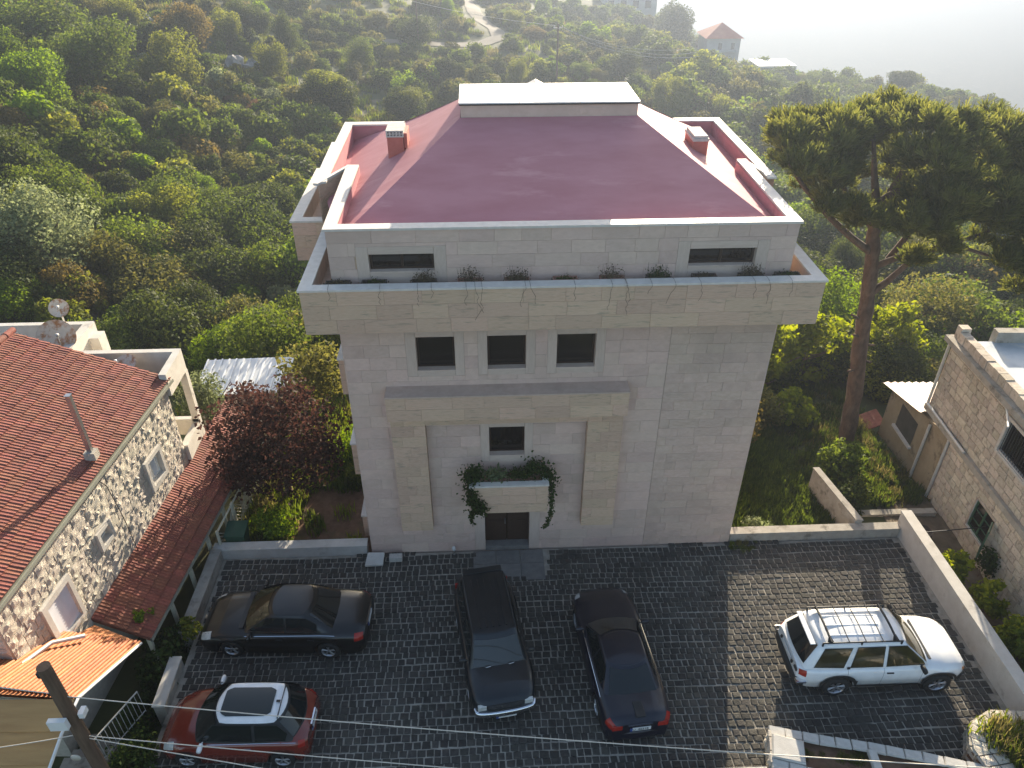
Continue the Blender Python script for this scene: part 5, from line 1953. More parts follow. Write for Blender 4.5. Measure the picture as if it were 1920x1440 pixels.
c.bumper('front_bumper', True, .28, .50, M['paint_blue'], .02, .4)
c.bumper('rear_bumper', False, .30, .60, M['paint_blue'], .03)
c.box('boot_reflection', -2.14, -1.72, -.14, .10, 1.055, 1.085, 'trim_black', .01)  # black slab standing in for a dark reflection on the boot lid
c.box('boot_trim', -2.235, -2.21, -.30, .30, .855, .875, 'chrome')
c.plate(False, .70, None, 'U  46518')

# 5 white off-roader with roof rack facing right
c = Car('offroader', 'white off-roader with black roof bars parked in the sunlit right corner', (10.10, -4.70), R(-.4), 4.46, 1.76,
        dict(w=[(-2.25, .95), (-1.7, 1), (1.6, 1), (2.25, .90)], sill=.40, r=.36, arch=.44, wheels=(-1.16, 1.52),
             shoulder=[(-2.25, 1.02), (.8, 1.03), (1.6, .98), (2.25, .88)],
             deck=[(-2.25, 1.08), (.9, 1.12), (1.5, 1.08), (2.0, 1.0), (2.25, .93)],
             cab=dict(z=(1.04, 1.70), w=(.81, .60), xf=(1.22, .52), xr=(-2.20, -1.82), bow=.10, crown=.06)), dict(paint=M['paint_white']))
c.body(); c.cabin(M['paint_white'], M['paint_white'])
c.glass_grid('windshield', 'front', -.93, .93, .06, .94, 'car_glass_amber')
c.glass_grid('rear_window', 'rear', -.86, .86, .10, .90)
c.side_window([(1.02, .08), (.95, .25), (.50, .88), (.02, .90), (.02, .08)], 'car_glass_amber')
c.side_window([(-.10, .08), (-.10, .90), (-.78, .90), (-.92, .08)], 'car_glass_amber')
c.side_window([(-1.12, .08), (-.94, .88), (-1.62, .86), (-1.86, .10)], 'car_glass_amber')
c.wheels('alloy', .25, 6)
c.seam(.98); c.seam(-.04); c.seam(-.98, 1.8)
c.handles((.12,), .92, 'trim_black')
c.mirrors(.88, 1.16, 'trim_black', (.12, .22, .18))
for sd in (1, -1):
    c.patch('fender_flare', 1.03, 2.01, 1.02, 1.75, sd, 'trim_black', .035, 18, 2)
    c.patch('fender_flare', -1.65, -.67, 1.02, 1.75, sd, 'trim_black', .035, 18, 2)
    c.patch('side_step', -.64, 1.0, .2, 1.15, sd, 'trim_black', .03)
    c.patch('taillight', -2.20, -2.04, 2.3, 3.9, sd, 'lamp_red', .012)
    c.patch('indicator', 2.08, 2.2, 2.8, 3.9, sd, 'lamp_amber', .012)
    c.patch('headlight', 2.12, 2.23, 3.6, 5.0, sd, 'lamp_clear', .012)
    c.box('quarter_badge', -1.02, -.94, min(sd * .80, sd * .83), max(sd * .80, sd * .83), 1.05, 1.12, 'trim_black', .01)
    mb = MB()
    pts = [Vector((x, sd * .56, c.roof_z(x, .50) + .075)) for x in np.linspace(-1.72, .35, 9)]
    mb.tube(pts, .022, 6)
    for x in (-1.7, -.7, .33):
        mb.tube([Vector((x, sd * .56, c.roof_z(x, .56) - .03)), Vector((x, sd * .56, c.roof_z(x, .5) + .08))], .025, 6)
    link('roof_rail', mb.mesh('roof_rail'), M['trim_black'], c.t)
for x, r_ in ((-1.50, .032), (-1.05, .014), (-.62, .014), (-.18, .014), (.18, .032)):
    mb = MB()
    pts = [Vector((x + (.0 if r_ < .02 else 0), y, c.roof_z(x, min(abs(y), .4)) + .10)) for y in np.linspace(-.57, .57, 7)]
    mb.tube(pts, r_, 6)
    if r_ > .02:
        for sd in (1, -1):
            mb.add([(x - .10, sd * .57, c.roof_z(x, .5) + .05), (x + .10, sd * .57, c.roof_z(x, .5) + .05), (x + .03, sd * .40, c.roof_z(x, .4) + .12), (x - .03, sd * .40, c.roof_z(x, .4) + .12)], [(0, 1, 2, 3)])
    link('roof_bar', mb.mesh('roof_bar'), M['trim_black'], c.t)
for y in (-.30, 0, .30):
    c.box('roof_rib', -1.45, -.05, y - .018, y + .018, c.roof_z(0, y) - .02, c.roof_z(0, y) + .018, M['paint_white'], .008)
c.bumper('front_bumper', True, .44, .68, 'trim_black', .06, .34)
c.bumper('rear_bumper', False, .44, .66, 'trim_black', .08, .24)
for sd in (1, -1):
    c.box('bumper_end', -2.27, -2.0, min(sd * .74, sd * .895), max(sd * .74, sd * .895), .60, .675, 'chrome', .02)
c.box('tailgate_panel', -2.275, -2.25, -.30, .30, .78, .90, 'plate')
c.box('lock', -2.29, -2.25, -.42, -.36, .82, .90, 'trim_black')
c.box('lock', -2.29, -2.25, .36, .42, .82, .90, 'trim_black')
c.box('tailgate_handle', -2.29, -2.25, -.72, -.56, .90, .96, 'trim_black')
c.box('rear_spoiler', -2.00, -1.86, -.52, .52, 1.685, 1.71, M['paint_white'], .012)
c.box('wiper', 1.20, 1.26, -.62, .62, 1.075, 1.10, 'trim_black')
M['stripe'] = pm('stripe', (.55, .56, .57), rough=.4)
mb = MB()

# ------------------------------------------------------------------ vegetation
TREES = [
   (-32.8, 43.8, 2.79, 0.9, 'bright', 'bright green domed tree at the upper left, right of its two neighbours at the edge'),
   (-38.3, 49.8, 2.07, 0.9, 'bright', 'bright green tree cut by the left edge, upper of the two'),
   (-34.4, 41.7, 1.72, 1, 'bright', 'bright green tree cut by the left edge, lower of the two'),
   (-38.3, 57.2, 4.48, 0.7, 'mid', 'broad olive-green thicket in the top left corner'),
   (-32.2, 52.4, 3.58, 0.9, 'mid', 'large mid-green tree above the white rock in the upper left'),
   (-37.3, 72.6, 1.94, 1.1, 'yellow', 'pale yellow-green tree near the top left'),
   (-40.7, 71.6, 2.29, 0.9, 'olive', 'brownish tree near the top left corner with ochre foliage'),
   (-30.5, 71.4, 3.35, 0.95, 'brown', 'big dark brown-olive tree left of the pale lime tree near the top'),
   (-29.0, 79.3, 2.3, 1.1, 'yellow', 'pale lime tree beside the big dark brown-olive tree'),
   (-28.3, 57.9, 3.23, 1.0, 'yellow', 'ragged yellow-green tree above the centre of the left hillside'),
   (-22.1, 70.3, 1.88, 1.2, 'yellow', 'yellow-green tree right of the grey rock outcrop'),
   (-27.9, 84.3, 2.33, 1.1, 'dark', 'dark tree left of the narrow path at the top'),
   (-26.2, 85.2, 1.36, 1.5, 'dark', 'narrow dark tree just right of the narrow path at the top'),
   (-22.4, 80.5, 1.58, 1.7, 'dark', 'tall dark cypress-like tree above the domed tree left of the roof'),
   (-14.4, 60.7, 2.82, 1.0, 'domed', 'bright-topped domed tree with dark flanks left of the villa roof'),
   (-20.1, 56.3, 1.27, 0.8, 'red', 'reddish-brown bush on the hillside left of the domed tree'),
   (-23.3, 58.0, 0.74, 0.8, 'red', 'small rust-coloured bush left of the reddish-brown bush'),
   (-31.1, 35.5, 1.86, 0.8, 'brown', 'ochre-brown bush at the left edge below the bright trees'),
   (-29.4, 39.3, 1.2, 0.8, 'brown', 'brown-olive bush right of the ochre-brown bush at the left edge'),
   (-22.6, 20.2, 3.07, 0.95, 'silver', 'large silvery-green tree on the left, palest and broadest there'),
   (-19.5, 28.5, 2.21, 0.95, 'yellow', 'yellow-topped olive tree midway between silvery tree and villa'),
   (-19.6, 36.0, 1.1, 1.1, 'bright', 'vivid green shrub above the yellow-topped olive tree'),
   (-17.9, 32.9, 1.64, 0.95, 'mid', 'mid-green tree right of the yellow-topped olive tree'),
   (-25.3, 46.2, 1.78, 0.8, 'olive', 'olive bush in the middle of the left hillside'),
   (-28.5, 45.3, 1.19, 0.9, 'mid', 'green bush right of the domed tree at the left'),
   (-22.5, 15.5, 1.76, 0.9, 'bright', 'leafy green tree above the white terrace wall at the left edge'),
   (-8.1, 95.3, 3.39, 0.7, 'dark', 'dark rounded thicket beside the far utility pole left of the road bend'),
   (-4.3, 110.5, 1.18, 1.6, 'bright', 'slim bright tree by the road near the top'),
   (-14.0, 81.1, 2.0, 1.1, 'mid', 'green tree below the far road, left of the small pale tree'),
   (-10.6, 85.0, 1.11, 1.3, 'yellow', 'small pale tree below the far road'),
   (-2.5, 80.5, 1.48, 0.95, 'dark', 'dark bush left of the round dark one behind the skylight'),
   (0.6, 79.5, 1.75, 0.8, 'dark', 'round dark bush behind the skylight'),
   (-3.6, 72.0, 1.23, 1.2, 'dark', 'dark egg-shaped bush just left of the skylight'),
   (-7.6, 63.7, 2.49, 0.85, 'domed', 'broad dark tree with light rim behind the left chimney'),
   (4.8, 80.9, 1.42, 1.4, 'sparse', 'thin pale yellow tree behind the skylight'),
   (6.0, 111.4, 1.84, 0.9, 'yellow', 'pale tree right of the road bend'),
   (8.7, 104.7, 1.83, 0.7, 'brown', 'brownish bush right of the road bend'),
   (12.8, 97.3, 1.32, 0.9, 'dark', 'dark bush right of the far pole'),
   (24.3, 113.3, 2.28, 0.9, 'mid', 'hazy green tree near the top right of the road'),
   (39.4, 147.4, 5.09, 0.95, 'dark', 'big hazy dark tree left of the far red-roofed house'),
   (34.0, 149.6, 2.68, 0.9, 'olive', 'hazy olive tree left of the big hazy dark tree'),
   (19.7, 89.7, 2.43, 0.95, 'dark', 'broad dark bush under the far wires'),
   (13.4, 85.7, 1.5, 1.0, 'mid', 'green bush right of the far pole below the wires'),
   (15.6, 85.4, 1.27, 1.0, 'olive', 'small olive bush beside the far pole below the wires'),
   (28.3, 85.7, 1.39, 1.1, 'dark', 'round dark bush on the near shoulder right of the villa roof'),
   (28.6, 93.4, 1.23, 0.9, 'olive', 'rounded olive bush at the crest of the near shoulder'),
   (32.1, 92.4, 0.99, 1.0, 'dark', 'small dark bush at the crest of the near shoulder'),
   (32.7, 86.0, 1.8, 0.8, 'brown', 'brown-olive bush near the crest of the near shoulder'),
   (36.6, 80.9, 2.21, 0.9, 'dark', 'dark rounded bush at the right end of the near shoulder'),
   (23.1, 75.7, 2.58, 1.1, 'yellow', 'pale lime tree right behind the villa roof'),
   (29.5, 74.4, 2.1, 1.0, 'yellow', 'light green tree above the right roof corner'),
   (30.7, 69.2, 2.01, 0.9, 'brown', 'brown-olive bush right of the roof corner'),
   (27.7, 77.1, 1.57, 0.9, 'olive', 'olive bush between the two light green trees behind the roof'),
   (24.5, 32.8, 2.38, 1.1, 'mid', 'rounded green tree right of the villa below the pine crown'),
   (29.0, 50.6, 1.43, 1.0, 'bright', 'light green bush beyond the right roof parapet'),
   (22.7, 25.3, 1.23, 1.9, 'dark', 'dark conifer right of the villa behind the pine trunk'),
   (26.4, 19.5, 1.55, 1.1, 'yellow', 'yellow-green tree left of the block house roof'),
   (24.4, 20.3, 1.15, 1.1, 'olive', 'olive-green tree right of the pine trunk'),
   (21.1, 14.6, 1.07, 1.1, 'dark', 'dark bush right of the pine trunk above the annex'),
   (22.7, 14.2, 0.99, 1.0, 'silver', 'greyish olive shrub beside the block house corner'),
   (32.6, 23.6, 2.6, 0.9, 'dark', 'dark tree behind the block house roof'),
   (36.9, 49.5, 1.98, 0.9, 'mid', 'green tree seen through the gap under the pine crown'),
   (28.3, 27.3, 1.41, 0.9, 'mid', 'green tree below the right part of the pine crown'),
   (17.9, 21.1, 0.73, 1.6, 'olive', 'slender olive conifer close to the right villa corner'),
]
SPUR = [(59.6, 134.8, 2.6, 'mid'), (61.2, 130.9, 2.2, 'olive'), (63.3, 130.0, 2.8, 'mid'), (64.4, 126.2, 2.4, 'dark'), (66.3, 124.3, 2.6, 'mid'), (68.0, 121.2, 2.3, 'olive'), (69.2, 118.4, 2.6, 'mid'), (70.9, 117.5, 2.2, 'olive'), (74.4, 113.3, 2.5, 'mid'), (75.8, 110.2, 2.4, 'dark'), (76.7, 107.3, 2.6, 'mid'), (77.5, 104.4, 2.8, 'dark'), (78.8, 101.2, 2.6, 'mid'), (79.9, 98.0, 2.8, 'dark'), (57.4, 119.5, 2.8, 'mid'), (58.9, 112.3, 2.8, 'olive'), (60.9, 109.1, 3.0, 'mid'), (63.5, 105.6, 2.8, 'dark'), (50.6, 124.3, 2.6, 'olive'), (48.8, 114.3, 2.8, 'mid'), (51.2, 111.2, 2.8, 'mid'), (51.4, 132.4, 2.2, 'dark'), (42.4, 149.7, 3.0, 'mid'), (46.7, 152.7, 3.0, 'olive'), (41.0, 158.3, 3.2, 'mid')]

LM = {
    'bright': leafm('leaf_bright', (.065, .120, .010), (.150, .215, .022), .46),
    'mid': leafm('leaf_mid', (.042, .072, .010), (.105, .135, .024), .43),
    'olive': leafm('leaf_olive', (.062, .070, .016), (.135, .128, .034), .40),
    'dark': leafm('leaf_dark', (.026, .042, .009), (.066, .080, .017), .34),
    'yellow': leafm('leaf_yellow', (.088, .115, .014), (.180, .192, .034), .46),
    'brown': leafm('leaf_brown', (.085, .072, .018), (.150, .118, .034), .40),
    'red': leafm('leaf_red', (.095, .062, .026), (.150, .085, .042), .30),
    'silver': leafm('leaf_silver', (.100, .130, .055), (.21, .235, .12), .36),
    'plum': leafm('leaf_plum', (.026, .014, .011), (.066, .035, .025), .30),
    'fig': leafm('leaf_fig', (.095, .135, .010), (.20, .225, .025), .52),
    'pine': leafm('leaf_pine', (.048, .064, .015), (.145, .150, .036), .42),
    'ivy': leafm('leaf_ivy', (.022, .040, .010), (.060, .090, .020), .3),
    'dry': leafm('leaf_dry', (.060, .050, .028), (.12, .095, .055), .3),
    'grass': leafm('leaf_grass', (.060, .095, .010), (.155, .18, .028), .45),
    'straw': leafm('leaf_straw', (.11, .105, .035), (.20, .172, .065), .4),
}
PROTO = {}
SHAPE = {
    'bright': dict(Rr=(1, 1, .92), lobes=26, lobe_r=(.28, .42), inner=.25),
    'mid': dict(Rr=(1, 1, .95), lobes=16, lobe_r=(.32, .55), inner=.3),
    'olive': dict(Rr=(1, 1, .95), lobes=16, lobe_r=(.25, .5), inner=.35),
    'dark': dict(Rr=(1, 1, .95), lobes=20, lobe_r=(.32, .48), inner=.25),
    'yellow': dict(Rr=(1, 1, 1), lobes=14, lobe_r=(.25, .5), inner=.35),
    'brown': dict(Rr=(1, 1, .9), lobes=16, lobe_r=(.3, .5), inner=.3),
    'red': dict(Rr=(1, 1, .9), lobes=14, lobe_r=(.25, .45), inner=.35),
    'silver': dict(Rr=(1, 1, 1), lobes=22, lobe_r=(.22, .42), inner=.3),
}
for i, (k, s) in enumerate(SHAPE.items()):
    PROTO[k] = [crown_mesh('crown', 12000, leaf=.036 if k == 'silver' else .044, mat=LM[k], seed=10 * i + j, facing=.9, **s) for j in range(3)]
def low_proto(k, j, n=2600, leaf=.088):
    s = dict(SHAPE[k])
    s['lobes'] = 9
    return crown_mesh('shrub', n, leaf=leaf, mat=LM[k], seed=500 + 17 * j + len(k), facing=.9, **s)
LOW = {k: [low_proto(k, j) for j in range(3)] for k in SHAPE}
def trunk_mesh(h, r, limbs, seed, spread=.5, lean=(0, 0)):
    rr = random.Random(seed)
    mb = MB()
    top = Vector((lean[0], lean[1], h * .72))
    mb.tube([(0, 0, -.4), (lean[0] * .4 + rr.uniform(-.05, .05) * h, lean[1] * .4 + rr.uniform(-.05, .05) * h, h * .36), top], [r * 1.25, r * .85, r * .5], 8)
    for i in range(limbs):
        a = 2 * PI * i / limbs + rr.uniform(-.4, .4)
        z = h * rr.uniform(.3, .62)
        b = Vector((lean[0] * z / h, lean[1] * z / h, z))
        e = b + Vector((math.cos(a) * spread * h, math.sin(a) * spread * h, h * rr.uniform(.2, .42)))
        m = b.lerp(e, .5) + Vector((0, 0, -.04 * h))
        mb.tube([b, m, e], [r * .5, r * .34, r * .14], 6)
    return mb.mesh('trunk')
TRUNK = trunk_mesh(1.5, .07, 6, 1, .36)
TRUNK.materials.append(M['bark'])
rv = random.Random(21)
def tree(x, y, r, h, k, label, group=None, z=None):
    z0 = gz(x, y) if z is None else z
    t = thing('tree' if r > 1.3 else 'bush', label, 'tree' if r > 1.3 else 'bush', (x, y, z0 - .1), rv.uniform(0, 6.28), group)
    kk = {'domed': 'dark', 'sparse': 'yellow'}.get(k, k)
    o = link('crown', rv.choice(PROTO[kk]), None, t)
    o.scale = (r, r, r * h)
    o.location = (0, 0, r * h * .78)
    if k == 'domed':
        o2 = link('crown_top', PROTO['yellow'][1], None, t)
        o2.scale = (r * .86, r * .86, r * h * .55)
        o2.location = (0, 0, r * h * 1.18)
    tr_ = link('trunk', TRUNK, None, t)
    tr_.scale = (r * .9, r * .9, r * h * .8)
    return t
for (x, y, r, h, k, l) in TREES:
    tree(x, y, r, h, k, l)
spur_n = 0
for i, (x, y, r, k) in enumerate(SPUR):
    tree(x, y, r, 1.0, k, {'mid': 'hazy green tree on the far spur', 'olive': 'hazy olive tree on the far spur', 'dark': 'hazy dark tree on the far spur'}[k] + (' left of the red-roofed house' if x < 48 else ' just right of the red-roofed house' if x < 62 else ' farther right along the crest'), 'trees on the far spur')
# parasol pine on the far crest
t = thing('pine_tree', 'flat-topped hazy pine standing alone on the far crest', 'tree', (73, 116.4, gz(73, 116.4)))
o = link('crown', PROTO['dark'][1], None, t)
o.scale = (2.9, 2.9, 1.5)
o.location = (0, 0, 5.2)
o = link('trunk', TRUNK, None, t)
o.scale = (2, 2, 3.2)

# countable shrubs on the slopes: the largest in view as things, the rest as one mass
KX = ['dark', 'mid', 'mid', 'olive', 'dark', 'mid', 'yellow', 'olive', 'brown', 'silver', 'bright', 'red']
KW = [5, 7, 6, 4, 4.5, 5, 4.4, 2.5, .8, .6, 5.6, .12]
def excluded(x, y):
    if -9.5 < x < 17.5 and y < 12.5:
        return True
    if x < -8 and y < 11:
        return True
    if x >= 15 and y < 9.5 and x < 24:
        return True
    for a, b in zip(ROAD[:-1], ROAD[1:]):
        ax, ay, bx, by = a[0], a[1], b[0], b[1]
        d = (bx - ax) ** 2 + (by - ay) ** 2
        u = max(0, min(1, ((x - ax) * (bx - ax) + (y - ay) * (by - ay)) / d))
        if math.hypot(x - ax - u * (bx - ax), y - ay - u * (by - ay)) < 2.6:
            return True
    return False
ROAD = [(-12.5, 94.6), (-10.8, 95), (-4, 96), (1, 98.5), (3.4, 102), (3.0, 107), (1.1, 112.5), (-.2, 119), (-.6, 125.5), (-3, 140)]
cand = []
_sd = np.random.default_rng(44)
while len(cand) < 7600:
    az = R(_sd.uniform(-37, 42))
    d = _sd.uniform(28, 175)
    x, y = d * math.sin(az), -16.95 + d * math.cos(az)
    if excluded(x, y):
        continue
    left = x < -4 and y < 75
    if d > 75 and -34 < x < 25:      # open grassy slope below and above the road
        if math.sin(x * .21 + 1.7 * math.sin(y * .11)) + math.sin(y * .17 + x * .05) < .15 and _sd.random() < .75:
            continue
    r = min(2.6, _sd.gamma(3.2, .34) if left else _sd.gamma(3.2, .34))
    if d > 75 and x < 25:
        r *= .85
    if x > 25 and d > 60:
        r *= 1.25
    k = _sd.choice(KX, p=np.array(KW) / sum(KW))
    if y > 50 and x < 25 and _sd.random() < .25:
        k = 'olive'
    cand.append((x, y, max(.35, r), _sd.uniform(.7, 1.15), k, d))
TP = np.array([(q[0], q[1], q[2]) for q in TREES])
ok = []
for q in cand:
    dd = np.hypot(TP[:, 0] - q[0], TP[:, 1] - q[1])
    if (dd < TP[:, 2] * .75).any():
        continue
    ok.append(q)
zs = ground([q[0] for q in ok], [q[1] for q in ok])
ok = [(*q, float(z)) for q, z in zip(ok, zs)]
ok.sort(key=lambda q: -q[2] / q[5])
KN = {'dark': 'dark green', 'mid': 'mid-green', 'olive': 'dull olive', 'yellow': 'yellow-green', 'brown': 'brownish', 'silver': 'silvery', 'bright': 'bright green', 'red': 'reddish'}
import re
_ci = cam_ob.matrix_world.inverted()
def seen_at(p):
    q = _ci @ Vector(p)
    return q.x / -q.z, q.y / -q.z
REF = []
for (x, y, r, h, k, l) in TREES:
    short = re.split(r' (?:left of|right of|above|below|beside|behind|at the|in the|near|on the|by the|midway|just|cut|under|close|seen|with|between|beyond|that|right behind|through)\b', l)[0]
    short = re.sub(r',.*', '', short)
    REF.append((seen_at((x, y, gz(x, y) + r)), short))
used_labels = {}
for (x, y, r, h, k, d, z) in ok[:205]:
    o = link('shrub', rv.choice(PROTO[k]))
    o.location = (x, y, z + r * h * .45)
    o.scale = (r * rv.uniform(.85, 1.35), r * rv.uniform(.8, 1.15), r * h)
    o.rotation_euler = (rv.uniform(-.2, .2), rv.uniform(-.2, .2), rv.uniform(0, 6.28))
    u = seen_at((x, y, z + r))
    order = sorted(REF, key=lambda q: math.hypot(q[0][0] - u[0], q[0][1] - u[1]))
    for (c, short) in order[:14]:
        dx, dy = u[0] - c[0], u[1] - c[1]
        side = ('right of' if dx > 0 else 'left of') if abs(dx) > abs(dy) else ('above' if dy > 0 else 'below')
        size = 'large ' if r > 1.9 else 'small ' if r < 1.25 else ''
        lab = size + KN[k] + ' shrub ' + side + ' the ' + short
        if lab not in used_labels:
            break
    used_labels[lab] = 1
    tag(o, lab, 'shrub', 'shrubs on the slopes')
def gn_instances(name, label_kind, pts, protos):
    """one object whose geometry nodes put copies of the prototypes on its points; pts: x, y, z, sx, sz, rot, id"""
    P = np.array([p[:3] for p in pts], np.float32)
    me = bpy.data.meshes.new(name)
    me.vertices.add(len(P))
    me.vertices.foreach_set('co', P.ravel())
    for nm, ix in (('sx', 3), ('sz', 4), ('rot', 5)):
        at = me.attributes.new(nm, 'FLOAT', 'POINT')
        at.data.foreach_set('value', np.array([p[ix] for p in pts], np.float32))
    at = me.attributes.new('pid', 'INT', 'POINT')
    at.data.foreach_set('value', np.array([p[6] for p in pts], np.int32))
    pc = bpy.data.collections.new(name + '_kinds')
    for i, m_ in enumerate(protos):
        pc.objects.link(bpy.data.objects.new('%s_%02d' % (name, i), m_))
    o = link(name, me)
    g = bpy.data.node_groups.new(name, 'GeometryNodeTree')
    g.interface.new_socket('Geometry', in_out='INPUT', socket_type='NodeSocketGeometry')
    g.interface.new_socket('Geometry', in_out='OUTPUT', socket_type='NodeSocketGeometry')
    N, L = g.nodes.new, g.links.new
    gi, go = N('NodeGroupInput'), N('NodeGroupOutput')
    ci = N('GeometryNodeCollectionInfo')
    ci.inputs['Collection'].default_value = pc
    ci.inputs['Separate Children'].default_value = True
    ci.inputs['Reset Children'].default_value = True
    ip = N('GeometryNodeInstanceOnPoints')
    ip.inputs['Pick Instance'].default_value = True
    def attr(nm, ty='FLOAT'):
        a = N('GeometryNodeInputNamedAttribute')
        a.data_type = ty
        a.inputs['Name'].default_value = nm
        return a.outputs[0]
    sc, ro = N('ShaderNodeCombineXYZ'), N('ShaderNodeCombineXYZ')
    L(attr('sx'), sc.inputs[0]); L(attr('sx'), sc.inputs[1]); L(attr('sz'), sc.inputs[2])
    L(attr('rot'), ro.inputs[2])
    L(gi.outputs[0], ip.inputs['Points'])
    L(ci.outputs[0], ip.inputs['Instance'])
    L(attr('pid', 'INT'), ip.inputs['Instance Index'])
    L(ro.outputs[0], ip.inputs['Rotation'])
    L(sc.outputs[0], ip.inputs['Scale'])
    L(ip.outputs[0], go.inputs[0])
    md = o.modifiers.new('scatter', 'NODES')
    md.node_group = g
    return stuff(o)
kinds = list(SHAPE)
protos = [LOW[k][j] for k in kinds for j in range(3)]
pts = [(x, y, z + r * h * .4, r, r * h, rv.uniform(0, 6.28), kinds.index(k) * 3 + rv.randrange(3)) for (x, y, r, h, k, d, z) in ok[205:]]
gn_instances('scrub', None, pts, protos)
# grass: tufts of blades
def tuft(n, h, spread, mat, seed, w=.018, lean=.5):
    rng = np.random.default_rng(seed)
    a = rng.uniform(0, 2 * PI, n)
    rr = spread * np.sqrt(rng.random(n))
    base = np.stack([rr * np.cos(a), rr * np.sin(a), np.zeros(n)], 1)
    b = rng.uniform(0, 2 * PI, n)
    ln = lean * rng.random(n)
    hh = h * rng.uniform(.5, 1.1, n)
    mid = base + np.stack([np.cos(b) * ln * hh * .35, np.sin(b) * ln * hh * .35, hh * .6], 1)
    tip = base + np.stack([np.cos(b) * ln * hh, np.sin(b) * ln * hh, hh], 1)
    side = np.stack([-np.sin(b), np.cos(b), np.zeros(n)], 1) * w
    V = np.stack([base - side * .6, base + side * .6, mid + side, mid - side, mid - side, mid + side, tip + side * .15, tip - side * .15], 1).reshape(-1, 3)
    F = np.arange(n * 8).reshape(-1, 4)
    return leaf_mesh('tuft', V, F, np.repeat(np.clip(rng.normal(.5, .25, n), 0, 1), 2), mat)
LM['shade_grass'] = leafm('leaf_shade_grass', (.030, .052, .010), (.075, .105, .020), .4)  # darker grass: the shade of the right-hand garden put into its colour
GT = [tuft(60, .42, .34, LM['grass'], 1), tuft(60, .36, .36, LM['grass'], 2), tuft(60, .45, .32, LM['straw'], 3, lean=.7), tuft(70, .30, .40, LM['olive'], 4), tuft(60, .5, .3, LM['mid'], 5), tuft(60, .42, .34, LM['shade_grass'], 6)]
gp = []
for _ in range(9000):
    az = R(_sd.uniform(-38, 42))
    d = _sd.uniform(28, 150)
    x, y = d * math.sin(az), -16.95 + d * math.cos(az)
    if excluded(x, y):
        continue
    gp.append((x, y, d))
gzz = ground([p[0] for p in gp], [p[1] for p in gp])
far_pts = []
for (x, y, d), z in zip(gp, gzz):
    s = _sd.uniform(1.2, 2.6)
    far_pts.append((x, y, float(z) - .05, s, s * .8, _sd.uniform(0, 6.28), int(_sd.choice([0, 1, 0, 3, 3, 4, 2]))))
gn_instances('hill_grass', None, far_pts, GT)
# near ground: soil, garden grass
def soil_patch(name, poly_f, x0, x1, y0, y1, dz=.05, n=40):
    vs, fs, idx = [], [], {}
    xs, ys = np.linspace(x0, x1, n), np.linspace(y0, y1, n)
    X, Y = np.meshgrid(xs, ys)
    Z = ground(X, Y).reshape(X.shape) + dz
    rr = np.random.default_rng(3)
    Z += rr.normal(0, .018, Z.shape)
    V = np.stack([X.ravel(), Y.ravel(), Z.ravel()], 1)
    F = []
    for j in range(n - 1):
        for i in range(n - 1):
            cx, cy = (xs[i] + xs[i + 1]) / 2, (ys[j] + ys[j + 1]) / 2
            if poly_f(cx, cy):
                F.append((j * n + i, j * n + i + 1, (j + 1) * n + i + 1, (j + 1) * n + i))
    return structure(link(name, fast(name, V, np.array(F), True), M['soil']))
soil_patch('garden_soil', lambda x, y: True, -8.2, -3.6, .2, 6.0)
M['yard_earth'] = pm('yard_earth', (.10, .075, .048), (.16, .125, .085), 2, .95, bump=.8, bscale=8)
ys_ = soil_patch('side_yard', lambda x, y: True, 13.7, 16.2, -9, 3.0)
ys_.data.materials.clear()
ys_.data.materials.append(M['yard_earth'])
def grass_stuff(name, spots, tufts):
    zz = ground([s[0] for s in spots], [s[1] for s in spots])
    pts = [(s[0], s[1], float(z) + (s[4] if len(s) > 4 else 0), s[2], s[2] * rv.uniform(.8, 1.2), rv.uniform(0, 6.28), s[3]) for s, z in zip(spots, zz)]
    return gn_instances(name, None, pts, tufts)
sp_ = []
for _ in range(900):       # left garden, thicker away from the bare soil
    x, y = rv.uniform(-8.3, -3.8), rv.uniform(.4, 12)
    bare = (x > -6.5 and y < 3.4 and (x + 6.5) * .8 + (3.4 - y) * .3 > .3) or (y < 1.0 and x > -6)
    if bare and rv.random() < .97:
        continue
    sp_.append((x, y, rv.uniform(.6, 1.2) * (1.5 if y > 5 else 1), rv.choice([0, 1, 0, 4, 2])))
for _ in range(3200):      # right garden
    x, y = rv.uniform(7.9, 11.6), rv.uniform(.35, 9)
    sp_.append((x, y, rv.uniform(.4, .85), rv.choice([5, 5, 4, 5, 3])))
for _ in range(500):
    x, y = rv.uniform(11.8, 16), rv.uniform(2.0, 14)
    if x > 15 and y < 8:
        continue
    sp_.append((x, y, rv.uniform(.45, .9), rv.choice([5, 4, 3, 5])))
for _ in range(420):
    sp_.append((rv.uniform(13.6, 15.75), rv.uniform(2.2, 9), rv.uniform(.35, .8), rv.choice([5, 4, 3, 5, 2])))
for _ in range(700):
    x, y = rv.uniform(-13, 8), rv.uniform(9.2, 16)
    sp_.append((x, y, rv.uniform(.8, 1.6), rv.choice([0, 1, 2, 4])))
grass_stuff('garden_grass', sp_, GT)
bg = []
for _ in range(420):
    x, y = rv.uniform(12.0, 16.5), rv.uniform(-9.2, -6.9)
    if x < 12.6 and y < -7.4 and x < 12.2:
        continue
    bg.append((x, y, .46, rv.uniform(.7, 1.25), rv.uniform(.7, 1.3), rv.uniform(0, 6.28), rv.choice([0, 0, 1, 2])))
gn_instances('bed_grass', None, bg, GT)
wd = []
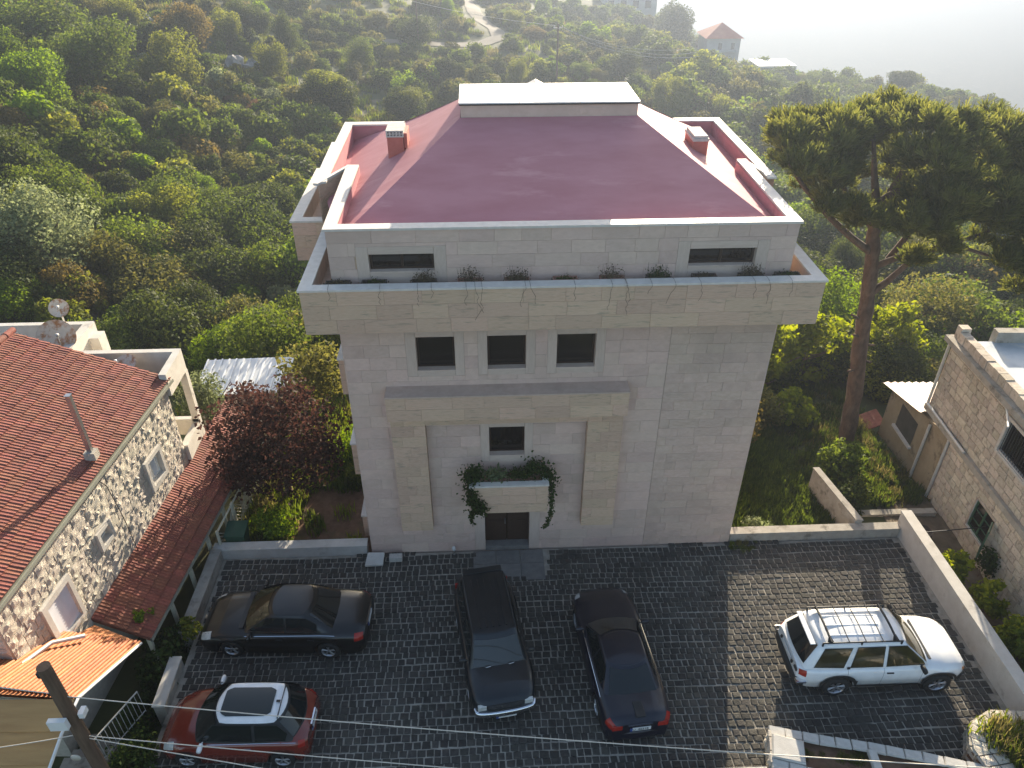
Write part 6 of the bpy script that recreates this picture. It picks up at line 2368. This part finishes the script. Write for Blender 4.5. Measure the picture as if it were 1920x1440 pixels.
for (x, y, z, n, s) in [(7.95, -.32, 0, 9, .25), (8.2, -.25, 0, 6, .2), (7.9, -.05, .0, 4, .3), (8.6, -7.45, .34, 22, .3), (9.7, -7.9, .34, 20, .3), (10.6, -8.2, .34, 18, .35), (7.6, -7.3, .34, 10, .22)]:
    for _ in range(n):
        wd.append((x + rv.gauss(0, .22), y + rv.gauss(0, .07), z, s, s * rv.uniform(.7, 1.2), rv.uniform(0, 6.28), rv.choice([0, 1, 2])))
gn_instances('weeds', None, wd, GT)

# ------------------------------------------------------------------ the named garden plants
def leafy(name, label, cat, loc, Rr, n, leaf, mat, lobes=14, seed=1, trunk=None, group=None, cz=None, elong=.9, lobe_r=(.3, .5), inner=.3, zlow=-.75, limbs=5, spread=.36):
    t = thing(name, label, cat, loc, 0, group)
    cz = Rr[2] * .8 if cz is None else cz
    me = crown_mesh('crown', n, Rr, leaf, LM[mat], lobes, seed, elong, lobe_r, inner, zlow, cz)
    link('crown', me, None, t)
    if trunk:
        tm = trunk_mesh(cz + Rr[2] * .35, trunk, limbs, seed, spread)
        link('trunk', tm, M['bark'], t)
    return t
leafy('plum_tree', 'dark purple-leaved plum tree between the stone house and the villa', 'tree', (-6.95, 3.0, -.4), (3.15, 2.4, 2.85), 9000, .09, 'plum', 60, 5, .13, cz=2.95, lobe_r=(.14, .26), inner=.4, limbs=9, spread=.42)
leafy('fig_tree', 'bright broad-leaved young tree right of the villa in front of the pine trunk', 'tree', (14.6, 11.6, -2.5), (2.6, 2.0, 2.5), 2900, .16, 'fig', 44, 9, .08, cz=2.7, lobe_r=(.10, .22), inner=.5, limbs=9, spread=.34)
leafy('fig_tree', 'bright broad-leaved tree right of the pine trunk above the awning', 'tree', (18.7, 12.2, -2.5), (2.3, 1.8, 2.3), 2400, .15, 'fig', 40, 19, .07, cz=2.6, lobe_r=(.10, .22), inner=.5, limbs=8)
leafy('fig_tree', 'bright broad-leaved tree closest to the villa right wall', 'tree', (12.3, 10.4, -2.2), (1.5, 1.4, 2.4), 2000, .15, 'fig', 36, 219, .07, cz=2.9, lobe_r=(.10, .24), inner=.5, limbs=8)
leafy('fig_tree', 'bright broad-leaved bush low between villa wall and pine trunk', 'tree', (12.6, 7.6, -1.5), (1.3, 1.1, 1.1), 1300, .13, 'fig', 30, 220, .05, cz=1.1, lobe_r=(.12, .26), inner=.5, limbs=6)
leafy('tree', 'green tree behind the bright broad-leaved young tree', 'tree', (16.5, 16.0, -3.2), (3.0, 2.2, 2.6), 5200, .10, 'bright', 34, 119, .08, cz=2.8, lobe_r=(.2, .36), limbs=7)
leafy('tree', 'sunlit olive-green tree above the corrugated roof of the annex', 'tree', (22.5, 16.0, -3.2), (3.0, 2.2, 2.5), 5200, .10, 'olive', 34, 120, .08, cz=2.4, lobe_r=(.2, .36), limbs=7)
leafy('tree', 'mid-green tree beside the villa wall below the right ledge end', 'tree', (11.2, 12.5, -2.4), (1.6, 1.5, 2.0), 3200, .11, 'mid', 22, 121, .08, cz=2.4, lobe_r=(.2, .36), limbs=6)
leafy('tree', 'brown-green scrubby tree low beside the villa right wall', 'tree', (11.3, 7.2, -1.3), (1.2, 1.0, 1.1), 1700, .09, 'olive', 20, 122, .05, cz=1.2, lobe_r=(.2, .36), limbs=6)
leafy('bush', 'dense green bush at the foot of the pine trunk', 'bush', (13.0, 3.6, -.95), (1.15, 1.0, 1.15), 2400, .10, 'mid', 18, 29, .04)
leafy('bush', 'shaded dark bush between the pine trunk and the garden wall', 'bush', (12.5, 1.9, -.95), (.85, .8, .95), 1600, .08, 'dark', 14, 30, .04)
leafy('bush', 'low pale-leaved weed shrub behind the right courtyard wall', 'bush', (9.0, .75, -.75), (.6, .45, .55), 700, .07, 'silver', 10, 31, .02)
leafy('bush', 'brown-stemmed tall weeds at the right villa corner', 'bush', (9.3, 5.4, -.9), (1.2, 1.2, 1.7), 2000, .09, 'brown', 16, 32, .03)
leafy('bush', 'rounded green bush behind the left courtyard wall beside the bin', 'bush', (-7.05, 1.15, -.3), (.95, .75, .62), 2400, .06, 'bright', 18, 33, .03)
leafy('bush', 'leafy green clump left of the villa side balconies', 'bush', (-5.1, 5.1, -.6), (.95, 1.3, .85), 2600, .07, 'bright', 18, 34, .03)
leafy('bush', 'small yellow-green tuft bush beside the villa left corner', 'bush', (-4.7, 3.9, -.4), (.5, .5, .5), 700, .07, 'yellow', 9, 35, .02)
leafy('olive_tree', 'silvery olive tree behind the white concrete frame', 'tree', (-10.55, 6.6, -.9), (.95, .9, 1.3), 2600, .075, 'silver', 18, 36, .07, cz=2.6)
leafy('tree', 'vivid green tree just behind the metal shed roof', 'tree', (-9.6, 12.2, -1.8), (2.3, 1.7, 1.7), 4200, .10, 'mid', 24, 37, .08, cz=2.6)
leafy('tree', 'dull green tree right behind the plum tree', 'tree', (-6.6, 7.0, -.8), (1.5, 1.4, 1.7), 2800, .09, 'olive', 18, 38, .06, cz=2.9)
leafy('tree', 'green tree close to the villa left side under the terrace', 'tree', (-6.4, 13.2, -2.0), (2.0, 1.6, 2.2), 3600, .10, 'mid', 20, 39, .08, cz=3.4)
leafy('bush', 'dark ivy-like bush overgrowing the left courtyard wall', 'bush', (-8.95, -3.6, -1.2), (.75, 1.35, 1.2), 4200, .075, 'ivy', 26, 40, .04, cz=1.0, lobe_r=(.2, .4))
leafy('bush', 'feathery dark bush between lean-to roof and short wall stub', 'bush', (-9.1, -5.2, -1.2), (.62, 1.0, .9), 2600, .06, 'ivy', 20, 41, .03, cz=.75, lobe_r=(.2, .4))
leafy('bush', 'small sunlit yellow-green sprig on the left wall end', 'bush', (-8.42, -3.05, .3), (.34, .34, .30), 420, .07, 'yellow', 8, 42, .015)
leafy('bush', 'bright sprig reaching over the lean-to roof end', 'bush', (-9.4, -3.2, .2), (.30, .34, .35), 380, .06, 'bright', 8, 43, .015, cz=1.05)
leafy('bush', 'green ground-hugging bush in front of the red hatchback nose', 'bush', (-8.75, -6.7, -.4), (.75, .9, .55), 2200, .06, 'ivy', 18, 44, .02)
leafy('bush', 'shady bush below the stair railing at the bottom left', 'bush', (-9.4, -7.9, -.5), (.8, .6, .6), 1800, .07, 'ivy', 16, 45, .02)
for i, (x, y, z, s, l) in enumerate([(14.35, -1.5, -1.05, .62, 'bright leafy sapling by the right courtyard wall, farthest of three'), (14.75, -2.75, -1.05, .72, 'bright leafy sapling by the right courtyard wall, middle of three'), (14.6, -4.1, -1.05, .70, 'bright leafy sapling by the right courtyard wall, nearest of three')]):
    leafy('sapling', l, 'sapling', (x, y, z), (s, s, s * 1.15), 900, .10, 'fig', 14, 50 + i, .03, 'saplings by the right wall', cz=1.25, lobe_r=(.2, .36), limbs=5)
leafy('bush', 'dull green bush at the right edge below the block house', 'bush', (15.1, -5.3, -1.1), (.8, 1.2, .8), 2000, .08, 'mid', 16, 54, .03)
leafy('climber', 'thin dark climber on the block house beside the green window', 'climber', (15.55, -1.3, -1.1), (.28, .5, .95), 500, .07, 'ivy', 10, 55, .02, cz=1.1)
leafy('bush', 'tangled grey-green weeds at the right wall end in the corner', 'bush', (13.75, -6.2, -.3), (.55, .6, .5), 900, .05, 'silver', 12, 56, .02, cz=.7)

# ------------------------------------------------------------------ umbrella pine
pt = thing('umbrella_pine', 'tall umbrella pine with bare leaning trunk right of the villa', 'tree', (14.0, 5.4, -1.1))
def loc(p):
    return Vector(p) - Vector((14.0, 5.4, -1.1))
mb = MB()
TK = [(14.05, 5.4, -1.4), (13.85, 5.4, .6), (13.5, 5.4, 3.0), (13.2, 5.4, 5.0), (12.95, 5.4, 7.0), (12.6, 5.4, 8.4), (12.45, 5.4, 9.4)]
tk2 = []
for i in range(len(TK) - 1):
    for k in range(4):
        p = Vector(TK[i]).lerp(Vector(TK[i + 1]), k / 4)
        tk2.append(loc(p) + Vector((.03 * math.sin(i * 4 + k * 1.9), .03 * math.cos(i * 3 + k * 2.3), 0)))
tk2.append(loc(TK[-1]))
mb.tube(tk2, [.32 - .14 * i / (len(tk2) - 1) + .012 * math.sin(i * 2.1) for i in range(len(tk2))], 14)
mb.build('trunk', M['bark_pine'], pt).location = (0, 0, 0)
def limb(pts, r0, r1):
    mb = MB()
    n = len(pts)
    mb.tube([loc(p) for p in pts], [r0 + (r1 - r0) * i / (n - 1) for i in range(n)], 8)
    mb.build('limb', M['bark_pine'], pt).location = (0, 0, 0)
limb([(12.85, 5.4, 7.5), (11.9, 5.2, 8.15), (10.9, 5.1, 8.95), (9.9, 5.0, 9.9), (9.2, 5.0, 10.7)], .13, .05)
limb([(12.6, 5.4, 8.4), (11.8, 5.6, 9.2), (11.0, 5.8, 10.2), (10.4, 5.8, 11.2)], .11, .04)
limb([(12.45, 5.4, 9.3), (12.1, 5.3, 10.2), (11.7, 5.2, 11.4)], .14, .05)
limb([(12.45, 5.4, 9.2), (13.3, 5.3, 9.9), (14.4, 5.2, 10.6), (15.6, 5.1, 11.4)], .14, .05)
limb([(12.5, 5.4, 8.9), (13.2, 5.8, 10.0), (13.6, 6.2, 11.4)], .10, .04)
limb([(12.95, 5.4, 7.0), (13.5, 5.1, 7.5), (14.4, 4.7, 8.0), (15.4, 4.3, 8.6), (16.4, 4.2, 9.2)], .13, .04)
limb([(13.1, 5.4, 6.0), (13.5, 5.2, 6.6), (13.9, 4.9, 7.5), (14.8, 4.4, 8.3)], .14, .06)
limb([(14.8, 4.5, 8.2), (15.6, 3.9, 8.1), (16.6, 3.6, 8.0)], .07, .03)
limb([(13.4, 5.4, 7.3), (14.2, 5.6, 8.6), (15.4, 5.9, 9.9), (16.9, 6.0, 11.0)], .11, .04)
for (a, b) in [((13.3, 5.4, 4.3), (12.85, 5.2, 4.55)), ((13.5, 5.4, 2.9), (13.0, 5.1, 3.1)), ((13.25, 5.4, 4.0), (13.75, 5.2, 4.1)), ((13.45, 5.4, 3.4), (13.9, 5.3, 3.3)), ((13.15, 5.4, 5.0), (12.6, 5.2, 5.35))]:
    limb([a, b], .06, .035)
_pr = np.random.default_rng(5)
CL = []
while len(CL) < 74:       # the dome: lumps of needles on limbs, thinner below and in the middle
    v = _pr.uniform(-1, 1, 3)
    r = np.linalg.norm(v)
    if not .58 < r < 1.03 or v[2] < -.62:
        continue
    x, y, z = 13.1 + v[0] * 5.0, 5.5 + v[1] * 2.5, 10.05 + v[2] * (1.95 if v[2] > 0 else 1.9) + .25 * math.sin(v[0] * 5)
    if x < 8.5 or (z < 9.2 and x < 11) or (z < 10.6 and x < 9.6):
        continue
    s_ = _pr.uniform(.55, .95)
    CL.append((x, y, z, s_, s_ * .66))
CL += [(15.0, 4.2, 9.3, .85, .55), (16.2, 4.0, 8.9, 1.0, .65), (17.4, 4.2, 8.6, 1.1, .75), (15.6, 3.7, 8.2, .8, .5), (16.7, 3.6, 7.8, .95, .6), (17.8, 3.8, 7.4, 1.1, .75), (14.2, 4.5, 8.2, .55, .38), (13.6, 4.5, 7.6, .42, .3), (18.7, 4.6, 9.2, 1.2, 1.0), (18.6, 4.0, 8.1, 1.1, .9), (17.0, 3.2, 7.0, .8, .5), (18.0, 5.4, 10.8, 1.2, .9), (18.9, 5.6, 11.4, 1.2, .9)]
rng = np.random.default_rng(77)
PV, PL = [], []
for (x, y, z, rx, rz) in CL:
    k = max(5, int(9 * rx * rx))
    d = rng.normal(size=(k, 3))
    d /= np.linalg.norm(d, axis=1, keepdims=True)
    d[:, 2] = np.where(d[:, 2] < -.3, -d[:, 2] * .6, d[:, 2])
    cc = np.array([x, y, z]) - np.array([14.0, 5.4, -1.1]) + d * np.array([rx, rx, rz]) * rng.uniform(.6, 1.05, (k, 1))
    n = k * 20
    q = rng.integers(0, k, n)
    d2 = rng.normal(size=(n, 3))
    d2 /= np.linalg.norm(d2, axis=1, keepdims=True)
    d2[:, 2] = np.abs(d2[:, 2]) * .9 - .15
    P = cc[q] + d2 * rng.uniform(.10, .36, (n, 1))
    ax = d2 * .8 + d[q] * .3 + np.array([0, 0, .8])
    ax /= np.linalg.norm(ax, axis=1, keepdims=True)
    nb = 15
    dirs = ax[:, None] * 1.0 + rng.normal(size=(n, nb, 3)) * .36
    dirs /= np.linalg.norm(dirs, axis=2, keepdims=True)
    ln = rng.uniform(.18, .34, (n, nb, 1))
    base = P[:, None] + ax[:, None] * rng.uniform(-.12, .12, (n, nb, 1))
    tip = base + dirs * ln
    sd = np.cross(dirs, rng.normal(size=(n, nb, 3)))
    sd /= np.linalg.norm(sd, axis=2, keepdims=True)
    sd *= .015
    V = np.stack([base - sd * .7, base + sd * .7, tip + sd, tip - sd], 2).reshape(-1, 3)
    PV.append(V)
    PL.append(np.clip(np.repeat(rng.normal(.45, .2, n), nb) + rng.normal(0, .12, n * nb), 0, 1))
V = np.concatenate(PV)
link('crown', leaf_mesh('crown', V, np.arange(len(V)).reshape(-1, 4), np.concatenate(PL), LM['pine']), None, pt)

# ------------------------------------------------------------------ planters on the villa
def leaf_blob(P, size, mat, seed, elong=.9, updir=.2):
    rng = np.random.default_rng(seed)
    Nr = rng.normal(size=P.shape) + np.array([0, -.4, .6])
    Nr /= np.linalg.norm(Nr, axis=1, keepdims=True)
    V, F = leaf_quads(P, Nr, size * rng.uniform(.6, 1.3, len(P)), elong, rng)
    return leaf_mesh('foliage', V, F, np.clip(rng.normal(.5, .25, len(P)), 0, 1), LM[mat])
M['terracotta'] = pm('terracotta', (.28, .13, .09), (.36, .18, .13), 6, .8)
M['trough_dark'] = pm('trough_dark', (.05, .04, .035), (.08, .06, .05), 6, .7)
M['stem'] = pm('stem', (.09, .065, .05), (.13, .10, .075), 8, .9)
TR = [(-3.5, 'low', 'dry', 'trough planter behind the gallery coping at the far left end, almost bare'),
      (-2.62, 'low', 'ivy', 'trough planter with a low green mat below the left end of the left attic window'),
      (-1.41, 'full', 'dry', 'trough planter with a brownish cushion below the right end of the left attic window'),
      (-.30, 'wisp', 'dry', 'trough planter with wispy stems, third right of the left attic window trailing long stems'),
      (.85, 'full', 'dry', 'pink-rimmed trough planter with a rusty brown cushion above the middle window'),
      (2.03, 'low', 'ivy', 'pink-rimmed trough planter with low green leaves above the right small window'),
      (3.18, 'wisp', 'dry', 'trough planter with thin upright twigs and one long hanging stem'),
      (4.33, 'full', 'ivy', 'trough planter with a green-brown cushion left of the right attic window'),
      (5.47, 'low', 'dry', 'trough planter with a flat dry mat below the left half of the right attic window'),
      (6.63, 'full', 'dry', 'trough planter with a grey dry bush below the right end of the right attic window'),
      (7.55, 'low', 'ivy', 'trough planter behind the gallery coping at the far right end')]
for i, (x, ty, mt, lab) in enumerate(TR):
    t = thing('planter', lab, 'planter', (x, -.30, 9.2), 0, 'planters along the attic gallery')
    t['localparts'] = 1
    mb = MB()
    w_, d_ = .30, .11
    for a, b_, c_, e_ in [(-w_, w_, -d_, -d_ + .02), (-w_, w_, d_ - .02, d_), (-w_, -w_ + .02, -d_, d_), (w_ - .02, w_, -d_, d_)]:
        mb.box(a, b_, c_, e_, .26, .50)
    mb.box(-w_ + .005, w_ - .005, -d_ + .005, d_ - .005, .0, .44)
    link('trough', mb.mesh('trough'), M['terracotta'] if i in (4, 5, 3, 6) else M['trough_dark'], t)
    rng = np.random.default_rng(900 + i)
    n = {'low': 260, 'full': 620, 'wisp': 330}[ty]
    hz = {'low': .07, 'full': .20, 'wisp': .26}[ty]
    P = np.stack([rng.normal(0, .15, n).clip(-.33, .33), rng.normal(0, .06, n), .47 + np.abs(rng.normal(0, hz * .6, n)).clip(0, hz * 1.5)], 1)
    P[:, 2] -= np.abs(P[:, 0]) * .2
    link('plant', leaf_blob(P, .026, mt, 900 + i), None, t)
    rs = random.Random(700 + i)
    mb = MB()
    if ty != 'low':
        for k in range(16):
            a = Vector((rs.uniform(-.26, .26), rs.uniform(-.06, .06), .46))
            mb.tube([a, a + Vector((rs.uniform(-.07, .07), rs.uniform(-.06, .06), rs.uniform(.16, .40)))], [.006, .003], 4)
    for k in range({'low': 1, 'full': 2, 'wisp': 3}[ty]):
        xx = rs.uniform(-.3, .3)
        ln = rs.uniform(.15, .45) if i not in (3, 6, 5, 9) else rs.uniform(.3, 1.0)
        pts_ = [(xx, -.05, .50), (xx + .02, -.22, .545), (xx + .03, -.43, .53), (xx + .04, -.465, .46)]
        z, q = .46, xx + .04
        while z > .46 - ln:
            z -= .07
            q += rs.uniform(-.05, .05)
            pts_.append((q, -.452 - rs.uniform(0, .02), z))
        mb.tube(pts_, .0045, 4)
    link('stem', mb.mesh('stem'), M['stem'], t)
# balcony box over the door: troughs and the climbing plants
for i, (x, lab, mt, n, sp__) in enumerate([(.22, 'narrow trough of spiky succulents in the balcony box over the door', 'silver', 240, .18), (.95, 'trough with a dark bushy plant in the balcony box over the door', 'ivy', 900, .24)]):
    t = thing('planter', lab, 'planter', (x, -.38, 3.0), 0)
    t['localparts'] = 1
    mb = MB()
    mb.box(-.30, .30, -.16, .16, 0, .40)
    link('trough', mb.mesh('trough'), M['terracotta'], t)
    rng = np.random.default_rng(40 + i)
    P = np.stack([rng.normal(0, sp__ * .8, n), rng.normal(-.05, .10, n), .44 + np.abs(rng.normal(0, .12, n))], 1)
    link('plant', leaf_blob(P, .035 if i else .05, mt, 50 + i, 1.0 if i else 1.8), None, t)
def climber(label, pts_, seed, n, size, mat):
    t = thing('trailing_plant', label, 'plant', pts_[0][:3], 0)
    t['localparts'] = 1
    o = Vector(pts_[0][:3])
    rng = np.random.default_rng(seed)
    P = []
    for q0, q1 in zip(pts_[:-1], pts_[1:]):
        m_ = int(n * (q0[4] + q1[4]) / 2)
        f = rng.random(m_)[:, None]
        c_ = np.array(q0[:3]) * (1 - f) + np.array(q1[:3]) * f - np.array(o)
        rr_ = q0[3] * (1 - f) + q1[3] * f
        P.append(c_ + rng.normal(size=(m_, 3)) * rr_ * np.array([.62, .4, .62]) * rng.uniform(.5, 1.2, (m_, 1)))
    P = np.concatenate(P)
    P[:, 1] = np.minimum(P[:, 1], -.02 - o.y)
    link('foliage', leaf_blob(P, size, mat, seed), None, t)
    mb = MB()
    mb.tube([Vector(p[:3]) - o for p in pts_], .012, 5)
    link('stem', mb.mesh('stem'), M['stem'], t)
climber('big ivy plant hanging over the left end of the balcony box', [(-.28, -.40, 3.45, .25, 1), (-.40, -.55, 3.75, .24, 1), (-.55, -.60, 3.55, .22, .7), (-.45, -.85, 3.2, .2, .7), (-.42, -.88, 2.9, .18, .6), (-.30, -.90, 2.72, .22, 1.0), (-.15, -.88, 2.55, .16, .4), (-.48, -.86, 2.45, .10, .2), (-.50, -.82, 2.1, .04, .06), (-.40, -.8, 1.9, .05, .05)], 61, 420, .05, 'ivy')
climber('ivy plant climbing and hanging at the right end of the balcony box', [(1.25, -.35, 3.5, .22, .8), (1.35, -.35, 3.8, .2, .6), (1.62, -.40, 3.65, .24, 1.0), (1.82, -.55, 3.5, .18, .6), (1.86, -.75, 3.2, .10, .3), (1.84, -.82, 2.8, .08, .2), (1.85, -.84, 2.4, .08, .2), (1.78, -.84, 2.0, .07, .15), (1.66, -.84, 1.75, .07, .12)], 62, 420, .05, 'ivy')

# ------------------------------------------------------------------ far things: road, rocks, poles, houses
_vs, _fs = [], []
rp = []
for a, b in zip(ROAD[:-1], ROAD[1:]):
    for k in range(6):
        rp.append((a[0] + (b[0] - a[0]) * k / 6, a[1] + (b[1] - a[1]) * k / 6))
rp.append(ROAD[-1])
for i, (x, y) in enumerate(rp):
    a, b = rp[max(0, i - 1)], rp[min(len(rp) - 1, i + 1)]
    d = Vector((b[0] - a[0], b[1] - a[1])).normalized()
    for s in (-1.2, -.6, 0, .6, 1.2):
        px, py = x - d.y * s, y + d.x * s
        _vs.append((px, py, gz(px, py) + .12 - .03 * abs(s)))
for i in range(len(rp) - 1):
    for k in range(4):
        a = i * 5 + k
        _fs.append((a, a + 1, a + 6, a + 5))
structure(link('dirt_road', fast('dirt_road', _vs, _fs, True), M['road']))
p_ = [(-37.5, 100), (-36.0, 106), (-35.5, 113), (-36, 120)]
_vs, _fs = [], []
for i, (x, y) in enumerate(p_):
    for s in (-.8, .8):
        _vs.append((x + s, y, gz(x + s, y) + .25))
for i in range(3):
    _fs.append((2 * i, 2 * i + 1, 2 * i + 3, 2 * i + 2))
structure(link('footpath', fast('footpath', _vs, _fs, True), M['road']))
rk_ = []
for k in range(4):
    rg = np.random.default_rng(300 + k)
    n = 7
    vs, fs = [], []
    for j in range(n):
        ph = PI * j / (n - 1)
        for i in range(10):
            a = 2 * PI * i / 10
            r = 1 + rg.normal(0, .16)
            vs.append((r * math.sin(ph) * math.cos(a), r * math.sin(ph) * math.sin(a), r * math.cos(ph)))
    for j in range(n - 1):
        for i in range(10):
            fs.append((j * 10 + i, j * 10 + (i + 1) % 10, (j + 1) * 10 + (i + 1) % 10, (j + 1) * 10 + i))
    me = bpy.data.meshes.new('rock')
    me.from_pydata(vs, [], fs)
    me.materials.append(M['rock'])
    rk_.append(me)
for i, (x, y, sx, sy, sz, l) in enumerate([(-32.4, 60.6, 1.6, 1.1, .7, 'pale flat rock on the left hillside below the large mid-green tree'), (-26.4, 72.0, 1.4, .9, 1.0, 'grey rock outcrop beside the yellow-green tree, its left half'), (-24.6, 72.4, 1.3, .9, .8, 'grey rock outcrop beside the yellow-green tree, its right half'), (-44, 84, 2.2, 1.4, 1.2, 'grey rock in the top left corner above the brownish tree'), (-37.5, 79, 1.2, .8, .6, 'small grey rock near the top left pale tree'), (-31, 37.5, .8, .6, .4, 'small stone in the clearing below the bright domed tree')]):
    o = link('rock', rk_[i % 4])
    o.location = (x, y, gz(x, y) + .2)
    o.scale = (sx, sy, sz)
    o.rotation_euler = (0, 0, i * 1.3)
    tag(o, l, 'rock')
def far_pole(x, y, h, label):
    z = gz(x, y)
    t = thing('utility_pole', label, 'utility pole', (x, y, z - .3))
    mb = MB()
    mb.tube([(x, y, z - .3), (x, y, z + h)], [.14, .10], 8)
    mb.build('pole', M['wood_pole'], t)
    mb = MB()
    mb.box(x - .55, x + .55, y - .05, y + .05, z + h - .5, z + h - .4)
    for k in (-.5, 0, .5):
        mb.tube([(x + k, y, z + h - .4), (x + k, y, z + h - .15)], .05, 6)
    mb.build('crossarm', M['concrete_light'], t)
far_pole(9.8, 81.1, 7.3, 'dark utility pole standing behind the villa skylight')
far_pole(-7.8, 93.3, 6.6, 'pale-topped utility pole beside the far road')
zt = gz(9.8, 81.1) + 7.1
def fwire(label, a, b, sag):
    a, b = Vector(a), Vector(b)
    pts_ = []
    for i in range(25):
        u = i / 24
        p = a.lerp(b, u)
        p.z -= sag * 4 * u * (1 - u)
        pts_.append(p)
    mb = MB()
    mb.tube(pts_, .022, 5, cap=False)
    tag(mb.build('overhead_wire', M['wire']), label, 'wire', 'wires from the far pole')
fwire('sagging bright wire from the far pole towards the right, topmost', (9.8, 81, zt), (25.0, 75.5, .75), 1.1)
fwire('sagging bright wire from the far pole towards the right, middle one', (10.2, 81, zt - .05), (25.2, 74.8, .45), 1.25)
fwire('sagging bright wire from the far pole towards the right, lowest', (9.4, 81, zt - .1), (25.4, 74.2, .15), 1.3)
fwire('thin wire from the far pole across the road towards the left', (9.5, 81.1, zt), (-22, 100, 6.5), 1.0)
fwire('thin wire crossing the top of the left hillside', (-22, 100, 6.5), (-62, 80, 14.0), 1.2)
# red-roofed house on the far spur
hx, hy = 48.4, 143.9
zf = -14.6
fh = thing('spur_house', 'pale hazy two-storey house with red pyramid roof on the far spur', 'house', (hx, hy, zf))
M['far_wall'] = pm('far_wall', (.34, .34, .34), (.40, .40, .39), 1, .9)
M['far_roof'] = pm('far_roof', (.40, .10, .06), (.46, .13, .08), 1, .8)
M['far_dark'] = pm('far_dark', (.05, .05, .055), rough=.4)
mb = MB()
mb.box(hx - 3.3, hx + 3.3, hy - 3, hy + 3.5, zf - 3, zf + 5.0)
mb.build('wall', M['far_wall'], fh)
mb = MB()
mb.add([(hx - 3.8, hy - 3.5, zf + 4.95), (hx + 3.8, hy - 3.5, zf + 4.95), (hx + 3.8, hy + 4.0, zf + 4.95), (hx - 3.8, hy + 4.0, zf + 4.95), (hx + .1, hy + .2, zf + 7.3)], [(0, 1, 4), (1, 2, 4), (2, 3, 4), (3, 0, 4), (3, 2, 1, 0)])
mb.build('roof', M['far_roof'], fh)
for (xx, z0, w_, h_) in [(-1.0, 2.9, .7, 1.2), (1.5, 2.9, .7, 1.2), (-.1, .5, .5, 1.3), (.7, .5, .5, 1.3)]:
    mb = MB()
    mb.box(hx + xx, hx + xx + w_, hy - 3.06, hy - 2.98, zf + z0, zf + z0 + h_)
    mb.build('window', M['far_dark'], fh)
mb = MB()
mb.box(hx - 1.4, hx + 2.6, hy - 3.8, hy - 2.99, zf + 2.5, zf + 2.7)
mb.build('balcony', M['far_wall'], fh)
tb = thing('terrace_building', 'low hazy flat-roofed building on the terrace right of the red-roofed house', 'building', (56.0, 138.0, -16))
mb = MB()
mb.box(54.2, 60.5, 135.5, 141.0, -20, -13.9)
mb.build('wall', M['far_wall'], tb)
mb = MB()
mb.box(54.0, 61.5, 135.0, 141.3, -13.88, -13.6)
mb.build('roof_slab', M['white_paint'], tb)
for x in (55.0, 57.0, 59.0, 61.2):
    mb = MB()
    mb.box(x, x + .25, 135.1, 135.35, -16.2, -13.88)
    mb.build('post', M['far_wall'], tb)
tw = MB()
tw.prism([(45, 139.2), (54.2, 134.5), (60.8, 131.0), (61.0, 131.6), (54.5, 135.2), (45.2, 139.9)], -24, -15.8)
tag(tw.build('retaining_wall', M['far_wall']), 'hazy retaining wall under the terrace below the red-roofed house', 'wall')
cb_ = thing('hill_building', 'hazy concrete building cut by the top edge near the ridge', 'building', (33.9, 166, -8))
mb = MB()
mb.box(27.5, 39.5, 164, 172, -12, -4.6)
mb.build('wall', M['far_wall'], cb_)
mb = MB()
mb.box(27.2, 39.8, 163.6, 172.4, -4.6, -4.2)
mb.build('roof_slab', M['white_paint'], cb_)
for x in (28.8, 31.5, 34.2, 36.9):
    mb = MB()
    mb.box(x, x + 1.3, 163.95, 164.05, -7.5, -6.0)
    mb.build('window', M['far_dark'], cb_)

# ------------------------------------------------------------------ haze
hb = MB()
hb.box(-4300, 4300, -4300, 4300, -151, 28)
hz = hb.build('haze', None)
stuff(hz)
hm = bpy.data.materials.new('haze')
hm.use_nodes = True
for n_ in list(hm.node_tree.nodes):
    if n_.type == 'BSDF_PRINCIPLED':
        hm.node_tree.nodes.remove(n_)
pv = hm.node_tree.nodes.new('ShaderNodeVolumePrincipled')
pv.inputs['Color'].default_value = (.205, .240, .305, 1)
pv.inputs['Density'].default_value = HAZE_DENSITY
pv.inputs['Anisotropy'].default_value = HAZE_ANISO
hm.node_tree.links.new(pv.outputs[0], hm.node_tree.nodes['Material Output'].inputs['Volume'])
hz.data.materials.append(hm)
